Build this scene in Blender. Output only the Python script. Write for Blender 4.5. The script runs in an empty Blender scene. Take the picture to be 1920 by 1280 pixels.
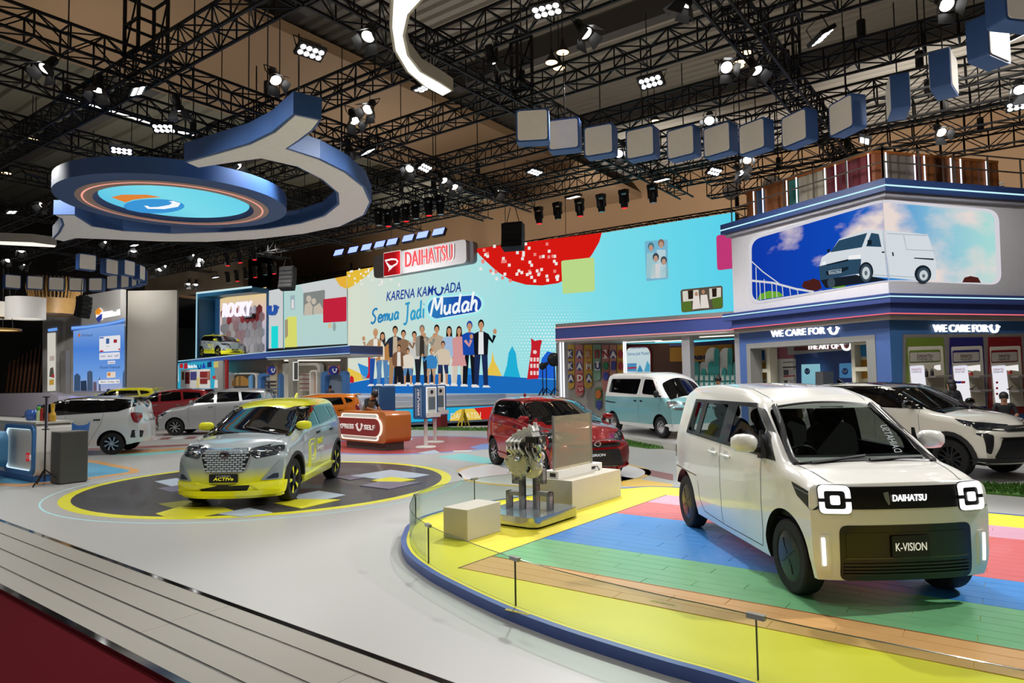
import bpy, bmesh, math, random
from mathutils import Vector as V, Matrix as MX
from mathutils.bvhtree import BVHTree
RND = random.Random(7); PI = math.pi; rad = math.radians
SC = bpy.context.scene; COL = SC.collection
# ---------------------------------------------------------------- camera
PITCH, ROLL, EYE, FPX = .0563, -.0152, 1.87, 1280.0
_r = V((1, 0, 0)); _f = V((0, math.cos(PITCH), math.sin(PITCH))); _u = V((0, -math.sin(PITCH), math.cos(PITCH)))
CR = _r*math.cos(ROLL)+_u*math.sin(ROLL); CU = -_r*math.sin(ROLL)+_u*math.cos(ROLL)
cam = bpy.data.cameras.new('camera'); cam.sensor_width = 36; cam.lens = 36*FPX/1920; cam.clip_end = 300
camo = bpy.data.objects.new('camera', cam); COL.objects.link(camo)
m_ = MX((CR, CU, -_f)).transposed().to_4x4(); m_.translation = (0, 0, EYE); camo.matrix_world = m_
SC.camera = camo
# ---------------------------------------------------------------- world, exposure
SC.view_settings.view_transform = 'Standard'; SC.view_settings.look = 'None'
SC.view_settings.exposure = 0; SC.view_settings.gamma = 1; SC.view_settings.use_curve_mapping = False
wd = bpy.data.worlds.new('hall_ambient'); SC.world = wd; wd.use_nodes = True
wd.node_tree.nodes['Background'].inputs[0].default_value = (1, .96, .9, 1)
wd.node_tree.nodes['Background'].inputs[1].default_value = .25
SC.cycles.max_bounces = 6; SC.cycles.diffuse_bounces = 3; SC.cycles.glossy_bounces = 4; SC.cycles.transmission_bounces = 6
SC.cycles.transparent_max_bounces = 12; SC.cycles.caustics_reflective = False; SC.cycles.caustics_refractive = False
SC.cycles.sample_clamp_indirect = 4
# booth axes: s runs along the stage wall to the right, t away from the viewer
BA = rad(-36.3); E1 = V((math.cos(BA), math.sin(BA), 0)); E2 = V((-E1.y, E1.x, 0)); ZU = V((0, 0, 1))
BROT = MX.Rotation(BA, 4, 'Z')
def B(s, t, z=0): return E1*s+E2*t+ZU*z
LAMPS = [  # booth flood and spot lamps, then added fill lamps for walls and stands: (s, t, z, target s, t, watts, cone)
    (-7.2, 12.2, 8.2, -2.8, 6.8, 3200, 40), (4.6, 11.4, 8.2, -1.6, 6.6, 3600, 40), (-3.0, 12.0, 8.2, -2.0, 8.0, 500, 80),
    (-12.5, 4.5, 8.3, -11, 7, 900, 95), (-10, 11.5, 8.3, -10.5, 8.0, 900, 95), (-15, 10.5, 8.3, -13, 8, 900, 95),
    (-8, 1.5, 8.3, -8, 4, 420, 110), (-1, 2.0, 8.3, -1.5, 5.5, 380, 100), (-16, 16, 8.3, -16, 17, 1000, 100),
    (-9, 19, 8.3, -9, 18, 1000, 100), (-4, 18, 8.3, -4, 17, 900, 100), (-22, 14, 8.3, -22, 15, 900, 110),
    (-22, 6, 8.3, -20, 8, 900, 110), (-23, 21, 8.3, -24, 22, 900, 110), (-32, 18, 8.3, -33, 20, 900, 110),
    (2, 15, 8.3, 0, 13.5, 900, 100), (-30, 8, 8.3, -28, 10, 700, 110), (-3, 8, 8.3, -5.5, 8.5, 300, 90),
    (-7.5, 16.8, 8.2, -5.2, 21.0, 700, 60, 5), (-1, 15.5, 8.2, -.5, 22.4, 900, 70, 5), (-7, 18.5, 8.2, -5, 21.5, 400, 70, 1.5), (1, 18.2, 8.2, 0, 22.6, 300, 70, 1.5), (-27, 22.6, 8.1, -24.5, 26.6, 1500, 50, 8.4),
    (-38, 22, 8.2, -38, 26, 700, 80, 4.5), (-40, 18.5, 8.2, -42, 24, 900, 80, 2), (-12, 21.5, 8.3, -11, 25, 500, 80, 1.5), (-30, 20, 9, -31, 24, 500, 80, 1.5), (-39, 15.0, 8.1, -46, 21.5, 3200, 50, 4.5), (-42, 9, 8.1, -53, 15, 1000, 60, 1), (-44, 20, 8.1, -52, 28, 450, 70, 7), (-22, 22, 8.1, -23.6, 26.6, 450, 50, 8.8),  # more lamps added to brighten niche, shops, neighbour stand and sign
    (-34, 31, 9.3, -34, 42, 4000, 95, 11), (-16, 31, 9.3, -16, 42, 4500, 95, 13), (-2, 30, 9.3, -2, 42, 5500, 95, 13), (12, 29, 9.3, 14, 42, 5000, 95, 13)]  # added fill lamps that brighten the hall's back wall
for i, (s, t, z, ts, tt, w, cone, *tz) in enumerate(LAMPS):
    ld = bpy.data.lights.new('flood_or_fill_beam', 'SPOT'); ld.energy = w; ld.spot_size = rad(cone+25); ld.spot_blend = .6; ld.shadow_soft_size = .16
    ld.color = (1, .985, .955); lo = bpy.data.objects.new('flood_or_fill_beam', ld); COL.objects.link(lo)
    p = B(s, t, z); lo.location = p; lo.rotation_euler = (B(ts, tt, tz[0] if tz else 0)-p).to_track_quat('-Z', 'Y').to_euler()
for s, t in ((-25, 8), (-25, 20), (-14, 9), (-14, 21), (-5, 12), (-2, 21), (-36, 14), (-37, 27), (4, 8), (-10, 29), (-12, 0)):  # added upward fill lamps that brighten the ceiling like stray light
    ld = bpy.data.lights.new('ceiling_fill', 'SPOT'); ld.energy = 420; ld.shadow_soft_size = .5; ld.spot_size = rad(165); ld.spot_blend = .5; ld.color = (1, .93, .82); lo = bpy.data.objects.new('ceiling_fill', ld); COL.objects.link(lo); lo.location = B(s+.9, t+1.4, 9.4); lo.rotation_euler = (PI, 0, 0)
# ---------------------------------------------------------------- helpers
def ray(X, Y): return CR*((X-960)/FPX)-CU*((Y-640)/FPX)+_f
def onz(X, Y, z):
    d = ray(X, Y); return V((0, 0, EYE))+d*((z-EYE)/d.z)
def ondepth(X, Y, y):
    d = ray(X, Y); return V((0, 0, EYE))+d*(y/d.y)
def frame(p, x, up=ZU):
    x = x.normalized(); n = x.cross(up).normalized(); y = n.cross(x)
    m = MX((x, y, n)).transposed().to_4x4(); m.translation = p; return m
def inframe(F, X, Y, off=0):
    o = F.translation; n = F.to_3x3().col[2]; d = ray(X, Y); e = V((0, 0, EYE))
    q = e+d*((n.dot(o)+off-n.dot(e))/n.dot(d)); l = F.inverted() @ q; return (l.x, l.y)
def lin1(c): c /= 255; return c/12.92 if c <= .04045 else ((c+.055)/1.055)**2.4
def lin(c):
    if isinstance(c, str): c = [int(c[i:i+2], 16) for i in (0, 2, 4)]
    return tuple(lin1(x) for x in c)+(1,)
MATS = {}
def mat(name, c, rough=.5, metal=0, coat=0, noise=.06, scale=8, bump=0, emit=0, alpha=1, spec=.5):
    if name in MATS: return MATS[name]
    m = bpy.data.materials.new(name); m.use_nodes = True; nt = m.node_tree; b = nt.nodes['Principled BSDF']
    c = lin(c); b.inputs['Roughness'].default_value = rough; b.inputs['Metallic'].default_value = metal
    b.inputs['Coat Weight'].default_value = coat; b.inputs['Coat Roughness'].default_value = .03; b.inputs['Specular IOR Level'].default_value = spec
    b.inputs['Base Color'].default_value = c
    if noise or bump:
        tc = nt.nodes.new('ShaderNodeTexCoord'); nz = nt.nodes.new('ShaderNodeTexNoise'); nz.inputs['Scale'].default_value = scale
        nz.inputs['Detail'].default_value = 3; nt.links.new(tc.outputs['Object'], nz.inputs['Vector'])
        if noise:
            mx = nt.nodes.new('ShaderNodeMix'); mx.data_type = 'RGBA'
            mx.inputs[6].default_value = tuple(x*(1-noise) for x in c[:3])+(1,); mx.inputs[7].default_value = tuple(min(1, x*(1+noise)) for x in c[:3])+(1,)
            nt.links.new(nz.outputs[0], mx.inputs[0]); nt.links.new(mx.outputs[2], b.inputs['Base Color'])
        if bump:
            bp = nt.nodes.new('ShaderNodeBump'); bp.inputs['Strength'].default_value = bump; bp.inputs['Distance'].default_value = .01
            nt.links.new(nz.outputs[0], bp.inputs['Height']); nt.links.new(bp.outputs[0], b.inputs['Normal'])
    if emit:
        b.inputs['Emission Color'].default_value = c; b.inputs['Emission Strength'].default_value = emit
    MATS[name] = m; return m
def emat(c, s=1.0, name=None):
    k = name or 'glow_%s_%s' % (c if isinstance(c, str) else '_'.join(map(str, c)), s)
    if k in MATS: return MATS[k]
    m = bpy.data.materials.new(k); m.use_nodes = True; nt = m.node_tree; nt.nodes.remove(nt.nodes['Principled BSDF'])
    e = nt.nodes.new('ShaderNodeEmission'); e.inputs[0].default_value = lin(c); e.inputs[1].default_value = s
    nt.links.new(e.outputs[0], nt.nodes['Material Output'].inputs[0]); MATS[k] = m; return m
def ramp_emat(name, stops, axis=0, lo=0, hi=1, s=1.0, noise=0, nscale=.3):
    """lit picture whose colour runs along an object axis"""
    m = bpy.data.materials.new(name); m.use_nodes = True; nt = m.node_tree; nt.nodes.remove(nt.nodes['Principled BSDF'])
    tc = nt.nodes.new('ShaderNodeTexCoord'); sp = nt.nodes.new('ShaderNodeSeparateXYZ'); nt.links.new(tc.outputs['Object'], sp.inputs[0])
    mr = nt.nodes.new('ShaderNodeMapRange'); mr.inputs[1].default_value = lo; mr.inputs[2].default_value = hi
    nt.links.new(sp.outputs[axis], mr.inputs[0]); fac = mr.outputs[0]
    if noise:
        nz = nt.nodes.new('ShaderNodeTexNoise'); nz.inputs['Scale'].default_value = nscale; nz.inputs['Detail'].default_value = 5
        nt.links.new(tc.outputs['Object'], nz.inputs['Vector'])
        ma = nt.nodes.new('ShaderNodeMath'); ma.operation = 'MULTIPLY_ADD'; ma.inputs[1].default_value = noise; nt.links.new(nz.outputs[0], ma.inputs[0])
        sb = nt.nodes.new('ShaderNodeMath'); sb.operation = 'SUBTRACT'; sb.inputs[1].default_value = noise*.5; nt.links.new(fac, sb.inputs[0])
        nt.links.new(sb.outputs[0], ma.inputs[2]); fac = ma.outputs[0]
    cr = nt.nodes.new('ShaderNodeValToRGB'); el = cr.color_ramp.elements
    while len(el) < len(stops): el.new(.5)
    for e, (p, c) in zip(el, stops): e.position = p; e.color = lin(c)
    nt.links.new(fac, cr.inputs[0]); em = nt.nodes.new('ShaderNodeEmission'); em.inputs[1].default_value = s
    nt.links.new(cr.outputs[0], em.inputs[0]); nt.links.new(em.outputs[0], nt.nodes['Material Output'].inputs[0]); return m
def glassmat(name, tint=(225, 240, 235), refl=.12, dark=.9):
    if name in MATS: return MATS[name]
    m = bpy.data.materials.new(name); m.use_nodes = True; nt = m.node_tree; nt.nodes.remove(nt.nodes['Principled BSDF'])
    tr = nt.nodes.new('ShaderNodeBsdfTransparent'); c = lin(tint); tr.inputs[0].default_value = tuple(x*dark for x in c[:3])+(1,)
    gl = nt.nodes.new('ShaderNodeBsdfGlossy'); gl.inputs['Roughness'].default_value = .02
    fr = nt.nodes.new('ShaderNodeLayerWeight'); fr.inputs[0].default_value = refl
    ml = nt.nodes.new('ShaderNodeMath'); ml.operation = 'MULTIPLY'; ml.inputs[1].default_value = .45; nt.links.new(fr.outputs['Fresnel'], ml.inputs[0])
    mx = nt.nodes.new('ShaderNodeMixShader'); nt.links.new(ml.outputs[0], mx.inputs[0]); nt.links.new(tr.outputs[0], mx.inputs[1]); nt.links.new(gl.outputs[0], mx.inputs[2])
    nt.links.new(mx.outputs[0], nt.nodes['Material Output'].inputs[0]); MATS[name] = m; return m
def hazeglass(name, c, haze):
    m = glassmat(name, (215, 208, 190), .1, .95); nt = m.node_tree; out = nt.nodes['Material Output']; src = out.inputs[0].links[0].from_socket
    df = nt.nodes.new('ShaderNodeBsdfDiffuse'); df.inputs[0].default_value = lin(c); mx = nt.nodes.new('ShaderNodeMixShader'); mx.inputs[0].default_value = haze
    nt.links.new(src, mx.inputs[1]); nt.links.new(df.outputs[0], mx.inputs[2]); nt.links.new(mx.outputs[0], out.inputs[0]); return m
def obj(name, me, parent=None):
    o = bpy.data.objects.new(name, me); COL.objects.link(o)
    if parent: o.parent = parent
    return o
def tag(o, label=None, cat=None, group=None, kind=None):
    if label: o['label'] = label
    if cat: o['category'] = cat
    if group: o['group'] = group
    if kind: o['kind'] = kind
    return o
def thing(name, label, cat, loc=(0, 0, 0), rz=0, group=None):
    o = bpy.data.objects.new(name, None); COL.objects.link(o); o.location = loc; o.rotation_euler = (0, 0, rz); o.empty_display_size = .1
    return tag(o, label, cat, group)
def copy_tree(o, parent=None):
    c = o.copy(); COL.objects.link(c); c.parent = parent
    for ch in list(o.children): copy_tree(ch, c)
    return c
class MB:
    def __init__(s, M=None): s.v = []; s.f = []; s.m = []; s.cur = 0; s.M = M or MX()
    def add(s, vs, fs):
        n = len(s.v); s.v += [s.M @ V(p) for p in vs]; s.f += [[i+n for i in f] for f in fs]; s.m += [s.cur]*len(fs); return s
    def box(s, c, d, rz=0, M=None):
        x, y, z = d[0]/2, d[1]/2, d[2]/2
        T = (MX.Translation(c) @ MX.Rotation(rz, 4, 'Z')) if M is None else MX.Translation(c) @ M
        return s.add([T @ V((a*x, b*y, e*z)) for a in (-1, 1) for b in (-1, 1) for e in (-1, 1)],
                     [(0, 1, 3, 2), (4, 6, 7, 5), (0, 4, 5, 1), (2, 3, 7, 6), (0, 2, 6, 4), (1, 5, 7, 3)])
    def bar(s, p, q, w, h=None, caps=True): return s.cyl(p, q, w*.7071, 4, caps=caps)
    def cyl(s, p, q, r, n=12, r2=None, caps=True):
        p, q = V(p), V(q); r2 = r if r2 is None else r2; d = (q-p).normalized()
        a = d.cross(ZU) if abs(d.z) < .99 else V((1, 0, 0)); a.normalize(); b = d.cross(a); vs = []
        for i in range(n):
            t = 2*PI*(i+.5)/n; w = a*math.cos(t)+b*math.sin(t); vs += [p+w*r, q+w*r2]
        fs = [(2*i, 2*((i+1) % n), 2*((i+1) % n)+1, 2*i+1) for i in range(n)]
        if caps: fs += [tuple(2*i for i in range(n))[::-1], tuple(2*i+1 for i in range(n))]
        return s.add(vs, fs)
    def prism(s, pts, z0, z1, M=None):
        M = M or MX(); n = len(pts); a = sum(pts[i][0]*pts[(i+1) % n][1]-pts[(i+1) % n][0]*pts[i][1] for i in range(n))
        if a < 0: pts = pts[::-1]
        vs = [M @ V((x, y, z0)) for x, y in pts]+[M @ V((x, y, z1)) for x, y in pts]
        return s.add(vs, [tuple(range(n))[::-1], tuple(range(n, 2*n))]+[(i, (i+1) % n, n+(i+1) % n, n+i) for i in range(n)])
    def poly(s, pts, z, M=None):
        M = M or MX(); n = len(pts); a = sum(pts[i][0]*pts[(i+1) % n][1]-pts[(i+1) % n][0]*pts[i][1] for i in range(n))
        if a < 0: pts = pts[::-1]
        return s.add([M @ V((x, y, z)) for x, y in pts], [tuple(range(n))])
    def ring(s, out, inn, z0, z1, M=None):
        M = M or MX(); n = len(out); vs = [M @ V((*p, z)) for z in (z0, z1) for L in (out, inn) for p in L]; fs = []
        for i in range(n):
            j = (i+1) % n
            fs += [(2*n+i, 2*n+j, 3*n+j, 3*n+i), (i, j, 2*n+j, 2*n+i), (n+j, n+i, 3*n+i, 3*n+j), (n+i, n+j, j, i)]
        return s.add(vs, fs)
    def lathe(s, prof, M=None, n=24, a0=0, a1=2*PI):
        M = M or MX(); full = abs(a1-a0-2*PI) < 1e-6; k = n if full else n+1; m = len(prof)
        vs = [M @ V((r*math.cos(a0+(a1-a0)*i/n), r*math.sin(a0+(a1-a0)*i/n), z)) for i in range(k) for r, z in prof]
        return s.add(vs, [(i*m+j, ((i+1) % k)*m+j, ((i+1) % k)*m+j+1, i*m+j+1) for i in range(n) for j in range(m-1)])
    def tube(s, path, r, n=6, closed=False):
        path = [V(p) for p in path]; k = len(path); vs = []; up = V((.03, .02, 1)).normalized()
        for i, p in enumerate(path):
            d = (path[(i+1) % k if closed else min(i+1, k-1)]-path[(i-1) % k if closed else max(i-1, 0)]).normalized()
            a = d.cross(up) if abs(d.dot(up)) < .98 else d.cross(V((1, 0, 0))); a.normalize(); b = d.cross(a)
            vs += [p+(a*math.cos(2*PI*j/n)+b*math.sin(2*PI*j/n))*r for j in range(n)]
        fs = [(i*n+j, i*n+(j+1) % n, ((i+1) % k)*n+(j+1) % n, ((i+1) % k)*n+j) for i in range(k if closed else k-1) for j in range(n)]
        if not closed: fs += [tuple(range(n))[::-1], tuple(range((k-1)*n, k*n))]
        return s.add(vs, fs)
    def ball(s, c, r, n=10, sc=(1, 1, 1)):
        m = n//2+1; vs = []
        for i in range(m):
            th = PI*i/(m-1)
            for j in range(n): vs.append(V((c[0]+r*sc[0]*math.sin(th)*math.cos(2*PI*j/n), c[1]+r*sc[1]*math.sin(th)*math.sin(2*PI*j/n), c[2]+r*sc[2]*math.cos(th))))
        return s.add(vs, [(i*n+j, (i+1)*n+j, (i+1)*n+(j+1) % n, i*n+(j+1) % n) for i in range(m-1) for j in range(n)])
    def build(s, name, mats, parent=None, smooth=35, recalc=True):
        me = bpy.data.meshes.new(name); me.from_pydata(s.v, [], s.f)
        for m in (mats if isinstance(mats, (list, tuple)) else [mats]): me.materials.append(m)
        me.polygons.foreach_set('material_index', s.m)
        if recalc:
            b = bmesh.new(); b.from_mesh(me); bmesh.ops.recalc_face_normals(b, faces=b.faces); b.to_mesh(me); b.free()
        if smooth:
            me.polygons.foreach_set('use_smooth', [True]*len(me.polygons)); me.set_sharp_from_angle(angle=rad(smooth))
        return obj(name, me, parent)
def rrect(w, h, r, cx=0, cy=0, n=5):
    o = []
    for x, y, a in ((w/2-r, h/2-r, 0), (-w/2+r, h/2-r, 90), (-w/2+r, -h/2+r, 180), (w/2-r, -h/2+r, 270)):
        o += [(cx+x+r*math.cos(rad(a+90*i/n)), cy+y+r*math.sin(rad(a+90*i/n))) for i in range(n+1)]
    return o
def circ(r, cx=0, cy=0, n=32, ry=None): return [(cx+r*math.cos(2*PI*i/n), cy+(ry or r)*math.sin(2*PI*i/n)) for i in range(n)]
def ribbon(path, w):
    """outline of a thick open stroke"""
    L, Rr = [], []; k = len(path)
    for i, p in enumerate(path):
        a = path[max(i-1, 0)]; b = path[min(i+1, k-1)]; dx, dy = b[0]-a[0], b[1]-a[1]; l = math.hypot(dx, dy) or 1
        ww = w[i] if isinstance(w, (list, tuple)) else w
        L.append((p[0]-dy/l*ww/2, p[1]+dx/l*ww/2)); Rr.append((p[0]+dy/l*ww/2, p[1]-dx/l*ww/2))
    return L+Rr[::-1]
def stroke(mb, path, w, z0, z1, M=None):
    L = ribbon(path, w); k = len(path); M = M or MX()
    vs = [M @ V((*p, z)) for z in (z0, z1) for p in L]; n = 2*k; fs = []
    for i in range(k-1):
        a, b, c, d = i, i+1, n-2-i, n-1-i; fs += [(n+a, n+d, n+c, n+b), (a, b, c, d), (a, n+a, n+b, b), (d, c, n+c, n+d)]
    fs += [(0, n-1, n+n-1, n), (k-1, k+n-1, k+n, k)]
    mb.add(vs, fs)
def smile(mb, cx, cy, w, M, z0, z1):
    """the U shaped smile mark with two eared tips"""
    r = w*.33; p = [(cx+r*math.cos(rad(a)), cy+r*math.sin(rad(a))) for a in range(196, 348, 12)]
    stroke(mb, [(cx-r*1.08, cy+r*.25)]+p+[(cx+r*1.08, cy+r*.25)], w*.16, z0, z1, M)
    for s in (-1, 1): stroke(mb, [(cx+s*w*.52, cy+r*.22), (cx+s*w*.37, cy+r*.32), (cx+s*w*.24, cy+r*.62)], w*.13, z0, z1+.0005, M)
def dmark(mb, cx, cy, w, M, z, ms=(0, 1)):
    """red square with the white D sail mark"""
    mb.cur = ms[0]; mb.prism(rrect(w, w, w*.02, cx, cy, 2), z, z+w*.02, M); mb.cur = ms[1]
    o = [(-.42, .2), (.05, .22), (.3, .16), (.42, .04), (.36, -.08), (.1, -.16), (-.1, -.26), (-.2, -.33)]
    q = [(-.24, -.1), (-.14, .0)]; inn = [(-.02, -.05), (.15, -.02), (.25, .05), (.18, .1), (-.05, .12), (-.22, .11)]
    f = lambda L: [(cx+x*w, cy+y*w) for x, y in L]
    stroke(mb, f([(-.4, .17), (0, .19), (.26, .15), (.37, .05), (.3, -.05), (.05, -.13), (-.12, -.24)]), w*.075, z+w*.02, z+w*.03, M)
    mb.prism(f([(-.42, .2), (-.12, -.06), (.06, -.1), (.1, -.16), (-.12, -.26), (-.2, -.33), (-.16, -.2), (-.3, 0)]), z+w*.02, z+w*.03, M)
def text(name, s, m, M, h, parent=None, w=None, depth=.01, shear=0, bold=0, align='CENTER', space=1):
    """lettering: caps height h, optional total width w, standing on the frame M (x right, y up, z out)"""
    cu = bpy.data.curves.new('lettering', 'FONT'); cu.body = s; cu.size = 1; cu.shear = shear; cu.offset = bold; cu.align_x = align; cu.align_y = 'CENTER'
    cu.resolution_u = 3; cu.space_character = space
    t = bpy.data.objects.new('t', cu); COL.objects.link(t); dg = bpy.context.evaluated_depsgraph_get()
    me = bpy.data.meshes.new_from_object(t.evaluated_get(dg)); bpy.data.objects.remove(t)
    xs = [v.co.x for v in me.vertices]; ys = [v.co.y for v in me.vertices]
    if not xs: return None
    k = h/.7; kx = (w/(max(xs)-min(xs))) if w else k; cy = (max(ys)+min(ys))/2; cx = (max(xs)+min(xs))/2 if align == 'CENTER' else 0
    b = bmesh.new(); b.from_mesh(me)
    if depth > 0:
        r = bmesh.ops.extrude_face_region(b, geom=b.faces[:]); nv = [e for e in r['geom'] if isinstance(e, bmesh.types.BMVert)]
        bmesh.ops.translate(b, verts=nv, vec=(0, 0, depth))
    for v in b.verts: v.co = M @ V(((v.co.x-cx)*kx, (v.co.y-cy)*k, v.co.z))
    bmesh.ops.recalc_face_normals(b, faces=b.faces); b.to_mesh(me); b.free(); me.materials.clear(); me.materials.append(m); me.name = name
    return obj(name, me, parent)
def interp(tab, x):
    if x <= tab[0][0]: return tab[0][1]
    for (a, u), (b, w) in zip(tab, tab[1:]):
        if x <= b: return u+(w-u)*(x-a)/(b-a) if b > a else w
    return tab[-1][1]
def smooth_tab(tab, r=.05, n=7):
    def f(x): return sum(interp(tab, x+r*(2*i/(n-1)-1)) for i in range(n))/n
    return f
def sstep(x): x = min(1, max(0, x)); return x*x*(3-2*x)
# ---------------------------------------------------------------- cars
BLACKGL = mat('tinted_glass', '08090b', .03, 0, .15, 0, spec=.6); BLK = mat('black_plastic', '15161a', .45, 0, 0, .1, 30)
GLOSSBLK = mat('gloss_black_paint', '08090b', .08, 0, 1, 0); CHROME = mat('chrome', 'd8dade', .12, 1, 0, 0); TYRE = mat('tyre_rubber', '121214', .75, 0, 0, .2, 60, .3)
RIMS = mat('machined_alloy', 'c4c6c8', .22, 1, 0, .05, 12); RIMD = mat('dark_alloy', '1c1d21', .3, .6, .4, .05); REDL = mat('tail_lamp_red', '8a0a14', .12, 0, 1, .05)
LAMPG = mat('headlamp_glass', '3a4048', .08, .5, 1, .5, 40); SEAM = mat('panel_gap', '33363a', .6); LEDW = emat('ffffff', 1.6); WHT = mat('white_print', 'f4f4f2', .5, noise=.02)
class Body:
    def __init__(s, P):
        s.P = P; s.xf, s.xr, s.W = P['xf'], P['xr'], P['W']; s.top = smooth_tab(P['top'], P.get('soft', .07)); s.bot = smooth_tab(P['bot'], .05)
        s.belt = smooth_tab(P['belt'], .1); s.fp = smooth_tab(P.get('fp', [(.2, -.05), (.35, 0), (.7, 0), (1, -.12)]), .06); s.rp = smooth_tab(P.get('rp', [(.2, .06), (.35, 0), (.8, 0)]), .05)
    def wid(s, x, z, zt):
        P = s.P; W = s.W; zb = s.bot(x); be = s.belt(x)
        W *= 1-P.get('nf', .05)*sstep((x-(s.xf-.75))/.75)-P.get('nr', .06)*sstep((s.xr+.7-x)/.7)
        y = W*interp([(zb-.01, .93), (zb+.05, .955), (zb+.16, .985), (.45*be+.2, 1), (be-.12, .99), (be, .968)], min(z, be))
        if z > be: y -= P.get('tum', .25)*(z-be)*(1+.25*(z-be))
        r = P.get('rr', .11) if zt > be+.2 else P.get('hr', .1); d = z-(zt-r)
        if d > 0: y -= r*(1-math.sqrt(max(0, 1-min(1, d/r)**2)))*.95
        return y
    def pt(s, x0, b, c):
        P = s.P; xt = min(x0+P.get('cb', .16)*b*b, s.xf); zt = s.top(xt); zb = s.bot(x0); z = zb+(zt-zb)*c
        y = b*s.wid(x0, z, zt); z -= P.get('crown', .03)*b*b*sstep((c-.6)/.4)*(1 if zt > s.belt(x0)+.2 else .8)
        wf = sstep((x0-(s.xf-.55))/.55); wr = sstep((s.xr+.45-x0)/.45); k = abs(b)**2.6
        x = x0+wf*(s.fp(z)-P.get('bf', .16)*k)+wr*(s.rp(z)+P.get('br', .1)*k)
        return V((x, y, z))
    def mesh(s, NA=84, NB=18, NC=26):
        L = s.xf-s.xr; xs = []
        for i in range(NA+1):
            t = i/NA; xs.append(s.xr+L*(.8*t+.2*(.5-.5*math.cos(PI*t))))
        bs = [math.copysign(1-(1-abs(q))**1.35, q) for q in [2*j/NB-1 for j in range(NB+1)]]
        cs = [1-(1-k/NC)**1.5 for k in range(NC+1)]
        idx = {}; vs = []; fs = []
        def vid(i, j, k):
            key = (i, j, k)
            if key not in idx: idx[key] = len(vs); vs.append(s.pt(xs[i], bs[j], cs[k]))
            return idx[key]
        for i in range(NA):
            for j in range(NB):
                for k, fl in ((NC, 0), (0, 1)):
                    q = [vid(i, j, k), vid(i+1, j, k), vid(i+1, j+1, k), vid(i, j+1, k)]; fs.append(q[::-1] if fl else q)
            for k in range(NC):
                for j, fl in ((0, 0), (NB, 1)):
                    q = [vid(i, j, k), vid(i+1, j, k), vid(i+1, j, k+1), vid(i, j, k+1)]; fs.append(q[::-1] if fl else q)
        for j in range(NB):
            for k in range(NC):
                for i, fl in ((0, 1), (NA, 0)):
                    q = [vid(i, j, k), vid(i, j+1, k), vid(i, j+1, k+1), vid(i, j, k+1)]; fs.append(q[::-1] if fl else q)
        s.bvh = BVHTree.FromPolygons(vs, fs); return vs, fs
    def hit(s, view, u, v, sg=1):
        if view == 'side': o, d = V((u, 3*sg, v)), V((0, -sg, 0))
        elif view == 'front': o, d = V((6, u*sg, v)), V((-1, 0, 0))
        elif view == 'rear': o, d = V((-9, u*sg, v)), V((1, 0, 0))
        else: o, d = V((u, v*sg, 5)), V((0, 0, -1))
        h = s.bvh.ray_cast(o, d)
        if h[0] is None or (view != 'top' and (h[0]-o).length > (3 if view == 'side' else 9)):
            q = s.bvh.find_nearest(V((u, sg*s.W, v)) if view == 'side' else V((s.xf if view == 'front' else s.xr, u*sg, v)) if view != 'top' else V((u, v*sg, 1)))
            h = q
        n = h[1]
        if n.dot(d) > 0: n = -n
        return h[0], n
def convex(f):
    L = [v.co for v in f.verts]; n = len(L); c = [(L[(i+1) % n]-L[i]).cross(L[(i+2) % n]-L[(i+1) % n]).z for i in range(n)]
    return min(c) > -1e-7 or max(c) < 1e-7
def decal(bd, view, polys, m, name, parent, off=.004, sg=1, step=.07, smooth=40):
    if not isinstance(polys[0], list): polys = [polys]
    b = bmesh.new()
    for pl in polys: b.faces.new([b.verts.new((x, y, 0)) for x, y in pl])
    bmesh.ops.triangulate(b, faces=[f for f in b.faces if len(f.verts) > 4 and not convex(f)], ngon_method='EAR_CLIP')
    xs = [v.co.x for v in b.verts]; ys = [v.co.y for v in b.verts]
    for ax, lo, hi in ((0, min(xs), max(xs)), (1, min(ys), max(ys))):
        n = int((hi-lo)/step)
        for i in range(1, n+1):
            c = lo+(hi-lo)*i/(n+1); co = V((c, 0, 0)) if ax == 0 else V((0, c, 0)); no = V((1, 0, 0)) if ax == 0 else V((0, 1, 0))
            bmesh.ops.bisect_plane(b, geom=b.verts[:]+b.edges[:]+b.faces[:], dist=1e-5, plane_co=co, plane_no=no)
    nr = {}
    for v in b.verts:
        p, n = bd.hit(view, v.co.x, v.co.y, sg); v.co = p+n*off; nr[v] = n
    bed = [e for e in b.edges if len(e.link_faces) == 1]; r = bmesh.ops.extrude_edge_only(b, edges=bed)
    nv = [g for g in r['geom'] if isinstance(g, bmesh.types.BMVert)]
    for v in nv:
        q = min((o for e in v.link_edges for o in [e.other_vert(v)] if o in nr), key=lambda o: (o.co-v.co).length); v.co = v.co-nr[q]*(off+.008)
    bmesh.ops.recalc_face_normals(b, faces=b.faces)
    me = bpy.data.meshes.new(name); b.to_mesh(me); b.free(); me.materials.append(m)
    if smooth: me.polygons.foreach_set('use_smooth', [True]*len(me.polygons)); me.set_sharp_from_angle(angle=rad(smooth))
    return obj(name, me, parent)
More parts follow.
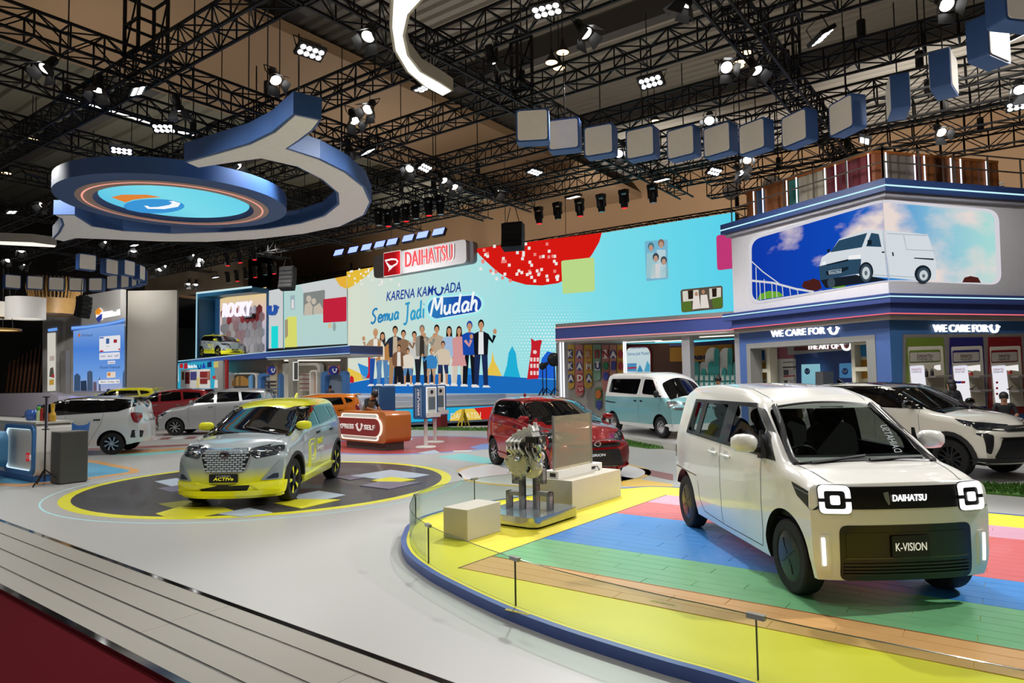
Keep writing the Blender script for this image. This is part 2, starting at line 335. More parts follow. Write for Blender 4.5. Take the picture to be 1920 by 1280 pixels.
def seam(bd, view, paths, m, name, parent, sg=1, w=.007, off=.0025):
    mb = MB()
    for path in paths:
        pts = []
        for (a, b), (c, d) in zip(path, path[1:]):
            n = max(1, int(math.hypot(c-a, d-b)/.05)); pts += [(a+(c-a)*i/n, b+(d-b)*i/n) for i in range(n)]
        pts.append(path[-1]); hs = [bd.hit(view, *p, sg) for p in pts]; vs = []
        for i, (p, n) in enumerate(hs):
            t = hs[min(i+1, len(hs)-1)][0]-hs[max(0, i-1)][0]; q = t.cross(n).normalized()*w/2; vs += [p+n*off+q, p+n*off-q]
        mb.add(vs, [(2*i, 2*i+1, 2*i+3, 2*i+2) for i in range(len(hs)-1)])
    return mb.build(name, m, parent, smooth=0, recalc=False)
def toppatch(bd, x0, x1, b0, b1, m, name, parent, off=.004, n=(14, 14), crn=.12):
    """panel laid on the upper surface between two stations, its corners rounded"""
    mb = MB(); NX, NY = n; vs = []
    for i in range(NX+1):
        u = i/NX
        for j in range(NY+1):
            v = j/NY; bb = b0+(b1-b0)*v; e = min(u, 1-u)
            if e < crn: bb *= 1-.05*(1-e/crn)**2
            p = bd.pt(x0+(x1-x0)*u, bb, 1); q = bd.bvh.find_nearest(p); nn = q[1] if q[1].z > 0 else -q[1]; vs.append(p+nn*off)
    fs = [(i*(NY+1)+j, (i+1)*(NY+1)+j, (i+1)*(NY+1)+j+1, i*(NY+1)+j+1) for i in range(NX) for j in range(NY)]
    mb.add(vs, fs); return mb.build(name, m, parent, smooth=40)
def cornerlamp(bd, root, sg, m, name, path, off=.006):
    """lamp wrapped round a rear corner: path of (station, across, low z, high z)"""
    mb = MB(); vs = []; k = 0
    for (a, b) in zip(path, path[1:]):
        for i in range(6 if b is not path[-1] else 7):
            t = i/6; x, bb, zl, zh = [p+(q-p)*t for p, q in zip(a, b)]; zb = bd.bot(x); zt = bd.top(min(x+bd.P.get('cb', .16)*bb*bb, bd.xf)); k += 1
            for j in range(6):
                p = bd.pt(x, bb*sg, (zl+(zh-zl)*j/5-zb)/(zt-zb)); q = bd.bvh.find_nearest(p); n = q[1]; o = V((bd.xr+1.2, 0, .8)); n = n if n.dot(p-o) > 0 else -n; vs.append(p+n*off)
    mb.add(vs, [(i*6+j, (i+1)*6+j, (i+1)*6+j+1, i*6+j+1) for i in range(k-1) for j in range(5)]); return mb.build(name, m, root, 40)
def make_wheel(R, w, rr, style, parent, loc, sg, mats):
    Mw = MX.Rotation(-PI/2*sg, 4, 'X'); mb = MB(Mw)
    mb.lathe([(rr-.02, -w/2), (rr, -w/2), (R*.93, -w/2), (R*.985, -w*.42), (R, -w*.3), (R, w*.3), (R*.985, w*.42), (R*.93, w/2), (rr+.006, w/2*.98), (rr-.004, w*.44)], n=40)
    ty = mb.build('wheel', TYRE, parent, 30); ty.location = loc
    rm = MB(Mw); rm.cur = 0; rm.lathe([(rr+.004, w*.44), (rr-.012, w*.47), (rr-.03, w*.3), (rr-.04, -w*.1), (0, -w*.1)], n=40)
    k = style['n']; tw = style.get('twist', 0); rm.cur = 1; fw = style.get('w', .055)
    for i in range(k):
        a = 2*PI*i/k; S = MX.Rotation(a, 4, 'Z'); inn, out = rr*.16, rr-.008
        if style.get('y'):
            for t in (-1, 1): stroke(rm, [(inn, t*.008), (rr*.5, t*rr*.1+tw*rr*.05), (out, t*rr*.3+tw*rr*.2)], [fw*.8, fw*.7, fw*.9], w*.28, w*.42, S)
        else: stroke(rm, [(inn, 0), (rr*.55, tw*rr*.12), (out, tw*rr*.35)], [fw*.9, fw, fw*style.get('flare', 1.5)], w*.26, w*.43, S)
        if style.get('accent'):
            rm.cur = 2; rm.prism([(rr*.42, -fw*.30), (rr*.93, -fw*.75), (rr*.95, fw*.55), (rr*.5, fw*.3)], w*.43, w*.455, S); rm.cur = 1
    if style.get('disc'):
        rm.cur = 1; rm.lathe([(rr-.01, w*.45), (rr*.8, w*.5), (.02, w*.52), (0, w*.52)], n=36); rm.cur = 2
        for i in range(style['disc']): stroke(rm, [(rr*.1, 0), (rr*.45, rr*.06), (rr*.74, rr*.0)], [.02, .012, .004], w*.50, w*.535, MX.Rotation(2*PI*i/style['disc']+.5, 4, 'Z'))
    rm.cur = 1; rm.lathe([(rr*.2, w*.3), (rr*.19, w*.44), (rr*.1, w*.47), (0, w*.47)], n=20)
    rm.build('rim', mats, ty, 30); return ty
def mirror_part(bd, root, x, z, sg, m, sz=(.12, .2, .15), y=None, arm=.06):
    p, n = bd.hit('side', x, z-.03, sg); mb = MB(); y0 = p.y; mb.cur = 1; mb.bar((x-.0, y0, z-.07), (x-.02, y0+sg*arm*1.6, z-.05), .05); mb.cur = 0
    prof = [(0, -.5), (.6, -.47), (.92, -.3), (1, 0), (.92, .3), (.6, .47), (0, .5)]
    c = V((x-.03, y0+sg*(arm+sz[1]/2), z)); vs = []; K = 12
    for i in range(K):
        a = 2*PI*i/K
        for r, t in prof: vs.append(c+V((sz[0]*.5*math.copysign(abs(math.cos(a))**.7, math.cos(a))*r*(1 if math.cos(a) > 0 else .45), sg*t*sz[1], sz[2]*.5*math.copysign(abs(math.sin(a))**.7, math.sin(a))*r)))
    m_ = len(prof); mb.add(vs, [(i*m_+j, ((i+1) % K)*m_+j, ((i+1) % K)*m_+j+1, i*m_+j+1) for i in range(K) for j in range(m_-1)])
    return mb.build('mirror', [m, BLK], root, 50)
def make_car(name, label, P, loc, yaw, paint, cat='car', group=None, open_cabin=None, z0=0):
    root = thing(name, label, cat, (loc[0], loc[1], z0), yaw, group); bd = Body(P); vs, fs = bd.mesh()
    me = bpy.data.meshes.new('body'); me.from_pydata(vs, [], fs); me.materials.append(paint); me.materials.append(BLK)
    o = bpy.data.objects.new('body', me); COL.objects.link(o); cut = []; R = P['R']; ra = P.get('ra', R+.055)
    def cutter(mb):
        c = mb.build('cutter', BLK, None, 0); cut.append(c); md = o.modifiers.new('b', 'BOOLEAN'); md.object = c; md.operation = 'DIFFERENCE'; md.solver = 'EXACT'; md.material_mode = 'TRANSFER'
    mb = MB()
    for x in (0, -P['WB']):
        for sg in (-1, 1): mb.cyl((x, sg*(P['W']-.30), R+.01), (x, sg*(P['W']+.3), R+.01), ra, 40)
    cutter(mb)
    if open_cabin: open_cabin(bd, cutter)
    dg = bpy.context.evaluated_depsgraph_get(); ev = bpy.data.meshes.new_from_object(o.evaluated_get(dg)); ev.name = 'body'
    for c in cut+[o]: bpy.data.objects.remove(c)
    ev.polygons.foreach_set('use_smooth', [True]*len(ev.polygons)); ev.set_sharp_from_angle(angle=rad(38)); bo = obj('body', ev, root)
    for x in (0, -P['WB']):
        for sg in (-1, 1): make_wheel(R, P.get('tw', .2), P['rim'], P['style'], root, (x, sg*(P['W']-.03-P.get('tw', .2)/2), R), sg, P['rmats'])
    return root, bd
def arcp(cx, cz, r, a0, a1, n=18): return [(cx+r*math.cos(rad(a0+(a1-a0)*i/n)), cz+r*math.sin(rad(a0+(a1-a0)*i/n))) for i in range(n+1)]
def arch_trim(bd, root, P, m, wd=.06, off=.012, a=(-8, 188), name='arch_trim'):
    ra = P.get('ra', P['R']+.055)
    for x in (0, -P['WB']):
        for sg in (-1, 1): 
            o = arcp(x, P['R']+.01, ra+wd, *a, 14); i = arcp(x, P['R']+.01, ra-.004, *a, 14)
            decal(bd, 'side', [[o[k], o[k+1], i[k+1], i[k]] for k in range(14)], m, name, root, off, sg, .3)
def rp(pts, r=.04, n=4):
    """polygon with rounded corners"""
    o = []; k = len(pts)
    for i, p in enumerate(pts):
        a, c = V(pts[i-1]), V(pts[(i+1) % k]); p = V(p); rr = min(r, (a-p).length*.45, (c-p).length*.45)
        u, w = p+(a-p).normalized()*rr, p+(c-p).normalized()*rr
        for j in range(n+1): t = j/n; q = u*(1-t)**2+p*2*t*(1-t)+w*t*t; o.append((q.x, q.y))
    return o
def both(f):
    for sg in (-1, 1): f(sg)
def paint(name, stops=None, c='ffffff', metal=0, rough=.25, flake=0):
    """car paint; stops = colours by height above the ground"""
    m = mat(name, c, rough, metal, 1, .02, 60)
    if stops:
        nt = m.node_tree; b = nt.nodes['Principled BSDF']; tc = nt.nodes.new('ShaderNodeTexCoord'); sp = nt.nodes.new('ShaderNodeSeparateXYZ'); nt.links.new(tc.outputs['Object'], sp.inputs[0])
        mr = nt.nodes.new('ShaderNodeMapRange'); mr.inputs[1].default_value = 0; mr.inputs[2].default_value = 2; nt.links.new(sp.outputs[2], mr.inputs[0])
        cr = nt.nodes.new('ShaderNodeValToRGB'); el = cr.color_ramp.elements
        while len(el) < len(stops): el.new(.5)
        for e, (z, c) in zip(el, stops): e.position = z/2; e.color = lin(c)
        nt.links.new(mr.outputs[0], cr.inputs[0]); nt.links.new(cr.outputs[0], b.inputs['Base Color'])
    return m
def plate(bd, root, z, w, h, txt, col='f2f2ea', sub=None, tw=.6, y=0, view='front', back='0c0d10', shear=0, bold=.01):
    p, n = bd.hit(view, y, z); sx = 1 if view == 'front' else -1; F = frame(p+V((sx*.012, 0, 0)), V((0, sx, 0)))
    mb = MB(); mb.prism(rrect(w, h, .008), 0, .012, F); pl = mb.build('number_plate', mat('plate_'+back, back, .4), root, 0)
    if txt: text('plate_lettering', txt, emat(col, .85), F @ MX.Translation((0, -h*.08 if sub else 0, .0125)), h*.36, pl, w*tw, .002, shear, bold)
    if sub: text('plate_lettering', sub, emat('c8c8c0', .6), F @ MX.Translation((0, h*.27, .0125)), h*.12, pl, w*.5, .002)
    return pl
def handles(bd, root, xs, z, m, L=.17):
    for x in xs:
        for sg in (-1, 1):
            decal(bd, 'side', rp([(x-L/2, z-.018), (x+L/2, z-.022), (x+L/2, z+.012), (x-L/2, z+.018)], .012, 2), m, 'door_handle', root, .022, sg)
def wipers(bd, root, segs):
    for a, b in segs:
        mb = MB(); pts = []
        for i in range(8):
            t = i/7; p, n = bd.hit('top', a[0]+(b[0]-a[0])*t, a[1]+(b[1]-a[1])*t); pts.append(p+V((0, 0, .022)))
        mb.tube(pts, .011, 5); mb.build('wiper', BLK, root, 40)

# --- white concept microvan on the coloured platform
def build_kvision():
    P = dict(xf=.52, xr=-2.98, W=.735, R=.30, rim=.205, WB=2.58, tw=.175, ra=.375, cb=.05, crown=.012, rr=.085, hr=.07, tum=.24, soft=.05, bf=.09, br=.07, nf=.02, nr=.03,
             top=[(-3, 1.56), (-2.93, 1.63), (-2.7, 1.685), (-1.9, 1.71), (-1.1, 1.67), (-.72, 1.58), (-.63, 1.52), (-.02, 1.065), (.07, 1.045), (.3, 1.02), (.44, .99), (.52, .945)],
             bot=[(-3, .26), (-2.6, .22), (.1, .2), (.5, .225)], belt=[(-3, 1.09), (.6, 1.07)], fp=[(.2, -.02), (.3, 0), (.72, 0), (.9, -.015), (.98, -.05), (1.06, -.13)],
             rp=[(.2, .03), (.4, 0), (.9, .0), (1.6, .05)], style=dict(n=0, disc=4), rmats=[mat('kv_rim_edge', '1a1b20', .3, .3), mat('kv_wheel_cover', '12181c', .4, .2, .2, .1, 6), mat('kv_blade', '05060a', .4)])
    wh = paint('pearl_white_paint', None, 'f3f1ea', 0, .22)
    WIN = [(-2.52, 1.13), (-2.44, 1.52), (-.38, 1.535), (-.02, 1.07), (-.42, 1.075)]
    def cabin(bd, cutter):
        Q = dict(P); Q['W'] = P['W']-.06; Q['xr'] = -2.9; Q['xf'] = .12; Q['top'] = [(x-.03, z-.07) for x, z in P['top']]; Q['bot'] = [(-3, .5), (1, .5)]; Q['nf'] = 0
        q = Body(Q); vs, fs = q.mesh(40, 10, 14); mb = MB(); mb.add(vs, fs); cutter(mb)
        mb = MB(); T = MX(((1, 0, 0, 0), (0, 0, -1, 0), (0, 1, 0, 0), (0, 0, 0, 1)))
        mb.prism(rp([(-2.47, 1.155), (-2.40, 1.495), (-.75, 1.49), (-.46, 1.295), (-.445, 1.11)], .02), -1, 1, T); cutter(mb)
        T2 = MX(((0, 0, 1, 0), (1, 0, 0, 0), (0, 1, 0, 0), (0, 0, 0, 1)))
        mb = MB(); mb.prism(rp([(-.62, 1.09), (.62, 1.09), (.53, 1.48), (-.53, 1.48)], .05), -1.0, .4, T2); cutter(mb)
        mb = MB(); mb.prism(rp([(-.5, 1.12), (.5, 1.12), (.46, 1.5), (-.46, 1.5)], .05), -3.3, -2.7, T2); cutter(mb)
    root, bd = make_car('concept_microvan', 'boxy white concept microvan with glowing square headlamps on striped platform', P, (2.96, 5.793), -1.499, wh, open_cabin=cabin, z0=.085)
    GL = glassmat('clear_car_glass', (205, 215, 212), .25, .8); KB = mat('kv_black_trim', '0b0b0d', .35, 0, .25, 0)
    for sg in (-1, 1):
        out = rp(WIN, .05, 4); gl = [[(-2.46, 1.16), (-2.40, 1.49), (-2.16, 1.49), (-2.2, 1.16)], [(-2.06, 1.15), (-2.02, 1.495), (-1.42, 1.505), (-1.46, 1.14)], [(-1.22, 1.13), (-1.17, 1.50), (-.74, 1.495), (-.45, 1.30), (-.435, 1.11)]]
        # black surround between the panes
        pil = [[(-2.53, 1.125), (-2.45, 1.525), (-2.40, 1.49), (-2.46, 1.16)], [(-2.53, 1.125), (-2.46, 1.16), (-2.06, 1.15), (-1.46, 1.14), (-1.22, 1.13), (-.42, 1.11), (-.42, 1.07)],
               [(-2.45, 1.525), (-2.40, 1.49), (-2.02, 1.495), (-1.42, 1.505), (-.74, 1.495), (-.78, 1.53)], [(-2.2, 1.16), (-2.16, 1.49), (-2.02, 1.495), (-2.06, 1.15)], [(-1.46, 1.14), (-1.42, 1.505), (-1.17, 1.51), (-1.22, 1.13)],
               [(-.435, 1.06), (-.15, 1.06), (-.38, 1.26), (-.45, 1.30), (-.435, 1.11)], [(-.45, 1.30), (-.38, 1.28), (-.64, 1.47), (-.74, 1.495)]]
        decal(bd, 'side', pil, KB, 'window_frame', root, .006, sg)
        for g in gl: decal(bd, 'side', rp(g, .03), GL, 'side_window', root, .002, sg)
        seam(bd, 'side', [[(-1.41, 1.1), (-1.39, .5), (-1.4, .27)], [(-.42, 1.07), (-.415, .4), (-.47, .27), (-1.38, .27), (-1.95, .3), (-2.06, .45), (-2.08, .62)]], SEAM, 'door_gap', root, sg)
        for x in (-1.6, -1.24):
            decal(bd, 'side', rp([(x-.055, .955), (x+.055, .955), (x+.05, 1.035), (x-.05, 1.035)], .03), mat('kv_handle_cup', 'cfcdc8', .25, 0, 1), 'door_handle', root, .001, sg)
            p, n = bd.hit('side', x+.03, .98, sg); mb = MB(); mb.tube([(x-.07, p.y+sg*.01, .995), (x-.04, p.y+sg*.035, .995), (x+.06, p.y+sg*.038, .99), (x+.12, p.y+sg*.01, .985)], .016, 8); mb.build('door_handle', wh, root, 60)
        decal(bd, 'side', [(-2.9, .685), (-2.12, .665), (-2.12, .675), (-2.9, .70)], KB, 'slide_rail', root, .002, sg)
        decal(bd, 'side', rp([(.14, .93), (.23, .83), (.44, .75), (.46, .88)], .015), KB, 'side_lamp', root, .004, sg)
        decal(bd, 'side', [(.2, .885), (.46, .855), (.46, .868), (.195, .898)], mat('kv_lamp_line', '9a9c9c', .2, .8), 'side_lamp_strip', root, .008, sg)
        decal(bd, 'side', rp([(-2.98, .8), (-2.9, .8), (-2.9, .95), (-2.98, .95)], .01), KB, 'tail_lamp', root, .006, sg)
        mb = MB(); p, n = bd.hit('side', -.42, 1.1, sg); mb.add([(-.42, p.y, 1.07), (-.32, p.y, 1.07), (-.38, p.y, 1.3), (-.43, p.y, 1.3), (-.42, p.y+sg*.05, 1.06), (-.34, p.y+sg*.05, 1.06), (-.42, p.y+sg*.015, 1.3), (-.44, p.y+sg*.015, 1.3)], [(0, 1, 2, 3), (4, 7, 6, 5), (0, 4, 5, 1), (1, 5, 6, 2), (2, 6, 7, 3), (3, 7, 4, 0)]); mb.build('mirror_foot', KB, root, 0)
        mi = mirror_part(bd, root, -.40, 1.19, sg, wh, (.2, .23, .17), arm=.07)
        # headlamp: a broken square ring round a square
        cy, cz = sg*-.545, .83
        fr = lambda L: [(cy+x, cz+z) for x, z in L]
        decal(bd, 'front', rp(fr([(-.118, -.105), (.118, -.105), (.118, .108), (-.118, .108)]), .045), KB, 'headlamp_housing', root, .012)
        for up in (1, -1):
            O = rp([(-.112, up*.014), (-.112, up*.100), (.112, up*.100), (.112, up*.014)], .05, 4); I = rp([(-.076, up*.014), (-.076, up*.066), (.076, up*.066), (.076, up*.014)], .025, 4); O = [(-.112, up*.014)]+O[5:15]+[(.112, up*.014)]; I = [(-.076, up*.014)]+I[5:15]+[(.076, up*.014)]
            decal(bd, 'front', [fr([O[i], O[i+1], I[i+1], I[i]]) for i in range(len(O)-1)], LEDW, 'headlamp', root, .022, step=.3, smooth=60)
        decal(bd, 'front', rp(fr([(-.033, -.034), (.033, -.034), (.033, .034), (-.033, .034)]), .014), LEDW, 'headlamp_core', root, .024)
        decal(bd, 'front', rp([(sg*.59, .57), (sg*.665, .57), (sg*.665, .30), (sg*.59, .30)], .015), wh, 'corner_duct', root, .012)
        decal(bd, 'front', rp([(sg*.63, .55), (sg*.655, .55), (sg*.65, .34), (sg*.625, .34)], .008), LEDW, 'daytime_lamp', root, .018)
    toppatch(bd, -.63, -.03, -.87, .87, glassmat('clear_windscreen', (205, 214, 210), .2, .92), 'windscreen', root, .001)
    for s in (-1, 1): 
        mb = MB(); a = [bd.pt(-.66+.66*i/8, s*(.90+.03*(i/8)), 1)+V((0, 0, .004)) for i in range(9)]; mb.tube(a, .03, 6); mb.build('windscreen_pillar', KB, root, 60)
    mb = MB(); mb.tube([bd.pt(-.655, b/10, 1)+V((0, 0, -.012)) for b in range(-9, 10)], .022, 6); mb.build('header_trim', KB, root, 60)
    mb = MB(); mb.tube([bd.pt(-.02, b/10, 1)+V((.005, 0, -.012)) for b in range(-9, 10)], .028, 6); mb.build('cowl_trim', KB, root, 60)
    bnd = decal(bd, 'front', rp([(-.44, .76), (.44, .76), (.44, .925), (-.44, .925)], .01), KB, 'grille_band', root, .006)
    p, n = bd.hit('front', 0, .843); F = frame(V((p.x+.012, .0, .843)), V((0, 1, 0)))
    text('grille_lettering', 'DAIHATSU', LEDW, F @ MX.Translation((.02, 0, 0)), .048, bnd, .27, .004, 0, .02)
    mb = MB(); stroke(mb, [(-.17, .045), (-.16, .0), (-.145, -.05)], [.04, .035, .012], 0, .004, F); mb.build('bonnet_emblem', mat('emblem_grey', '8f97a0', .2, .6), bnd, 0)
    g = decal(bd, 'front', rp([(-.525, .225), (.525, .225), (.525, .64), (-.525, .64)], .06), KB, 'lower_grille', root, .004)
    decal(bd, 'front', rp([(-.48, .40), (.48, .40), (.48, .585), (-.48, .585)], .02), mat('kv_smoke_panel', '17170f', .35, 0, .2), 'grille_panel', root, .008)
    for z in (.27, .295, .32, .345): decal(bd, 'front', [(-.5, z), (.5, z), (.5, z+.01), (-.5, z+.01)], mat('kv_slat', '2a2822', .3), 'grille_slat', root, .016)
    decal(bd, 'front', [(-.49, .392), (.49, .392), (.49, .398), (-.49, .398)], mat('kv_line', '6a6a58', .3, .6), 'grille_line', root, .012)
    plate(bd, root, .48, .30, .165, 'K-VISION', 'e6e4c8', tw=.82, bold=.005)
    seam(bd, 'top', [[(.02, .60), (.3, .55), (.42, .52)], [(.02, -.60), (.3, -.55), (.42, -.52)]], SEAM, 'bonnet_gap', root)
    seam(bd, 'top', [[(-2.6, .45), (-1.6, .47), (-.72, .45)], [(-2.6, -.45), (-1.6, -.47), (-.72, -.45)]], SEAM, 'roof_gap', root)
    for a, b in (((.02, -.5), (-.05, .02)), ((.02, .02), (-.05, .54))):
        mb = MB(); mb.tube([bd.pt(.03-.07*i/8+.0, (a[1]+(b[1]-a[1])*i/8)/.66, 1)+V((0, 0, .02)) for i in range(9)], .012, 5); mb.build('wiper', BLK, root, 50)
    # cabin
    INT = mat('cabin_cloth', '2a2826', .8, 0, 0, .2, 40); mb = MB(); mb.prism(rp([(-.5, .95), (.1, 1.0), (.1, .6), (-.3, .6)], .03), -.64, .64, MX(((1, 0, 0, 0), (0, 0, -1, 0), (0, 1, 0, 0), (0, 0, 0, 1)))); mb.build('dashboard', mat('dash_black', '19191b', .6), root, 30)
    for x in (-.95, -1.95):
        for y in (-.33, .33):
            mb = MB(); mb.prism(rrect(.46, .46, .1), .62, .76, MX.Translation((x+.1, y, 0))); T = MX.Translation((x-.14, y, 1.02)) @ MX.Rotation(rad(-12), 4, 'Y')
            mb.prism(rrect(.58, .46, .13), -.06, .06, T @ MX.Rotation(PI/2, 4, 'Y')); mb.prism(rrect(.17, .27, .07), -.04, .05, T @ MX.Translation((0, 0, .37)) @ MX.Rotation(PI/2, 4, 'Y'))
            mb.build('seat', INT, root, 40)
    mb = MB(MX.Translation((-.5, -.33, 1.0)) @ MX.Rotation(rad(-65), 4, 'Y')); mb.tube([(.17*math.cos(2*PI*i/24), .17*math.sin(2*PI*i/24), 0) for i in range(24)], .014, 6, True); mb.bar((-.16, 0, 0), (.16, 0, 0), .04); mb.build('steering_wheel', BLK, root, 50)
    mb = MB(MX.Translation((-.62, .05, 1.47))); mb.box((0, 0, 0), (.06, .22, .05)); mb.build('rear_view_mirror', BLK, root, 0)
    text('windscreen_sticker', 'DAIHATSU', mat('sticker_grey', 'aab2b6', .6), frame(bd.pt(-.24, .62, 1)+V((.01, 0, .012)), V((-.62, .12, .46)), V((.2, .95, .1))), .06, root, .36, .001)
    return root
def mirror_y(L): return [(-x, z) for x, z in L]
# --- two tone compact crossover (yellow roof, silver body fading to yellow)
def build_crossover():
    P = dict(xf=.78, xr=-3.2, W=.845, R=.335, rim=.235, WB=2.525, tw=.205, ra=.395, cb=.2, crown=.03, rr=.13, hr=.14, tum=.33, bf=.26, br=.16, nf=.05, nr=.08,
             top=[(-3.22, 1.0), (-3.15, 1.16), (-2.98, 1.47), (-2.85, 1.555), (-2.3, 1.6), (-1.6, 1.605), (-1.25, 1.57), (-.88, 1.485), (-.12, 1.1), (.0, 1.07), (.35, 1.015), (.62, .95), (.78, .86)],
             bot=[(-3.2, .32), (-2.7, .24), (.2, .20), (.5, .16), (.8, .16)], belt=[(-3.2, 1.1), (-1.5, 1.06), (.8, 1.0)], fp=[(.2, -.04), (.3, 0), (.42, .0), (.55, -.03), (.8, -.05), (.95, -.12)],
             rp=[(.2, .06), (.4, 0), (.8, .02), (1.1, .08)], style=dict(n=5, y=0, w=.05, flare=1.8, accent=1), rmats=[mat('rim_black_well', '0b0b0d', .5), mat('dark_grey_alloy', '2a2d38', .35, .4), mat('lime_spoke_insert', 'e3e61c', .4)])
    pt = paint('silver_to_lime_paint', [(.36, 'e6e614'), (.44, 'dfe02a'), (.62, 'a4b0b4'), (1.0, 'a9b4b8'), (1.445, 'a9b4b8'), (1.45, 'f2f02c')], 'a9b4b8', .15, .22)
    YEL = mat('lime_yellow_paint', 'f0ee12', .3, 0, 1, .02)
    root, bd = make_car('compact_crossover', 'silver and lime crossover with yellow roof parked on the dark round floor print', P, (-4.332, 11.07), -1.578, pt)
    arch_trim(bd, root, P, BLK, .05, .012)
    for sg in (-1, 1):
        decal(bd, 'side', rp([(-.18, 1.08), (-.86, 1.42), (-1.05, 1.465), (-2.55, 1.465), (-2.88, 1.24), (-2.6, 1.17), (-1.2, 1.10)], .03), GLOSSBLK, 'window_band', root, .004, sg)
        for q in ([(-.42, 1.13), (-.9, 1.40), (-1.28, 1.44), (-1.3, 1.125)], [(-1.42, 1.125), (-1.40, 1.44), (-2.08, 1.44), (-2.22, 1.175)], [(-2.3, 1.19), (-2.2, 1.43), (-2.5, 1.42), (-2.78, 1.25)]):
            decal(bd, 'side', rp(q, .03), BLACKGL, 'side_window', root, .009, sg)
        seam(bd, 'side', [[(-.42, 1.1), (-.36, .7), (-.45, .36)], [(-1.36, 1.11), (-1.36, .36)], [(-2.26, 1.16), (-2.12, .85), (-2.0, .7)]], SEAM, 'door_gap', root, sg)
        decal(bd, 'side', rp([(-.30, .37), (-.42, .25), (-2.05, .27), (-2.1, .40), (-.45, .34)], .02), YEL, 'side_skirt', root, .035, sg)
        handles(bd, root, (-1.2, -2.05), 1.0, pt)
        F0 = [bd.hit('side', x, .72, sg)[0] for x in (-1.75, -.6)]; d = (F0[1]-F0[0])*(-sg*-1); d = V((-sg, 0, 0)); F = frame(bd.hit('side', -1.2, .72, sg)[0]+V((0, sg*.012, 0)), d)
        F.translation = bd.hit('side', -1.3, .84, sg)[0]+V((0, sg*.006, 0)); LM = mat('lime_print', 'e4e62a', .5, emit=.15)
        text('door_lettering', 'SMART', LM, F, .10, root, .36, .004, .25, .012); F = F.copy(); F.translation = bd.hit('side', -1.3, .70, sg)[0]+V((0, sg*.006, 0))
        text('door_lettering', 'HYBRID', WHT, F, .085, root, .38, .004, .25, .008)
        mb = MB(); cx = -.85
        for r_, o_ in ((.20, 0), (.12, .015)):
            pp = [(cx+x, .70+z) for x, z in [(r_*.9, -.26), (r_*1.0, -.05), (r_*.95, r_*.75), (r_*.6, r_), (-r_*.6, r_*1.0), (-r_*.95, r_*.6), (-r_*.9, -r_*.3), (-r_*.5, -r_*.7), (r_*.4, -r_*.72)]]
            hs = [bd.hit('side', *p, sg)[0]+V((0, sg*.004, 0)) for p in pp]; mb.tube(hs, .008, 4)
        mb.build('door_emblem', LM, root, 60)
        decal(bd, 'front', rp([(sg*.34, .825), (sg*.42, .87), (sg*.60, .905), (sg*.73, .915), (sg*.765, .90), (sg*.755, .82), (sg*.70, .785), (sg*.44, .745)], .02), LAMPG, 'headlamp', root, .008)
        for yy, zz in ((.47, .81), (.57, .835), (.68, .855)): 
            mb = MB(); p, n = bd.hit('front', sg*yy, zz); mb.ball(p+n*.006, .032, 10, (.35, 1, 1)); mb.build('lamp_lens', CHROME, root, 60)
        decal(bd, 'front', rp([(sg*.52, .42), (sg*.74, .70), (sg*.79, .70), (sg*.79, .42)], .02), mat('lamp_pod', '8e9aa2', .3, .2, 1), 'corner_duct', root, .012)
        decal(bd, 'front', rp([(sg*.58, .44), (sg*.68, .51), (sg*.74, .51), (sg*.74, .44)], .01), mat('fog_dark', '232d3c', .3), 'fog_lamp', root, .018)
        decal(bd, 'front', rp([(sg*.08, .365), (sg*.4, .39), (sg*.74, .41), (sg*.74, .27), (sg*.50, .29), (sg*.40, .365)], .015), YEL, 'bumper_corner', root, .045)
        decal(bd, 'side', rp([(.40, .40), (.74, .40), (.74, .23), (.42, .23)], .02), YEL, 'bumper_corner', root, .035, sg)
        decal(bd, 'side', rp([(.36, .93), (.62, .87), (.68, .82), (.60, .78), (.45, .83)], .015), LAMPG, 'headlamp', root, .008, sg)
        mirror_part(bd, root, -.42, 1.17, sg, YEL, (.15, .25, .15), arm=.09)
        decal(bd, 'rear', rp([(sg*.5, .95), (sg*.78, .95), (sg*.78, 1.08), (sg*.5, 1.05)], .02), REDL, 'tail_lamp', root, .01)
    decal(bd, 'front', rp([(-.74, .225), (.74, .225), (.74, .30), (.5, .27), (-.5, .27), (-.74, .30)], .01), YEL, 'front_lip', root, .06)
    decal(bd, 'front', rp([(-.42, .275), (.42, .275), (.36, .375), (-.36, .375)], .02), BLK, 'lower_intake', root, .012)
    gp = [(-.385, .80), (-.33, .885), (.33, .885), (.385, .80), (.30, .555), (-.30, .555)]
    gr = decal(bd, 'front', rp(gp, .03), BLK, 'grille', root, .006); fr = rp(gp, .03); inn = [(x*.955, .72+(z-.72)*.94) for x, z in fr]
    decal(bd, 'front', [[fr[i], fr[(i+1) % len(fr)], inn[(i+1) % len(fr)], inn[i]] for i in range(len(fr))], CHROME, 'grille_frame', root, .02, step=.3)
    mb = MB()
    for r_ in range(10):
        z = .575+r_*.032; hw = interp([(.555, .29), (.80, .365), (.885, .32)], z)-.03
        k = -8
        for k in range(-8, 9):
            y = (k+(.5 if r_ % 2 else 0))*.078
            if abs(y) > hw: continue
            p, n = bd.hit('front', y, z); F = frame(p+n*.012, V((0, 1, 0))); mb.prism([(-.036, 0), (-.024, .011), (.024, .011), (.036, 0), (.024, -.011), (-.024, -.011)], 0, .012, F)
    tag(mb.build('grille_mesh', mat('grille_satin', 'd4e2ec', .3, .35), gr, 0), kind='stuff')
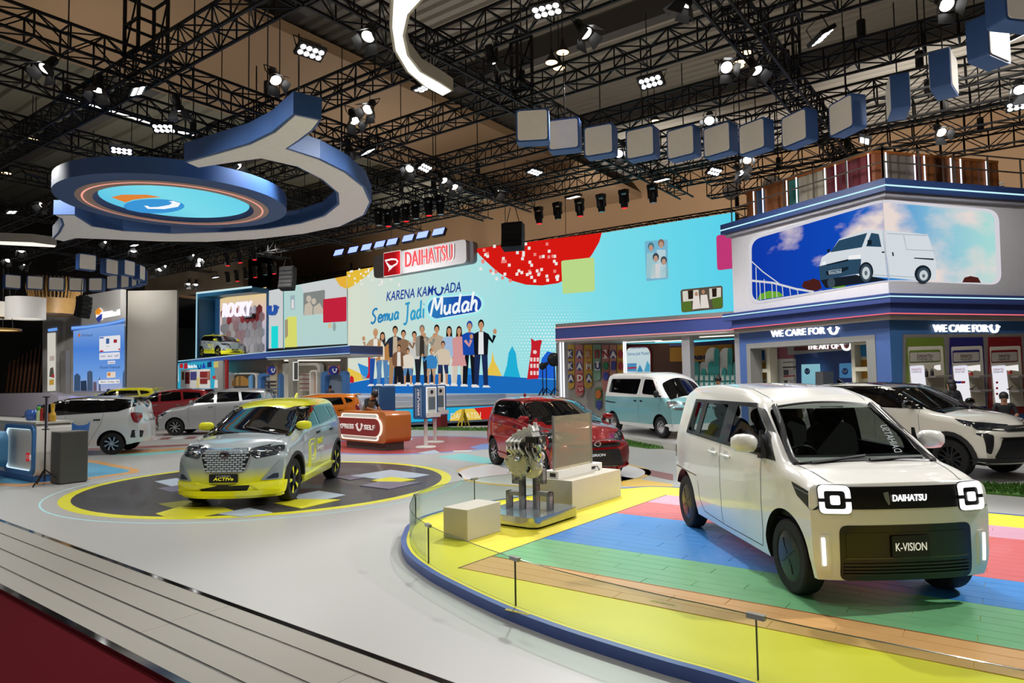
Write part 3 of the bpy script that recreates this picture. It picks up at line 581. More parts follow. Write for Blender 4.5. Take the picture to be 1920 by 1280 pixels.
    p, n = bd.hit('front', 0, .81); mb = MB(); F = frame(p+n*.02, V((0, 1, 0))); o = circ(.072, 0, 0, 28, .052); mb.ring(o, [(x*.8, y*.8) for x, y in o], 0, .02, F); stroke(mb, [(-.05, .018), (.03, .02), (.045, 0), (-.02, -.03)], .018, 0, .015, F); mb.build('bonnet_emblem', CHROME, root, 30)
    plate(bd, root, .47, .43, .125, 'ACTIVe', 'f0e83c', 'HYBRID', .7, shear=.2)
    toppatch(bd, -.86, -.06, -.93, .93, BLACKGL, 'windscreen', root, .006)
    for s in (-1, 1): 
        mb = MB(); mb.tube([bd.pt(-.9+.85*i/8, s*.985, 1)+V((0, 0, -.004)) for i in range(9)], .034, 6); mb.build('windscreen_pillar', GLOSSBLK, root, 60)
    wipers(bd, root, [((-.02, .55), (-.2, -.05)), ((-.0, -.1), (-.2, -.6))])
    seam(bd, 'top', [[(-.1, .66), (.3, .6), (.6, .42)]], SEAM, 'bonnet_gap', root); seam(bd, 'top', [[(-.1, -.66), (.3, -.6), (.6, -.42)]], SEAM, 'bonnet_gap', root)
    mb = MB(); mb.prism([(-.1, 0), (.08, 0), (-.05, .09), (-.09, .09)], -.012, .012, MX.Translation((-2.55, 0, 1.59)) @ MX.Rotation(PI/2, 4, 'X')); mb.build('antenna', YEL, root, 0)
    toppatch(bd, -3.12, -2.93, -.8, .8, BLACKGL, 'rear_window', root, .006)
    # the same car stands on the shop roof
    r2 = copy_tree(root); r2['label'] = 'small-looking silver and lime crossover up on the sloping shop roof'
    return root, r2
# --- red hatchback with cut-away side
def build_hatch():
    P = dict(xf=.74, xr=-3.15, W=.865, R=.295, rim=.2, WB=2.5, tw=.185, ra=.355, cb=.22, crown=.03, rr=.13, hr=.12, tum=.36, bf=.24, br=.18, nf=.05, nr=.08,
             top=[(-3.16, .98), (-3.08, 1.16), (-2.9, 1.41), (-2.78, 1.47), (-2.2, 1.505), (-1.5, 1.51), (-1.05, 1.46), (-.9, 1.42), (-.12, 1.07), (.0, 1.04), (.35, .95), (.6, .83), (.74, .70)],
             bot=[(-3.2, .3), (-2.7, .22), (.2, .2), (.75, .2)], belt=[(-3.2, 1.06), (-1.5, 1.02), (.8, .86)], fp=[(.2, -.02), (.3, 0), (.55, -.02), (.8, -.07), (.9, -.12)],
             rp=[(.2, .06), (.4, 0), (.8, .02), (1.1, .1)], style=dict(n=5, y=1, w=.04), rmats=[mat('rim_black_well', '0b0b0d', .5), RIMS, RIMD])
    pt = paint('metallic_red_paint', None, '980e16', .25, .2)
    root, bd = make_car('hatchback', 'metallic red hatchback with opened front wing behind the engine display', P, (1.268, 13.31), -1.178, pt)
    for sg in (-1, 1):
        decal(bd, 'side', rp([(-.25, 1.05), (-.92, 1.40), (-1.1, 1.43), (-2.5, 1.42), (-2.93, 1.2), (-2.5, 1.12), (-1.2, 1.07)], .03), GLOSSBLK, 'window_band', root, .004, sg)
        for q in ([(-.45, 1.08), (-.95, 1.37), (-1.22, 1.395), (-1.25, 1.09)], [(-1.34, 1.09), (-1.31, 1.4), (-2.0, 1.395), (-2.15, 1.13)], [(-2.25, 1.15), (-2.12, 1.385), (-2.45, 1.37), (-2.75, 1.2)]): decal(bd, 'side', rp(q, .03), BLACKGL, 'side_window', root, .009, sg)
        seam(bd, 'side', [[(-.42, 1.05), (-.4, .7), (-.5, .3)], [(-1.3, 1.08), (-1.3, .3)], [(-2.2, 1.13), (-2.1, .8)]], SEAM, 'door_gap', root, sg)
        handles(bd, root, (-1.15, -2.0), .92, CHROME)
        decal(bd, 'side', rp([(-.3, .3), (-.4, .2), (-2.1, .22), (-2.15, .34), (-.5, .27)], .02), pt, 'side_skirt', root, .03, sg)
        decal(bd, 'front', rp([(sg*.50, .72), (sg*.58, .80), (sg*.72, .86), (sg*.80, .87), (sg*.79, .74), (sg*.70, .66)], .015), LAMPG, 'headlamp', root, .008)
        for yy, zz in ((.62, .76), (.71, .79)):
            mb = MB(); p, n = bd.hit('front', sg*yy, zz); mb.ball(p+n*.006, .036, 10, (.35, 1, 1)); mb.build('lamp_lens', CHROME, root, 60)
        decal(bd, 'front', rp([(sg*.52, .52), (sg*.80, .62), (sg*.82, .30), (sg*.60, .25)], .02), mat('hatch_corner', '5d1014', .3), 'corner_duct', root, .008)
        decal(bd, 'rear', rp([(sg*.5, .9), (sg*.78, .92), (sg*.78, 1.06), (sg*.5, 1.02)], .02), REDL, 'tail_lamp', root, .01)
        mirror_part(bd, root, -.48, 1.10, sg, pt, (.14, .22, .13), arm=.08)
    decal(bd, 'front', rp([(-.56, .66), (-.5, .735), (.5, .735), (.56, .66), (.5, .60), (-.5, .60)], .02), BLK, 'grille', root, .006)
    decal(bd, 'front', [(-.56, .655), (-.08, .635), (.08, .635), (.56, .655), (.56, .675), (.08, .665), (-.08, .665), (-.56, .675)], CHROME, 'grille_bar', root, .02)
    decal(bd, 'front', rp([(-.5, .56), (.5, .56), (.62, .24), (-.62, .24)], .04), BLK, 'lower_grille', root, .008)
    decal(bd, 'front', rp([(-.86, .19), (.86, .19), (.84, .25), (-.84, .25)], .01), pt, 'front_lip', root, .05)
    p, n = bd.hit('front', 0, .67); mb = MB(); F = frame(p+n*.02, V((0, 1, 0))); o = circ(.065, 0, 0, 28, .048); mb.ring(o, [(x*.8, y*.8) for x, y in o], 0, .02, F); mb.build('bonnet_emblem', CHROME, root, 30)
    plate(bd, root, .47, .46, .13, 'SIRION', 'e0e0e0', None, .62)
    toppatch(bd, -.93, -.06, -.93, .93, BLACKGL, 'windscreen', root, .006); toppatch(bd, -3.06, -2.86, -.75, .75, BLACKGL, 'rear_window', root, .006)
    # opened engine bay seen through the cut wing
    decal(bd, 'side', [(-.35, 1.0), (.15, .93), (.5, .82), (.55, .62), (.42, .55), (.3, .64), (0, .72), (-.3, .62), (-.46, .62), (-.46, .98)], mat('engine_bay_dark', '0d0e10', .5), 'cutaway_opening', root, .006, -1)
    for k in range(9):
        x, z = -.38+.09*(k % 9), .74+.18*((k*7) % 5)/5; p, n = bd.hit('side', x, z, -1); mb = MB(); mb.tube([p+V((0, 0, .02)), p+V((.05, -.035, .06)), p+V((.13, -.02, -.03)), p+V((.16, 0, .03))], .014+.01*(k % 3), 6); mb.build('engine_bay_pipe', [CHROME, BLK, mat('cast_grey', '8a8c8c', .35, .8)][k % 3], root, 60)
    wipers(bd, root, [((-.02, .5), (-.2, -.1)), ((-.0, -.1), (-.2, -.6))])
    mb = MB(); mb.ball((-2.6, .0, 1.52), .05, 8, (1.6, .4, .9)); mb.build('antenna', pt, root, 50)
    return root
# --- two tone minibus
def build_minibus():
    P = dict(xf=.74, xr=-3.32, W=.83, R=.305, rim=.19, WB=2.65, tw=.18, ra=.365, cb=.18, crown=.03, rr=.11, hr=.12, tum=.2, bf=.2, br=.1, nf=.05, nr=.05,
             top=[(-3.34, 1.72), (-3.25, 1.83), (-2.9, 1.89), (-1.8, 1.9), (-.8, 1.87), (-.42, 1.8), (-.22, 1.7), (.36, 1.17), (.46, 1.12), (.66, 1.02), (.74, .9)],
             bot=[(-3.3, .3), (.8, .22)], belt=[(-3.3, 1.16), (.8, 1.1)], fp=[(.2, 0), (.7, 0), (.9, -.03), (1.1, -.12)], rp=[(.2, .03), (1.8, .06)],
             style=dict(n=0, disc=0), rmats=[mat('steel_wheel', '9a9c9e', .3, .7), mat('hubcap_chrome', 'd8d8d8', .12, 1), BLK])
    pt = paint('white_over_teal_paint', [(.36, 'f2f3f0'), (.365, '7fb8bd'), (1.13, '86bfc4'), (1.135, 'f4f5f2')], 'f4f5f2', 0, .25); pt.node_tree.nodes['Color Ramp'].color_ramp.interpolation = 'CONSTANT'
    root, bd = make_car('minibus', 'white over teal retro minibus parked by the lettered wall', P, (4.907, 19.719), -1.196, pt, z0=.165)
    for sg in (-1, 1):
        for q in ([(-2.98, 1.27), (-2.9, 1.69), (-1.14, 1.68), (-1.22, 1.22)], [(-.95, 1.24), (-.93, 1.67), (-.5, 1.65), (-.18, 1.3), (-.17, 1.2)]): decal(bd, 'side', rp(q, .07), BLACKGL, 'side_window', root, .006, sg)
        seam(bd, 'side', [[(-1.06, 1.75), (-1.12, .35)], [(.02, 1.1), (.0, .75)], [(-.95, 1.72), (-.4, 1.68), (-.05, 1.15)]], SEAM, 'door_gap', root, sg)
        decal(bd, 'side', rp([(-3.2, .96), (-2.45, .93), (-2.45, .96), (-3.2, 1.0)], .01), BLK, 'slide_rail', root, .008, sg); handles(bd, root, (-1.28, -.95), 1.03, BLK, .1)
        decal(bd, 'front', rp([(sg*.48, .80), (sg*.78, .82), (sg*.78, 1.04), (sg*.52, 1.04)], .06), mat('crystal_lamp', 'c9ccd0', .1, .8, 1, .5, 90), 'headlamp', root, .01)
        mirror_part(bd, root, .02, 1.24, sg, BLK, (.12, .16, .2), arm=.06)
    toppatch(bd, -.22, .34, -.95, .95, BLACKGL, 'windscreen', root, .006); decal(bd, 'front', rp([(-.4, .86), (.4, .86), (.4, 1.0), (-.4, 1.0)], .03), CHROME, 'grille', root, .01)
    decal(bd, 'front', rp([(-.8, .25), (.8, .25), (.8, .42), (-.8, .42)], .02), WHT, 'bumper', root, .03)
    for x in (0, -2.65):
        for sg in (-1, 1):
            mb = MB(MX.Translation((x, sg*.80, .305)) @ MX.Rotation(-PI/2*sg, 4, 'X')); mb.lathe([(.16, -.03), (.15, -.01), (.1, .0), (.07, .025), (0, .035)]); mb.build('hubcap', CHROME, root, 40)
    return root
# --- white suv with black roof
def build_suv():
    P = dict(xf=.88, xr=-3.52, W=.86, R=.345, rim=.225, WB=2.685, tw=.22, ra=.41, cb=.22, crown=.03, rr=.14, hr=.16, tum=.33, bf=.26, br=.18, nf=.06, nr=.08,
             top=[(-3.54, 1.1), (-3.45, 1.4), (-3.3, 1.58), (-3.1, 1.66), (-2.5, 1.71), (-1.7, 1.72), (-1.2, 1.67), (-1.0, 1.62), (-.22, 1.22), (-.1, 1.19), (.35, 1.13), (.7, 1.03), (.88, .9)],
             bot=[(-3.5, .38), (-2.7, .27), (.2, .26), (.9, .3)], belt=[(-3.5, 1.24), (-1.5, 1.19), (.9, 1.08)], fp=[(.2, -.1), (.4, 0), (.6, .0), (.85, -.06), (1.05, -.16)],
             rp=[(.2, .1), (.4, 0), (.8, .02), (1.1, .1)], style=dict(n=6, y=1, w=.04), rmats=[mat('rim_black_well', '0b0b0d', .5), RIMD, RIMS])
    pt = paint('ivory_white_paint', None, 'efece0', 0, .25)
    root, bd = make_car('sport_utility', 'ivory white SUV with gloss black roof in front of the right shops', P, (8.57, 12.696), -1.141, pt)
    arch_trim(bd, root, P, BLK, .07, .02, (-14, 194))
    for sg in (-1, 1):
        decal(bd, 'side', rp([(-.30, 1.2), (-.98, 1.58), (-1.3, 1.63), (-2.6, 1.64), (-3.2, 1.55), (-3.32, 1.3), (-2.6, 1.27), (-1.2, 1.22)], .03), GLOSSBLK, 'window_band', root, .004, sg)
        for q in ([(-.55, 1.24), (-1.02, 1.53), (-1.35, 1.57), (-1.38, 1.24)], [(-1.48, 1.24), (-1.45, 1.575), (-2.2, 1.575), (-2.3, 1.265)], [(-2.4, 1.28), (-2.32, 1.57), (-2.9, 1.54), (-3.1, 1.34)]): decal(bd, 'side', rp(q, .03), BLACKGL, 'side_window', root, .009, sg)
        seam(bd, 'side', [[(-.55, 1.2), (-.52, .8), (-.62, .45)], [(-1.44, 1.22), (-1.44, .42)], [(-2.4, 1.27), (-2.25, .95)]], SEAM, 'door_gap', root, sg); handles(bd, root, (-1.28, -2.25), 1.08, pt)
        decal(bd, 'side', rp([(-.4, .44), (-.45, .27), (-2.25, .28), (-2.3, .44)], .02), BLK, 'sill_cladding', root, .025, sg)
        decal(bd, 'side', rp([(.1, 1.06), (.35, 1.02), (.8, .93), (.78, .86), (.6, .88), (.3, .96)], .02), LAMPG, 'headlamp', root, .006, sg)
        decal(bd, 'front', rp([(sg*.42, .86), (sg*.45, .90), (sg*.80, .99), (sg*.83, .95), (sg*.72, .87)], .015), LAMPG, 'headlamp', root, .008)
        decal(bd, 'front', rp([(sg*.66, .80), (sg*.80, .83), (sg*.80, .50), (sg*.74, .47)], .03), BLK, 'corner_vent', root, .008)
        mirror_part(bd, root, -.66, 1.3, sg, GLOSSBLK, (.15, .24, .16), arm=.09)
        mb = MB(); ps = [bd.hit('side', x, z, sg)[0]+V((0, 0, .01)) for x, z in ((-.32, 1.205), (-1.0, 1.595), (-1.35, 1.65), (-2.6, 1.66), (-3.15, 1.57))]; mb.tube(ps, .012, 5); mb.build('roof_chrome_line', CHROME, root, 60)
    decal(bd, 'front', rp([(-.42, .94), (.42, .94), (.44, .85), (-.44, .85)], .02), BLK, 'grille', root, .012)
    decal(bd, 'front', rp([(-.55, .74), (.55, .74), (.70, .42), (.62, .34), (-.62, .34), (-.70, .42)], .05), BLK, 'lower_grille', root, .01)
    decal(bd, 'front', [(-.56, .735), (.56, .735), (.58, .755), (-.58, .755)], CHROME, 'grille_bar', root, .025); decal(bd, 'front', rp([(-.84, .29), (.84, .29), (.8, .4), (-.8, .4)], .03), BLK, 'bumper_cladding', root, .03)
    plate(bd, root, .57, .42, .12, 'ROCKY', 'd0d0d0', None, .5) if 0 else None
    toppatch(bd, -3.28, -1.02, -1.0, 1.0, GLOSSBLK, 'black_roof', root, .004, (30, 14), .02)
    toppatch(bd, -1.02, -.14, -.94, .94, BLACKGL, 'windscreen', root, .006)
    for s in (-1, 1): 
        mb = MB(); mb.tube([bd.pt(-1.04+.9*i/8, s*.985, 1) for i in range(9)], .036, 6); mb.build('windscreen_pillar', GLOSSBLK, root, 60)
    wipers(bd, root, [((-.1, .55), (-.28, -.05)), ((-.08, -.1), (-.28, -.6))])
    mb = MB(); mb.prism([(-.1, 0), (.08, 0), (-.05, .08), (-.09, .08)], -.012, .012, MX.Translation((-2.9, 0, 1.69)) @ MX.Rotation(PI/2, 4, 'X')); mb.build('antenna', GLOSSBLK, root, 0)
    return root
# --- seven seaters and far cars
def build_mpv(name, label, pt, loc, yaw, roof, kink, P2={}, z0=0, rims=None, rear=False):
    P = dict(xf=.78, xr=-3.4, W=.84, R=.30, rim=.2, WB=2.56, tw=.185, ra=.36, cb=.2, crown=.03, rr=.13, hr=.13, tum=.33, bf=.24, br=.17, nf=.06, nr=.07,
             top=[(-3.42, 1.0), (-3.34, 1.3), (-3.22, 1.48), (-3.05, 1.545), (-2.4, 1.59), (-1.7, 1.59), (-1.2, 1.54), (-.95, 1.48), (-.2, 1.08), (-.05, 1.04), (.35, .97), (.65, .85), (.78, .72)],
             bot=[(-3.4, .32), (-2.7, .24), (.2, .22), (.8, .22)], belt=[(-3.4, 1.13), (-1.5, 1.08), (.8, .92)], rp=[(.2, .06), (.4, 0), (.85, .02), (1.1, .1)],
             style=rims or dict(n=8, w=.035, twist=1.2), rmats=[mat('rim_black_well', '0b0b0d', .5), RIMS, RIMD])
    P.update(P2); root, bd = make_car(name, label, P, loc, yaw, pt, z0=z0); h = max(z for x, z in P['top']); xr = P['xr']
    be = 1.08 if h < 1.62 else 1.16
    for sg in (-1, 1):
        hz = h-(.06 if roof else .10); band = [(-.32, be-.01), (-1.0, hz-.06), (-1.3, hz), (-2.5, hz), (xr+.32, hz-.05), (xr+.2, be+.26), (-2.7, be+.09), (-1.2, be+.02)] if kink else [(-.32, be-.01), (-1.0, hz-.06), (-1.3, hz), (-2.6, hz), (xr+.40, hz-.08), (xr+.32, be+.14), (-2.5, be+.08), (-1.2, be+.02)]
        if roof or kink: decal(bd, 'side', rp(band, .03), GLOSSBLK, 'window_band', root, .004, sg)
        for q in ([(-.55, be+.03), (-1.0, hz-.10), (-1.35, hz-.04), (-1.38, be+.04)], [(-1.48, be+.04), (-1.45, hz-.04), (-2.22, hz-.04), (-2.3, be+.08)], [(-2.4, be+.1), (-2.32, hz-.04), (xr+.52, hz-.09), (xr+.45, be+.18)]): decal(bd, 'side', rp(q, .03), BLACKGL, 'side_window', root, .009, sg)
        seam(bd, 'side', [[(-.5, be), (-.46, .7), (-.55, .3)], [(-1.43, be), (-1.43, .28)], [(-2.36, be+.06), (-2.3, .85), (-2.1, .5), (-2.0, .3)]], SEAM, 'door_gap', root, sg); handles(bd, root, (-1.28, -2.2), be-.12, CHROME if not kink else BLK)
        decal(bd, 'side', rp([(.25, .88), (.62, .80), (.6, .70), (.42, .74)], .015), LAMPG, 'headlamp', root, .006, sg)
        decal(bd, 'front', rp([(sg*.5, .72), (sg*.76, .80), (sg*.78, .7), (sg*.7, .66)], .015), LAMPG, 'headlamp', root, .008)
        decal(bd, 'front', rp([(sg*.62, .5), (sg*.78, .52), (sg*.76, .32), (sg*.6, .3)], .02), BLK, 'corner_vent', root, .008)
        cornerlamp(bd, root, sg, REDL, 'tail_lamp', [(xr+.34, 1, be+.0, be+.03), (xr+.16, 1, be-.20, be+.06), (xr, 1, be-.24, be+.06), (xr, .70, be-.06, be+.04)])
        decal(bd, 'rear', rp([(sg*.6, .62), (sg*.8, .66), (sg*.8, .45), (sg*.66, .45)], .02), BLK, 'rear_duct', root, .008)
        mirror_part(bd, root, -.55, be+.07, sg, pt, (.14, .22, .14), arm=.08)
    if roof: toppatch(bd, xr+.26, -.96, -1.0, 1.0, GLOSSBLK, 'black_roof', root, .004, (30, 14), .02)
    toppatch(bd, -.98, -.12, -.93, .93, BLACKGL, 'windscreen', root, .007); toppatch(bd, xr+.06, xr+.22, -.8, .8, BLACKGL, 'rear_window', root, .006)
    decal(bd, 'front', rp([(-.5, .66), (.5, .66), (.45, .36), (-.45, .36)], .05), BLK, 'grille', root, .008)
    decal(bd, 'rear', [(-.5, .9), (.5, .9), (.5, .94), (-.5, .94)], CHROME, 'tailgate_bar', root, .02)
    mb = MB(); mb.prism(rrect(.22, 1.15, .06), 0, .03, MX.Translation((xr+.27, 0, h-.07)) @ MX.Rotation(rad(4), 4, 'Y')); mb.build('roof_spoiler', GLOSSBLK if roof else pt, root, 40)
    return root
BIG = dict(R=.315, rim=.21, WB=2.75, W=.865, xf=.83, xr=-3.55, top=[(-3.57, 1.0), (-3.46, 1.4), (-3.34, 1.6), (-3.15, 1.67), (-2.4, 1.72), (-1.7, 1.71), (-1.2, 1.63), (-.95, 1.55), (-.2, 1.13), (-.05, 1.09), (.35, 1.02), (.7, .9), (.83, .76)], belt=[(-3.4, 1.2), (-1.5, 1.15), (.8, .96)])
HAT = dict(xr=-3.05, WB=2.46, top=[(-3.07, .98), (-2.98, 1.2), (-2.82, 1.42), (-2.7, 1.48), (-2.2, 1.52), (-1.5, 1.52), (-1.1, 1.46), (-.95, 1.42), (-.2, 1.05), (-.05, 1.02), (.35, .94), (.65, .83), (.78, .70)])
def build_cars():
    build_kvision(); r, r2 = build_crossover()
    p = ondepth(392, 668, 46.8); r2.location = (p.x+1.4, p.y, 3.74); r2.rotation_euler = (0, rad(1.5), rad(-42))
    build_hatch(); build_minibus(); build_suv()
    sil = paint('silver_white_paint', None, 'dcdcda', .2, .25); si2 = paint('silver_metal_paint', None, 'b9bbbd', .55, .28)
    build_mpv('people_carrier', 'white people carrier with black roof seen from behind beside the drinks counter', sil, (-13.655, 18.955), 3.372, True, True)
    build_mpv('people_carrier', 'plain silver people carrier facing the grey hall wall', si2, (-12.66, 26.311), 3.25, False, False, BIG)
    build_mpv('people_carrier', 'dark red people carrier half hidden behind the silver one', paint('dark_red_paint', None, '8f1520', .3, .22), (-16.3, 29.3), 3.25, False, False, BIG)
    build_mpv('hatchback', 'yellow hatchback with only its roof and rear showing far back', paint('sun_yellow_paint', None, 'e8e020', 0, .25), (-19.5, 31.4), 3.4, False, False, dict(HAT, xr=-3.2), z0=.28)
    build_mpv('hatchback', 'orange hatchback behind the silver and lime crossover', paint('bright_orange_paint', None, 'e2790e', .1, .22), (-8.0, 22.6), 3.45, False, False, HAT)
    build_mpv('saloon_car', 'black car at the edge of the frame behind the drinks counter', paint('black_paint', None, '0b0b0d', .1, .15), (-21.6, 23.6), 3.3, False, False, HAT)
# ---------------------------------------------------------------- floor, platform, walls
def ZC(sc, ox, oy): return lambda L: [(x/sc+ox, y/sc+oy) for x, y in L]
def pl(F, L, off=0): return [inframe(F, x, y, off) for x, y in L]
def flat(mb, F, L, off=.004, th=.006): mb.prism(pl(F, L, off), off, off+th)
FLOORM = mat('booth_floor_vinyl', 'aaa9a6', .36, 0, 0, .03, .6); NAVY = mat('navy_panel', '2c4478', .45, noise=.04); TEALB = mat('teal_blue_panel', '2f6c94', .45); MIRROR = mat('polished_steel', 'c8c8c8', .08, 1, 0, .1, 30)
GREYW = mat('grey_panel', '8e8d8a', .6, 0, 0, .05, 1.5); WHITEP = mat('white_laminate', 'dcdad4', .4, noise=.03); BLUEP = mat('blue_board', '4a78b4', .5); YELLOW = mat('yellow_vinyl', 'e0d23a', .35, noise=.03); DARKG = mat('charcoal_panel', '4b4b48', .5)
def st(pts): return [tuple((E1*s+E2*t).to_2d()) for s, t in pts]
mb = MB(); mb.prism(st([(-75, 3.17+2.77), (45, 3.17-1.66), (45, 75), (-75, 75)]), -.1, 0); FL = tag(mb.build('floor', FLOORM, None, 0), kind='structure')
LN = [(3.17, -.037), (2.935, -.0314), (2.637, -.0334), (2.41, -.03), (2.19, -.0284)]
at = lambda i, s: LN[i][0]+LN[i][1]*s
RAMP = thing('ramp', 'pale boarded ramp with steel edge strips between floor and red carpet', 'ramp')
RM = mat('ramp_board_laminate', '8c877d', .45, 0, 0, .04, 1)
for i in range(4):
    c = [-40, -13.2+i*.3, -6.4+i*.9, -4.6+i*1.1, -1.5+i, 12] if i % 2 else [-40, -9.5, -5.45, -2.2, 12]
    for a, b in zip(c, c[1:]):
        mb = MB(); g = .012; mb.prism(st([(a+.002, at(i, a)-(.05 if i == 0 else g)), (b-.002, at(i, b)-(.05 if i == 0 else g)), (b-.002, at(i+1, b)+g), (a+.002, at(i+1, a)+g)]), -.06, -.004); mb.build('board', RM, RAMP, 0)
for i, w in enumerate((.05, .010, .010, .010, .03)):
    mb = MB(); mb.prism(st([(-40, at(i, -40)-w), (12, at(i, 12)-w), (12, at(i, 12)+w), (-40, at(i, -40)+w)]), -.06, -.002 if i not in (1, 2, 3) else -.008); mb.build('edge_strip', MIRROR if i in (0, 4) else mat('dull_steel', '6b675f', .3, .8, 0, .4, 6), RAMP, 0)
mb = MB(); mb.prism(st([(-60, at(4, -60)-.03), (30, at(4, 30)-.03), (30, -30), (-60, -30)]), -.1, -.03); CARP = tag(mb.build('red_carpet', mat('dark_red_carpet', '4a0a12', .95, 0, 0, .25, 250, .4, spec=.05), None, 0), 'dark red carpet beyond the lowest steel strip of the ramp', 'carpet')
# prints laid on the floor
def floorprint(name, label, items, z=.002):
    root = thing(name, label, 'floor print'); k = 0
    for nm, pts, m in items:
        mb = MB(); mb.prism(pts, 0, z+.0012*k); mb.build(nm, m, root, 0); k += 1
    return root
W2 = lambda L: [tuple(onz(x, y, 0).to_2d()) for x, y in L]
C1 = (-4.57, 13.0); zc = ZC(2.595, 120, 820); VIN = lambda n, c: mat(n, c, .35, 0, .1, .03, 2)
cc = lambda r: [(C1[0]+x, C1[1]+y) for x, y in circ(r, n=72)]
LBV, LIV, YLV, OLV = VIN('pale_blue_vinyl', 'aebccb'), VIN('lilac_grey_vinyl', '6d6a80'), VIN('yellow_print_vinyl', 'ded92a'), VIN('olive_vinyl', '8b8a28')
floorprint('round_floor_print', 'dark round floor print ringed yellow under the lime roofed crossover', [
    ('ring_light', [(C1[0]+x, C1[1]+y) for x, y in circ(3.62, n=72)], emat('bff0f2', .75)), ('pale_ring', cc(3.59), FLOORM), ('yellow_ring', cc(3.37), YLV), ('dark_disc', cc(3.19), VIN('charcoal_vinyl', '39383c'))]+[
    (n, W2(zc(L)), m) for n, L, m in (('patch', [(440, 215), (548, 198), (680, 235), (520, 238)], LBV), ('patch', [(455, 248), (550, 235), (680, 255), (520, 266)], LIV), ('patch', [(455, 325), (590, 308), (680, 325), (540, 350)], OLV),
    ('patch', [(445, 373), (560, 340), (775, 340), (825, 358), (640, 393), (510, 395)], YLV), ('patch', [(745, 375), (900, 345), (1015, 368), (860, 388)], LBV), ('patch', [(1115, 285), (1240, 262), (1370, 282), (1280, 302), (1150, 310)], LBV),
    ('patch', [(1020, 322), (1140, 303), (1345, 305), (1155, 348)], YLV), ('patch', [(1320, 195), (1420, 180), (1480, 195), (1390, 210)], LIV), ('patch', [(1395, 190), (1590, 160), (1780, 185), (1700, 200), (1520, 205)], LBV), ('patch', [(1495, 212), (1590, 195), (1710, 208), (1590, 228)], YLV), ('patch', [(1440, 238), (1530, 218), (1740, 222), (1580, 255)], LIV))])
R2 = (-3.1, 20.6); r2 = lambda r: [(R2[0]+x, R2[1]+y) for x, y in circ(r, n=56)]; BLV = VIN('periwinkle_vinyl', '6f86c4'); TEV = VIN('turquoise_vinyl', '7cc4c0'); ORV = VIN('orange_vinyl', 'd8a060'); REV = VIN('brick_red_vinyl', 'a84444')
floorprint('red_floor_print', 'brick red round floor print with blue rim under the self service kiosks', [('blue_rim', r2(2.95), BLV), ('red_disc', r2(2.72), REV)]+[
    ('patch', W2(L), m) for L, m in (([(783, 849), (815, 843), (826, 849), (800, 852)], LBV), ([(880, 839), (905, 832), (938, 832), (935, 842), (900, 842)], BLV), ([(850, 845), (885, 844), (884, 846), (850, 847)], VIN('white_vinyl', 'd8d6d2')), ([(757, 823), (775, 821), (772, 825), (756, 826)], LBV))])
floorprint('turquoise_floor_print', 'turquoise and orange floor stripe running to the red hatchback', [('stripe', W2([(818, 856), (870, 850), (930, 862), (935, 872), (900, 868)]), TEV), ('stripe', W2([(915, 846), (960, 840), (960, 848), (920, 850)]), ORV)])
SC2 = (.75, 14.0); s2 = lambda r: [(SC2[0]+x, SC2[1]+y) for x, y in circ(r, n=48)]
floorprint('white_floor_print', 'white disc ringed in yellow under the red hatchback', [('yellow_rim', s2(2.0), VIN('amber_vinyl', 'd9b45c')), ('white_disc', s2(1.88), VIN('white_gloss_vinyl', 'dcd8d6'))])
floorprint('striped_floor_print', 'red and yellow floor stripes between hatchback and platform', [('stripe', W2([(1195, 876), (1262, 889), (1262, 901), (1183, 884)]), VIN('maroon_vinyl', '8f5450')), ('stripe', W2([(1165, 893), (1262, 908), (1262, 915), (1165, 911)]), VIN('ochre_vinyl', 'd8b044'))])
floorprint('blue_floor_print', 'sky blue floor print with orange rim under the drinks counter', [('orange_rim', W2([(-60, 885), (130, 857), (185, 864), (262, 880), (258, 886), (150, 900), (40, 912), (-60, 908)]), ORV), ('blue_field', W2([(-60, 888), (130, 862), (170, 867), (243, 881), (240, 885), (130, 900), (40, 907), (-60, 903)]), VIN('sky_blue_vinyl', '5fa6c8'))])
floorprint('long_floor_stripes', 'maroon orange and turquoise floor stripes under the white people carrier', [('stripe', W2([(110, 842), (390, 831), (390, 834), (110, 848)]), VIN('maroon_vinyl', '8f5450')), ('stripe', W2([(210, 846), (390, 837), (390, 840), (210, 852)]), ORV), ('stripe', W2([(210, 853), (370, 841), (370, 845), (270, 854)]), TEV)]+[('check', W2([(280+k*24, 821-k*.6), (298+k*24, 820-k*.6), (292+k*24, 824-k*.6), (274+k*24, 825-k*.6)]), VIN('maroon_vinyl', '8f5450') if k % 2 else VIN('white_vinyl', 'd8d6d2')) for k in range(5)])
def grass_strip(label, L):
    mb = MB(); r = random.Random(3); mb.prism(L, 0, .03)
    xs = [p[0] for p in L]; ys = [p[1] for p in L]
    for k in range(1500):
        x, y = r.uniform(min(xs), max(xs)), r.uniform(min(ys), max(ys)); ins = False; n = len(L)
        for i in range(n):
            (a, b), (c, d) = L[i], L[(i+1) % n]
            if (b > y) != (d > y) and x < (c-a)*(y-b)/(d-b)+a: ins = not ins
        if ins: w = .02; h = r.uniform(.04, .07); mb.add([(x-w, y, .03), (x+w, y, .03), (x+r.uniform(-.03, .03), y+r.uniform(-.03, .03), .03+h)], [(0, 1, 2)])
    return tag(mb.build('turf', mat('artificial_turf', '4f7a30', .9, 0, 0, .4, 30), None, 0, False), label, 'turf', kind='stuff')
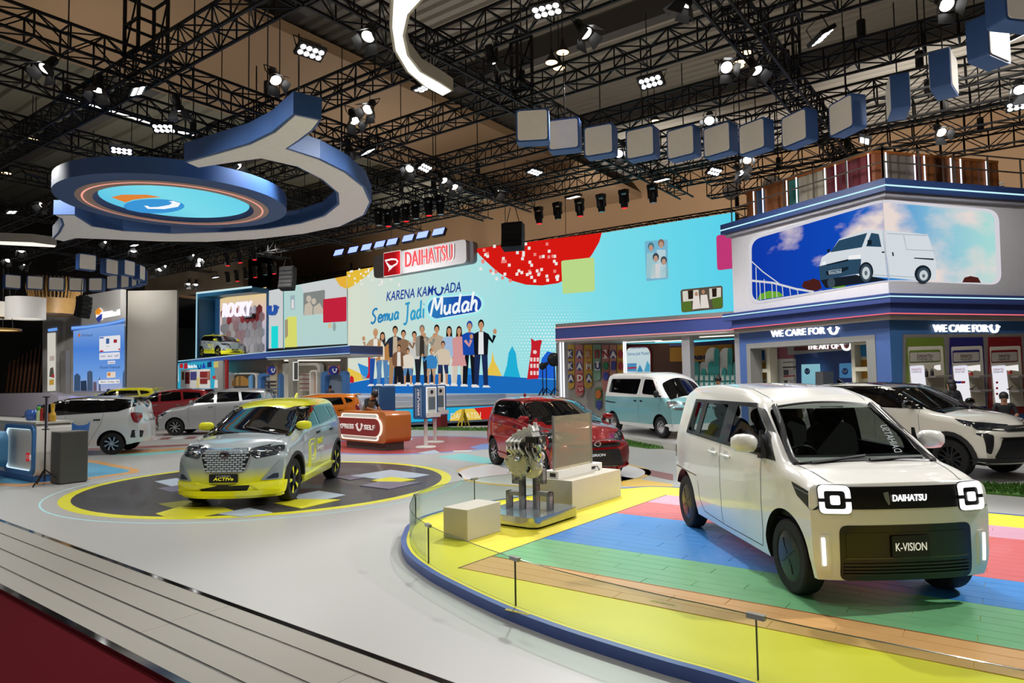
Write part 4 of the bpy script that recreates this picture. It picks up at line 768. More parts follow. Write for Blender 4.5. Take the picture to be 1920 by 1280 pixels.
grass_strip('strip of artificial turf along the foot of the stage', W2([(762, 803), (960, 803), (960, 808), (850, 807), (762, 805)])); grass_strip('strip of artificial turf in front of the minibus', W2([(1170, 826), (1262, 832), (1262, 841), (1215, 841), (1172, 835)])); grass_strip('strip of artificial turf in front of the ivory SUV', W2([(1825, 909), (1990, 915), (1990, 938), (1900, 930), (1828, 924)]))
def low_platform(name, label, L, z, top, side):
    root = thing(name, label, 'platform'); p = [tuple(onz(x, y, z).to_2d()) for x, y in L]; mb = MB(); mb.prism(p, 0, z-.01); mb.build('side_skirt', side, root, 0); mb = MB(); mb.prism(p, z-.01, z); mb.build('platform_top', top, root, 0); return root
low_platform('display_platform', 'low white display platform carrying the teal minibus', [(1150, 812), (1205, 823), (1262, 832), (1300, 836), (1420, 830), (1400, 800), (1250, 790), (1155, 792)], .165, mat('minibus_top', 'c9c7c4', .25, 0, .3, .05, 2), WHITEP)
YP = thing('display_platform', 'low grey display platform under the yellow hatchback', 'platform', (-18.2, 31.7, 0), 3.4-PI); mb = MB(); mb.prism(rrect(5.0, 2.6, .3), 0, .27); mb.build('side_skirt', WHITEP, YP, 0); mb = MB(); mb.prism(rrect(5.0, 2.6, .3), .27, .28); mb.build('platform_top', GREYW, YP, 0)
# --- coloured platform with the concept van
PZ = .085; OUT = [(757, 995), (752, 1013), (757, 1030), (770, 1046), (805, 1071), (850, 1095), (900, 1119), (960, 1145), (1050, 1178), (1150, 1210), (1250, 1240), (1330, 1262)]
BK = [(1260, 912), (1170, 914), (1100, 917), (1020, 924), (960, 932), (900, 941), (845, 952), (790, 968), (765, 983)]
front = [onz(x, y, PZ).to_2d() for x, y in OUT]; back = [onz(x, y, PZ).to_2d() for x, y in BK]
ctl = back+front+[B(-1.0, 4.04).to_2d(), B(-.3, 4.02).to_2d(), B(.6, 3.99).to_2d(), B(1.4, 3.97).to_2d(), B(2.2, 3.95).to_2d(), B(3.0, 4.5).to_2d(), B(3.3, 6).to_2d(), B(3.3, 9.8).to_2d(), B(2.8, 10.55).to_2d(), B(1.5, 10.68).to_2d(), B(-2.0, 10.8).to_2d()]
def catmull(P, n=6):
    o = []; k = len(P)
    for i in range(k):
        a, b, c, d = P[i-1], P[i], P[(i+1) % k], P[(i+2) % k]
        for j in range(n): t = j/n; o.append(b*.0+.5*((2*b)+(c-a)*t+(2*a-5*b+4*c-d)*t*t+(3*b-a-3*c+d)*t**3))
    return o
ol = catmull(ctl); cen = V((sum(p.x for p in ol)/len(ol), sum(p.y for p in ol)/len(ol)))
def inset(P, d):
    o = []; k = len(P)
    for i in range(k):
        t = (P[(i+1) % k]-P[i-1]).normalized(); n = V((-t.y, t.x)); n = n if n.dot(cen-P[i]) > 0 else -n; o.append(P[i]+n*d)
    return o
PLAT = thing('vehicle_platform', 'blue edged yellow platform with coloured planks under the white concept microvan', 'platform'); t2 = lambda L: [tuple(p) for p in L]
mb = MB(); mb.ring(t2(ol), t2(inset(ol, .06)), 0, PZ); mb.build('edge_band', mat('platform_blue', '3f5796', .4), PLAT, 30)
mb = MB(); mb.prism(t2(inset(ol, .06)), 0, PZ-.004); mb.build('yellow_deck', YELLOW, PLAT, 0)
PK = {n: mat('plank_'+n, c, .32, 0, .1, .05, 3) for n, c in dict(orange='d4a468', green='70b07c', blue='3f86cc', red='c86466', pink='c898ac').items()}
S0, S1 = -4.36, 3.05; rows = []; t = 5.04
for n, t1 in (('orange', 5.54), ('green', 6.47), ('blue', 7.33), ('mix', 8.2), ('red', 9.16), ('pink', 9.85)):
    k = max(1, round((t1-t)/.165)); rows += [(n, t+(t1-t)*i/k, t+(t1-t)*(i+1)/k) for i in range(k)]; t = t1
PM = {}
def plank(col, a, b, u, w):
    key = (col, round(b-a, 3), round(w-u, 3))
    if key not in PM:
        m = MB(); x, y = (b-a)/2-.0015, (w-u)/2-.0015; m.add([(sx*x, sy*y, z) for z in (-.006, .002) for sx, sy in ((-1, -1), (1, -1), (1, 1), (-1, 1))]+[(sx*(x-.003), sy*(y-.003), .004) for sx, sy in ((-1, -1), (1, -1), (1, 1), (-1, 1))], [(0, 1, 5, 4), (1, 2, 6, 5), (2, 3, 7, 6), (3, 0, 4, 7), (4, 5, 9, 8), (5, 6, 10, 9), (6, 7, 11, 10), (7, 4, 8, 11), (8, 9, 10, 11)]); o = m.build('plank', PK[col], PLAT, 0, False); PM[key] = o.data
    else: o = obj('plank', PM[key], PLAT)
    o.location = B((a+b)/2, (u+w)/2, PZ-.002+RND.uniform(-.0004, .0004)); o.rotation_euler = (0, 0, BA)
for i, (n, u, w) in enumerate(rows):
    L = 1.22; cuts = [S0]+[S0+L*(k+(.33*(i % 3))+.34) for k in range(0, 7) if S0+L*(k+(.33*(i % 3))+.34) < S1-.05]+[S1]
    if n == 'mix': cuts = sorted(set([c for c in cuts if abs(c+2.3) > .2]+[-2.3]))
    for a, b in zip(cuts, cuts[1:]):
        c = n if n != 'mix' else ('blue' if b <= -2.29 else 'red'); plank(c, a, b, u, w)
        if i in (4, 5) and 0: pass
mb = MB(); mb.prism(st([(S0-.014, 5.03), (S0, 5.03), (S0, 9.86), (S0-.014, 9.86)]), PZ-.004, PZ+.003); mb.build('plank_trim', mat('dark_trim', '5b4a30', .5), PLAT, 0)
mb = MB(); mb.prism(st([(S0, 5.532), (S1, 5.532), (S1, 5.545), (S0, 5.545)]), PZ-.004, PZ+.004); mb.build('plank_trim', mat('brass_trim', '9a5a30', .4, .5), PLAT, 0)
for p in ((970, 1147), (1243, 1131)):
    q = onz(*p, PZ); mb = MB(MX.Translation(q) @ MX.Rotation(BA, 4, 'Z')); mb.prism(rrect(.22, .035, .004, n=1), 0, .003); s = mb.build('warning_sticker', mat('sticker_yellow', 'b49d12', .5), PLAT, 0)
    text('sticker_lettering', 'JANGAN BERSANDAR', mat('print_black', '15130e', .6, noise=0), MX.Translation(q+V((0, 0, .003))) @ MX.Rotation(BA, 4, 'Z'), .014, s, .19, .0006)
# glass barrier round the platform
FEN = thing('glass_barrier', 'low frameless glass barrier following the edge of the coloured platform', 'barrier'); GLF = glassmat('barrier_glass', (236, 244, 239), .05, .98); fl_ = inset(ol, .10)
posts = [onz(x, y, PZ).to_2d() for x, y in ((1170, 918), (1020, 928), (888, 947), (783, 984), (775, 1058), (957, 1137), (1418, 1272))]
pi_ = [min(range(len(fl_)), key=lambda i: (fl_[i]-p).length) for p in posts]; idx = [i for i in range(len(fl_))]
segs = [(pi_[i], pi_[i+1]) for i in range(len(pi_)-1)]+[(pi_[-1], min(pi_[-1]+28, len(fl_)-20))]
for a, b in segs:
    q = [fl_[i % len(fl_)] for i in (range(a, b+1) if a < b else list(range(a, len(fl_)))+list(range(0, b+1)))]
    if len(q) < 2: continue
    mb = MB(); stroke(mb, [tuple(p) for p in q], .012, PZ-.002, PZ+.37); mb.build('glass_panel', GLF, FEN, 0)
    for zz in (PZ+.371,):
        mb = MB(); mb.tube([(p.x, p.y, zz) for p in q], .0035, 4); mb.build('glass_edge', mat('glass_edge_green', '4c5a50', .2, 0, .5), FEN, 30)
    p = q[-1]; tg = (q[-1]-q[-2]).normalized(); ang = math.atan2(tg.y, tg.x)
    mb = MB(); mb.box((p.x, p.y, PZ+.367), (.11, .035, .03), ang); mb.build('clamp', mat('brushed_clamp', '9a9c9a', .3, .8), FEN, 0); mb = MB(); mb.box((p.x, p.y, PZ+.18), (.006, .014, .36), ang); mb.build('joint', mat('joint_dark', '2c302c', .4), FEN, 0)
# ---------------------------------------------------------------- main stage and screen
SF = frame(B(0, 27, 0), E1)
def rootF(name, label, cat, F):
    r = thing(name, label, cat); r.matrix_world = F; return r
SCR = rootF('screen_wall', 'huge lit screen wall showing a waving group of people on pale blue', 'screen', SF); sx0, sx1 = -32.0, -8.7
mb = MB(); mb.prism([(sx0, 1.2), (sx1, 1.2), (sx1, 8.42), (sx0, 8.42)], -.5, 0); mb.build('screen_housing', mat('screen_side_black', '1a1d22', .6), SCR, 0)
mb = MB(); mb.poly([(sx0, 1.2), (sx1, 1.2), (sx1, 8.42), (sx0, 8.42)], .004); mb.build('screen_face', ramp_emat('screen_picture', [(0, 'dfe3d0'), (.3, 'c3e6e2'), (.55, '9fe6ea'), (.75, '7fe3f0'), (1, '5ad8f2')], 0, sx0, sx1, .92, .05, .2), SCR, 0)
def pic(name, parent, F, col, polys, off=.008, s=.92, th=.002):
    m = emat(col, s) if isinstance(col, (str, tuple)) else col
    if len(polys) > 12:
        mb = MB()
        for L in polys: mb.prism(pl(F, L), off, off+th)
        return mb.build(name, m, parent, 0)
    for L in polys: mb = MB(); mb.prism(pl(F, L), off, off+th); o = mb.build(name, m, parent, 0)
    return o
def arc_px(cx, cy, rx, ry, a0, a1, n=24): return [(cx+rx*math.cos(rad(a0+(a1-a0)*i/n)), cy+ry*math.sin(rad(a0+(a1-a0)*i/n))) for i in range(n+1)]
z5 = ZC(2.977, 640, 430)
pic('picture_sun', SCR, SF, 'dc1a14', [z5([(748, 108), (1455, 18), (1440, 70), (1400, 140), (1345, 210), (1280, 265), (1210, 300), (1120, 313), (1030, 308), (950, 285), (870, 235), (810, 180), (770, 140)])])
pic('picture_corner', SCR, SF, 'ecc13c', [z5([(30, 236), (190, 208), (140, 260), (90, 300), (34, 332)])])
pic('picture_panel', SCR, SF, 'bfdf8e', [z5(rp([(1228, 175), (1412, 155), (1416, 345), (1236, 360)], 12))], .012)
pic('picture_panel', SCR, SF, 'c43a78', [z5([(2096+0, 38)]) and rp([(1343, 441), (1384, 437), (1385, 502), (1345, 507)], 6)], .012)
r = random.Random(5); dots = {'f4f0ea': [], 'f08a80': []}
for k in range(64):
    x, y = r.uniform(770, 1210), r.uniform(70, 280)
    if (x-1100)**2/430**2+(y-20)**2/300**2 < 1: dots['f4f0ea' if r.random() < .7 else 'f08a80'].append(z5([(x, y), (x+15, y-1), (x+15, y+16), (x, y+17)]))
for k in range(36): x, y = r.uniform(40, 330), r.uniform(215, 310); dots['f4f0ea'].append(z5([(x, y), (x+10, y-1), (x+10, y+10), (x, y+11)]))
for c, L in dots.items(): tag(pic('picture_dots', SCR, SF, c, L, .014), kind='stuff')
L = []
for i in range(34):
    for j in range(24):
        x, y = 870+i*18+(9 if j % 2 else 0), 400+j*18; d = math.hypot((x-1180)/330, (y-620)/230)
        if d < 1: rr = 6.5*(1-d)+.8; L.append(z5([(x+rr*math.cos(2*PI*q/6), y+rr*math.sin(2*PI*q/6)) for q in range(6)]))
tag(pic('picture_halftone', SCR, SF, 'dcf6f8', L, .010), kind='stuff')
# skyline silhouettes
pic('picture_ground', SCR, SF, '1d6cc0', [z5([(36, 860), (150, 838), (300, 818), (520, 808), (800, 812), (1000, 826), (1200, 838), (1200, 915), (38, 915)])], .016)
pic('picture_skyline_blue', SCR, SF, '2f8fd6', [z5([(92, 745), (130, 760), (170, 775), (175, 832), (120, 835)]), z5([(250, 760), (300, 740), (300, 818), (250, 820)]), z5([(700, 770), (740, 780), (740, 812), (700, 812)])], .014)
pic('picture_tower_red', SCR, SF, 'c8202c', [z5([(150, 665), (164, 665), (162, 800), (172, 830), (140, 830), (152, 800)]), z5([(45, 855), (48, 828), (58, 814), (70, 826), (72, 855)]), z5([(1060, 605), (1080, 622), (1110, 616), (1122, 620), (1112, 660), (1100, 832), (1038, 836), (1062, 660)])], .018)
pic('picture_tower_windows', SCR, SF, 'f0d4d0', [z5([(x, y), (x+12, y), (x+12, y+22), (x, y+22)]) for x in (1056, 1074, 1092) for y in (715, 750, 790)]+[z5([(1082+11*math.cos(a/2), 684+11*math.sin(a/2)) for a in range(12)])], .022)
pic('picture_stupa', SCR, SF, 'ecc850', [z5([(845, 680), (856, 735), (885, 790), (896, 818), (808, 818), (820, 780), (838, 735)]), z5([(36, 770), (100, 800), (150, 835), (40, 856)])], .014)
pic('picture_temple', SCR, SF, '22b4dc', [z5([(955, 650), (975, 690), (985, 770), (1000, 826), (905, 822), (925, 760), (935, 690)])], .014)
pic('picture_building_blue', SCR, SF, '2064d8', [z5([(1120, 720), (1150, 680), (1190, 690), (1198, 835), (1095, 830)])], .014)
# writing
def txt_at(name, s, m, F, X, Y, X2, Y2, h, parent, off=.02, depth=.01, shear=0, bold=0):
    a, b = V(inframe(F, X, Y)), V(inframe(F, X2, Y2)); d = b-a; M = MX.Translation((a.x+d.x/2, a.y+d.y/2, off)) @ MX.Rotation(math.atan2(d.y, d.x), 4, 'Z')
    return text(name, s, m, M, h, parent, d.length, depth, shear, bold)
NB = emat('22409c', .9); txt_at('screen_lettering', 'KARENA KAM', NB, SF, 725, 556, 814, 544, .52, SCR, .03, .004, .2, .012); txt_at('screen_lettering', 'ADA', NB, SF, 833, 541, 865, 537, .52, SCR, .03, .004, .2, .012)
mb = MB(); smile(mb, *inframe(SF, 823.5, 544), .75, MX(), .03, .034); mb.build('screen_smile_mark', NB, SCR, 0)
HAND = dict(S=[[(.62, .95), (.4, 1.02), (.15, .9), (.1, .7), (.3, .52), (.45, .35), (.4, .1), (.15, -.02), (-.05, .1)]], e=[[(.05, .25), (.4, .3), (.38, .48), (.2, .5), (.05, .3), (.1, .05), (.3, .0), (.48, .12)]], m=[[(.05, .5), (.02, 0)], [(.03, .3), (.2, .48), (.3, .4), (.28, 0)], [(.29, .3), (.46, .48), (.56, .4), (.55, .0)]], u=[[(.05, .5), (.05, .15), (.2, 0), (.38, .12), (.42, .5)], [(.42, .5), (.42, .1), (.52, 0)]],
    a=[[(.42, .42), (.22, .5), (.04, .3), (.1, .03), (.3, .05), (.42, .3)], [(.44, .48), (.42, .1), (.54, 0)]], J=[[(.1, .98), (.6, 1.0)], [(.4, 1.0), (.38, .3), (.3, -.1), (.12, -.2), (0, -.1)]], d=[[(.42, .4), (.22, .48), (.04, .3), (.1, .03), (.3, .05), (.42, .3)], [(.46, 1.0), (.42, .3), (.44, .1), (.55, 0)]], i=[[(.1, .5), (.1, .05), (.18, 0)], [(.11, .72), (.13, .76)]], M=[[(.0, 0), (.18, 1.0), (.42, .3), (.7, 1.0), (.78, 0)]], h=[[(.08, 1.0), (.02, 0)], [(.05, .3), (.22, .5), (.36, .4), (.38, .0), (.46, .02)]])
ADV = dict(S=.75, e=.55, m=.7, u=.62, a=.62, J=.75, d=.64, i=.3, M=.95, h=.55)
def handwrite(name, s, m, F, X, Y, X2, Y2, h, w, parent, off):
    a, b = V(inframe(F, X, Y)), V(inframe(F, X2, Y2)); d = b-a; tot = sum(ADV[c] for c in s); k = d.length/tot; T = MX.Translation((a.x, a.y, 0)) @ MX.Rotation(math.atan2(d.y, d.x), 4, 'Z'); x = 0
    for c in s:
        mb = MB()
        for q, stq in enumerate(HAND[c]):
            P = [V((x+p[0]+.18*p[1], p[1])) for p in stq]; P = [(p.x*k, p.y*h) for p in P]
            if len(P) > 2:
                P2 = []
                for i in range(len(P)-1):
                    p0, p1, p2, p3 = P[max(i-1, 0)], P[i], P[i+1], P[min(i+2, len(P)-1)]
                    for j in range(4): t = j/4; P2.append(tuple(.5*(2*p1[e]+(p2[e]-p0[e])*t+(2*p0[e]-5*p1[e]+4*p2[e]-p3[e])*t*t+(3*p1[e]-p0[e]-3*p2[e]+p3[e])*t**3) for e in (0, 1)))
                P = P2+[P[-1]]
            stroke(mb, P, w, off+.001*q, off+.006+.001*q, T)
        mb.build(name, m, parent, 0); x += ADV[c]
HB = ramp_emat('handwriting_blue', [(0, '2a74b8'), (1, '3ab0d8')], 0, -31, -25, .9)
handwrite('screen_lettering', 'Semua', HB, SF, 697, 606, 750, 597, .78, .13, SCR, .03); handwrite('screen_lettering', 'Jadi', HB, SF, 758, 602, 798, 594, .95, .13, SCR, .03)
pill = lambda g: z5([(x, y) for x, y in ribbon(arc_px(540, 440, 60+g, 62+g, 262, 98, 12)[::1], .1)[:13]]+[(x, y) for x, y in arc_px(730, 415, 58+g, 52+g, 80, -80, 12)])
pic('picture_pill_glow', SCR, SF, 'a8f2f2', [pill(14)], .012); pic('picture_pill_rim', SCR, SF, 'd8f6fa', [pill(1)], .018); pic('picture_pill', SCR, SF, ramp_emat('pill_blue', [(0, '3fb8e0'), (1, '1d4fb0')], 0, -28.6, -23.2, .9), [pill(-4)], .022)
handwrite('screen_lettering', 'Mudah', emat('f4fafc', .95), SF, 808, 592, 898, 580, .95, .15, SCR, .03)
# the printed group of people
SK = 'c8946e'; z41 = ZC(4.128, 640, 430)
PPL = [(268, 770, 1212, 'b89878', 'f0ece4', '2450a0', 'caa67a', 1, 1), (322, 797, 1212, 'b8824a', 'e8dcc8', '5a86b4', '201814', 1, 0), (420, 750, 1212, '2a3040', 'c8b49a', 'a8845e', '1c1614', 1, 1), (484, 780, 1200, '8e6e54', '8e6e54', '1c1c22', '1c1614', 1, 2), (568, 790, 1200, 'd0cec8', 'd0cec8', '1c1c22', '181414', 1, 0), (628, 742, 1205, '8e8a80', '3a342e', '242630', '7c7872', 1, 2), (742, 740, 1200, 'bca890', 'bca890', '20222a', '181414', 1, 1), (838, 752, 1205, 'a4c0e0', 'a4c0e0', 'dcd8d0', '181414', 1, 0), (915, 752, 1212, 'd89a9a', 'd89a9a', 'd4c8b8', '3a2018', 1, 2), (996, 712, 1215, '1c4cae', '1c4cae', '16181e', '1a44a0', 1, 0), (1085, 702, 1222, '14161e', 'eceef0', '1e2c54', '141214', 1, 2),
       (450, 893, 1212, '7a5640', 'e8e4dc', '1e1e22', '181414', .72, 0), (520, 920, 1212, 'e6dccc', 'e6dccc', '5a86b4', '181414', .68, 0), (700, 925, 1212, '3a86c4', '3a86c4', 'c09e80', '181414', .67, 1), (792, 866, 1212, 'd8c8b0', 'd8c8b0', '26345e', '181414', .8, 1)]
CR_ = {}
def addc(c, L, o): CR_.setdefault((c, o), []).append(z41(L))
for q, (x, y0, y1, top, inn, leg, hair, k, wave) in enumerate(PPL):
    H_ = y1-y0; hw = H_*.055; o = .03+.004*(q > 10)+.0006*q; hd = H_*.14; kid = k < .9; sh = y0+hd*1.25; wa = y0+H_*.5; sw = H_*(.115 if not kid else .13)
    el = lambda cx, cy, rx, ry: [(cx+rx*math.cos(a*PI/8), cy+ry*math.sin(a*PI/8)) for a in range(16)]
    addc(hair, el(x, y0+hd*.42, hw*.82, hd*.5), o); 
    if hair in ('201814', '3a2018') or q == 7: addc(hair, [(x-hw*.85, y0+hd*.4), (x+hw*.85, y0+hd*.4), (x+hw*1.0, y0+hd*1.5), (x-hw*1.0, y0+hd*1.5)], o)
    addc(SK, el(x, y0+hd*.58, hw*.62, hd*.42), o+.002); addc(SK, [(x-hw*.3, y0+hd*.8), (x+hw*.3, y0+hd*.8), (x+hw*.35, sh+4), (x-hw*.35, sh+4)], o+.001)
    addc(top, [(x-sw*.35, sh-3), (x+sw*.35, sh-3), (x+sw, sh+hd*.22), (x+sw*.86, wa+8), (x-sw*.86, wa+8), (x-sw, sh+hd*.22)], o+.003)
    if inn != top: addc(inn, [(x-sw*.3, sh), (x+sw*.3, sh), (x+sw*.35, wa+4), (x-sw*.35, wa+4)], o+.004)
    if q == 8: addc(top, [(x-sw*.8, wa), (x+sw*.8, wa), (x+sw*1.1, wa+H_*.16), (x-sw*1.1, wa+H_*.16)], o+.004)
    le = y1-10 if not kid or q == 11 else wa+H_*.22
    for s in (-1, 1):
        addc(leg, [(x+s*sw*.05, wa), (x+s*sw*.84, wa), (x+s*sw*.92, le), (x+s*sw*.36, le)], o+.002)
        if le < y1-12: addc(SK, [(x+s*sw*.4, le), (x+s*sw*.8, le), (x+s*sw*.78, y1-8), (x+s*sw*.45, y1-8)], o+.001)
        addc('e8e6e2', [(x+s*sw*.3, y1-16), (x+s*sw*.95, y1-16), (x+s*sw*1.25, y1), (x+s*sw*.2, y1)], o+.003)
        up = (wave == 1 and s == -1) or (wave == 2 and s == 1)
        if up:
            addc(top, ribbon([(x+s*sw*.85, sh+hd*.4), (x+s*sw*1.5, sh+hd*1.05), (x+s*sw*1.75, sh+hd*.35)], H_*.05), o+.005); addc(SK, el(x+s*sw*1.8, sh-hd*.05, H_*.028, H_*.04), o+.005)
        else: addc(top, ribbon([(x+s*sw*.9, sh+hd*.35), (x+s*sw*1.12, sh+hd*1.3), (x+s*sw*.9, wa+4)], H_*.05), o+.0015); addc(SK, el(x+s*sw*.9, wa+10, H_*.02, H_*.03), o+.0016)
MBs = {}
for (c, o), Ls in CR_.items():
    mb = MBs.setdefault(c, MB())
    for L_ in Ls: mb.prism(pl(SF, L_), o, o+.001)
for c, mb in MBs.items(): tag(mb.build('picture_people', emat(c, .9), SCR, 0), kind='stuff')
pic('picture_photo', SCR, SF, '78b8d4', [rp([(1209, 452), (1252, 449), (1253, 523), (1212, 527)], 3)], .012)
for i, (x, y, c) in enumerate(((1221, 462, '4a7a8a'), (1240, 456, '8a6a58'), (1230, 482, '3a4650'), (1245, 488, '44525a'))):
    pic('picture_photo_figure', SCR, SF, ['9cc8d0', 'b8d4dc', 'e2d8d4', '86b8c4'][i], [[(x-8, y+12), (x+8, y+12), (x+9, 520), (x-9, 522)]], .016); pic('picture_photo_face', SCR, SF, 'c09a84', [circ(4, x, y+3, 12, 6)], .02); pic('picture_photo_hair', SCR, SF, c, [circ(6, x, y, 12, 8)], .018)
pic('picture_porch_photo', SCR, SF, '5a5246', [rp([(1276, 543), (1355, 535), (1356, 578), (1278, 586)], 5)], .012); pic('picture_porch_wall', SCR, SF, 'd8d4c8', [[(1280, 546), (1310, 543), (1311, 562), (1281, 566)], [(1330, 541), (1352, 539), (1352, 560), (1331, 561)]], .015); pic('picture_porch_plants', SCR, SF, '55702c', [[(1278, 566), (1296, 564), (1298, 583), (1279, 584)], [(1334, 560), (1354, 556), (1355, 576), (1338, 578)]], .016)
pic('picture_porch_windows', SCR, SF, '2a2018', [[(1290, 545), (1300, 544), (1300, 560), (1291, 561)], [(1335, 541), (1344, 540), (1344, 556), (1336, 557)]], .017); pic('picture_porch_people', SCR, SF, 'e4dcd4', [[(1300, 556), (1311, 554), (1314, 578), (1299, 580)], [(1314, 553), (1326, 552), (1330, 577), (1314, 578)]], .02); pic('picture_porch_faces', SCR, SF, 'b48468', [circ(3, 1306, 551, 10, 4), circ(3.2, 1319, 547, 10, 4)], .022)
# left continuation of the screen with pictures
LF = frame(B(0, 27.5, 0), E1); SC3 = rootF('side_screen', 'pale side screen with photo collage above the far shops', 'screen', LF); z4 = ZC(5.3333, 300, 500); a0 = inframe(LF, 500, 600)[0]; a1 = inframe(LF, 656, 600)[0]; zb = 3.7; zt = inframe(LF, 650, 521)[1]
mb = MB(); mb.prism([(a0, zb), (a1, zb), (a1, zt), (a0, zt)], -.4, 0); mb.build('screen_housing', mat('screen_side_black', '1a1d22', .6), SC3, 0)
pic('screen_face', SC3, LF, 'bfe0dc', [z4([(1245, 205), (1870, 90), (1875, 770), (1245, 805)])], .004, .85); pic('picture_white', SC3, LF, 'd8dcdc', [z4([(1400, 180), (1780, 110), (1868, 200), (1868, 320), (1640, 345), (1640, 260), (1440, 260)]), z4([(1085, 240), (1232, 212), (1232, 810), (1085, 818)])], .006, .85)
pic('picture_corner', SC3, LF, 'ecb53c', [z4([(1750, 112), (1868, 90), (1868, 220), (1800, 190)])], .01); pic('picture_photo', SC3, LF, '868a86', [z4(rp([(1435, 262), (1650, 230), (1652, 465), (1435, 488)], 10))], .012); pic('picture_photo_couple', SC3, LF, 'c6bcac', [z4([(1450, 380), (1500, 350), (1530, 400), (1525, 480), (1440, 486)]), z4([(1540, 400), (1600, 360), (1635, 430), (1630, 468), (1535, 478)]), z4(circ(26, 1490, 320, 12, 34)), z4(circ(24, 1540, 345, 12, 32))], .016)
pic('picture_panel', SC3, LF, 'c8243e', [z4(rp([(1634, 325), (1868, 298), (1868, 545), (1634, 560)], 12))], .02); pic('picture_panel', SC3, LF, 'dce070', [z4([(1285, 500), (1368, 495), (1372, 800), (1250, 806), (1255, 530)])], .012); pic('picture_panel', SC3, LF, '22dcdc', [z4([(1115, 596), (1183, 590), (1183, 812), (1115, 815)])], .012)
pic('picture_photo', SC3, LF, 'a89878', [z4([(1250, 530), (1280, 525), (1282, 690), (1252, 720)])], .016); pic('picture_photo', SC3, LF, '9cb4bc', [z4([(1305, 290), (1350, 282), (1350, 425), (1308, 430)])], .012); pic('picture_figures', SC3, LF, 'e6e2e0', [z4([(1318, 330), (1340, 325), (1342, 415), (1316, 420)])], .016)
pic('picture_vase', SC3, LF, '97aaa8', [z4(circ(17, 1745, 600, 14, 46))], .014); pic('picture_vase', SC3, LF, 'd8c098', [z4(circ(18, 1700, 590, 12, 28))], .016)
for x in (1075, 1240): pic('light_seam', SC3, LF, '9adce0', [z4([(x, 235), (x+8, 234), (x+8, 815), (x, 816)])], .02)
mb = MB(); smile(mb, *inframe(LF, *z4([(1150, 425)])[0]), 1.05, MX(), .05, .3); mb.build('smile_mark', mat('sign_blue', '1c54b0', .4, emit=.35), SC3, 20)
# niche with the car name sign
NF = frame(B(0, 27.3, 0), E1); NI = rootF('name_sign_niche', 'blue framed niche with grey faceted wall and lit car name above the shop roof', 'sign', NF); q = [inframe(NF, *z4([p])[0]) for p in ((512, 275), (1065, 215), (1065, 830), (512, 850))]
mb = MB(); mb.prism([q[0], q[1], (q[1][0], 3.6), (q[0][0], 3.6)], -.4, 0); mb.build('niche_back', mat('niche_blue', '2d6090', .5), NI, 0)
mb = MB(); w = .3; mb.prism([q[0], q[1], (q[1][0], q[1][1]-.35), (q[0][0]+.3, q[0][1]-.35), (q[0][0]+.3, 3.6), (q[0][0], 3.6)], 0, 1.1); mb.build('niche_frame', TEALB, NI, 0); mb = MB(); mb.prism([(q[0][0], q[0][1]-.08), (q[1][0], q[1][1]-.08), (q[1][0], q[1][1]+.04), (q[0][0], q[0][1]+.04)], 1.1, 1.16); mb.build('light_strip', emat('cfeef4', .9), NI, 0)
mb = MB(); mb.prism([(q[0][0], 3.6), (q[0][0]+.08, 3.6), (q[0][0]+.08, q[0][1]), (q[0][0], q[0][1])], 1.1, 1.16); mb.build('light_strip', emat('a8d8e8', .8), NI, 0)
fx0, fx1 = inframe(NF, *z4([(605, 500)])[0])[0], inframe(NF, *z4([(1062, 500)])[0])[0]; ftop = inframe(NF, *z4([(830, 275)])[0])[1]
mb = MB(); mb.prism([(fx0, 3.6), (fx1, 3.6), (fx1, ftop+.25), (fx0, ftop-.1)], .0, .05); mb.build('niche_light_band', ramp_emat('niche_glow', [(0, 'b8b4c0'), (.45, 'c8bfd0'), (.7, 'e8cfc8'), (1, 'f0d69a')], 1, 3.6, ftop, .85), NI, 0)
r = random.Random(2); fw = fx1-fx0-.5; PN = [mat('facet_'+str(i), c, .35, .3, 0, .1, 2) for i, c in enumerate(('c4c2ca', 'b4b2be', 'd0cdd4', 'b898a0', 'a8444a'))]
for i in range(9):
    for j in range(8):
        x = fx0+.25+fw*(i+.5*(j % 2))/9.2; z = 3.65+j*.52; s = fw/9.2/1.9*.98
        if z+.3 > ftop-1.0: continue
        mb = MB(); h = r.uniform(.02, .14); mb.prism([(x+s*.95, z-.17), (x+s*1.9, z), (x+s*1.9, z+.34), (x+s*.95, z+.51), (x, z+.34), (x, z)], .05, .05+h); mb.build('facet', PN[4 if j > 4 and r.random() < .45 else r.randrange(4)], NI, 0)
txt_at('name_lettering', 'ROCKY', emat('f2ecfa', 1.1), NF, *z4([(672, 440)])[0], *z4([(965, 418)])[0], .95, NI, .3, .12, .15, .03)
mb = MB(); mb.prism(pl(NF, z4([(875, 480), (972, 468), (972, 510), (875, 522)])), .2, .3); sg_ = mb.build('small_sign', mat('sign_dark', '2a3036', .4), NI, 0); txt_at('sign_lettering', 'SMART', emat('d8d8e0', .8), NF, *z4([(885, 498)])[0], *z4([(962, 486)])[0], .2, sg_, .31, .01, .2)
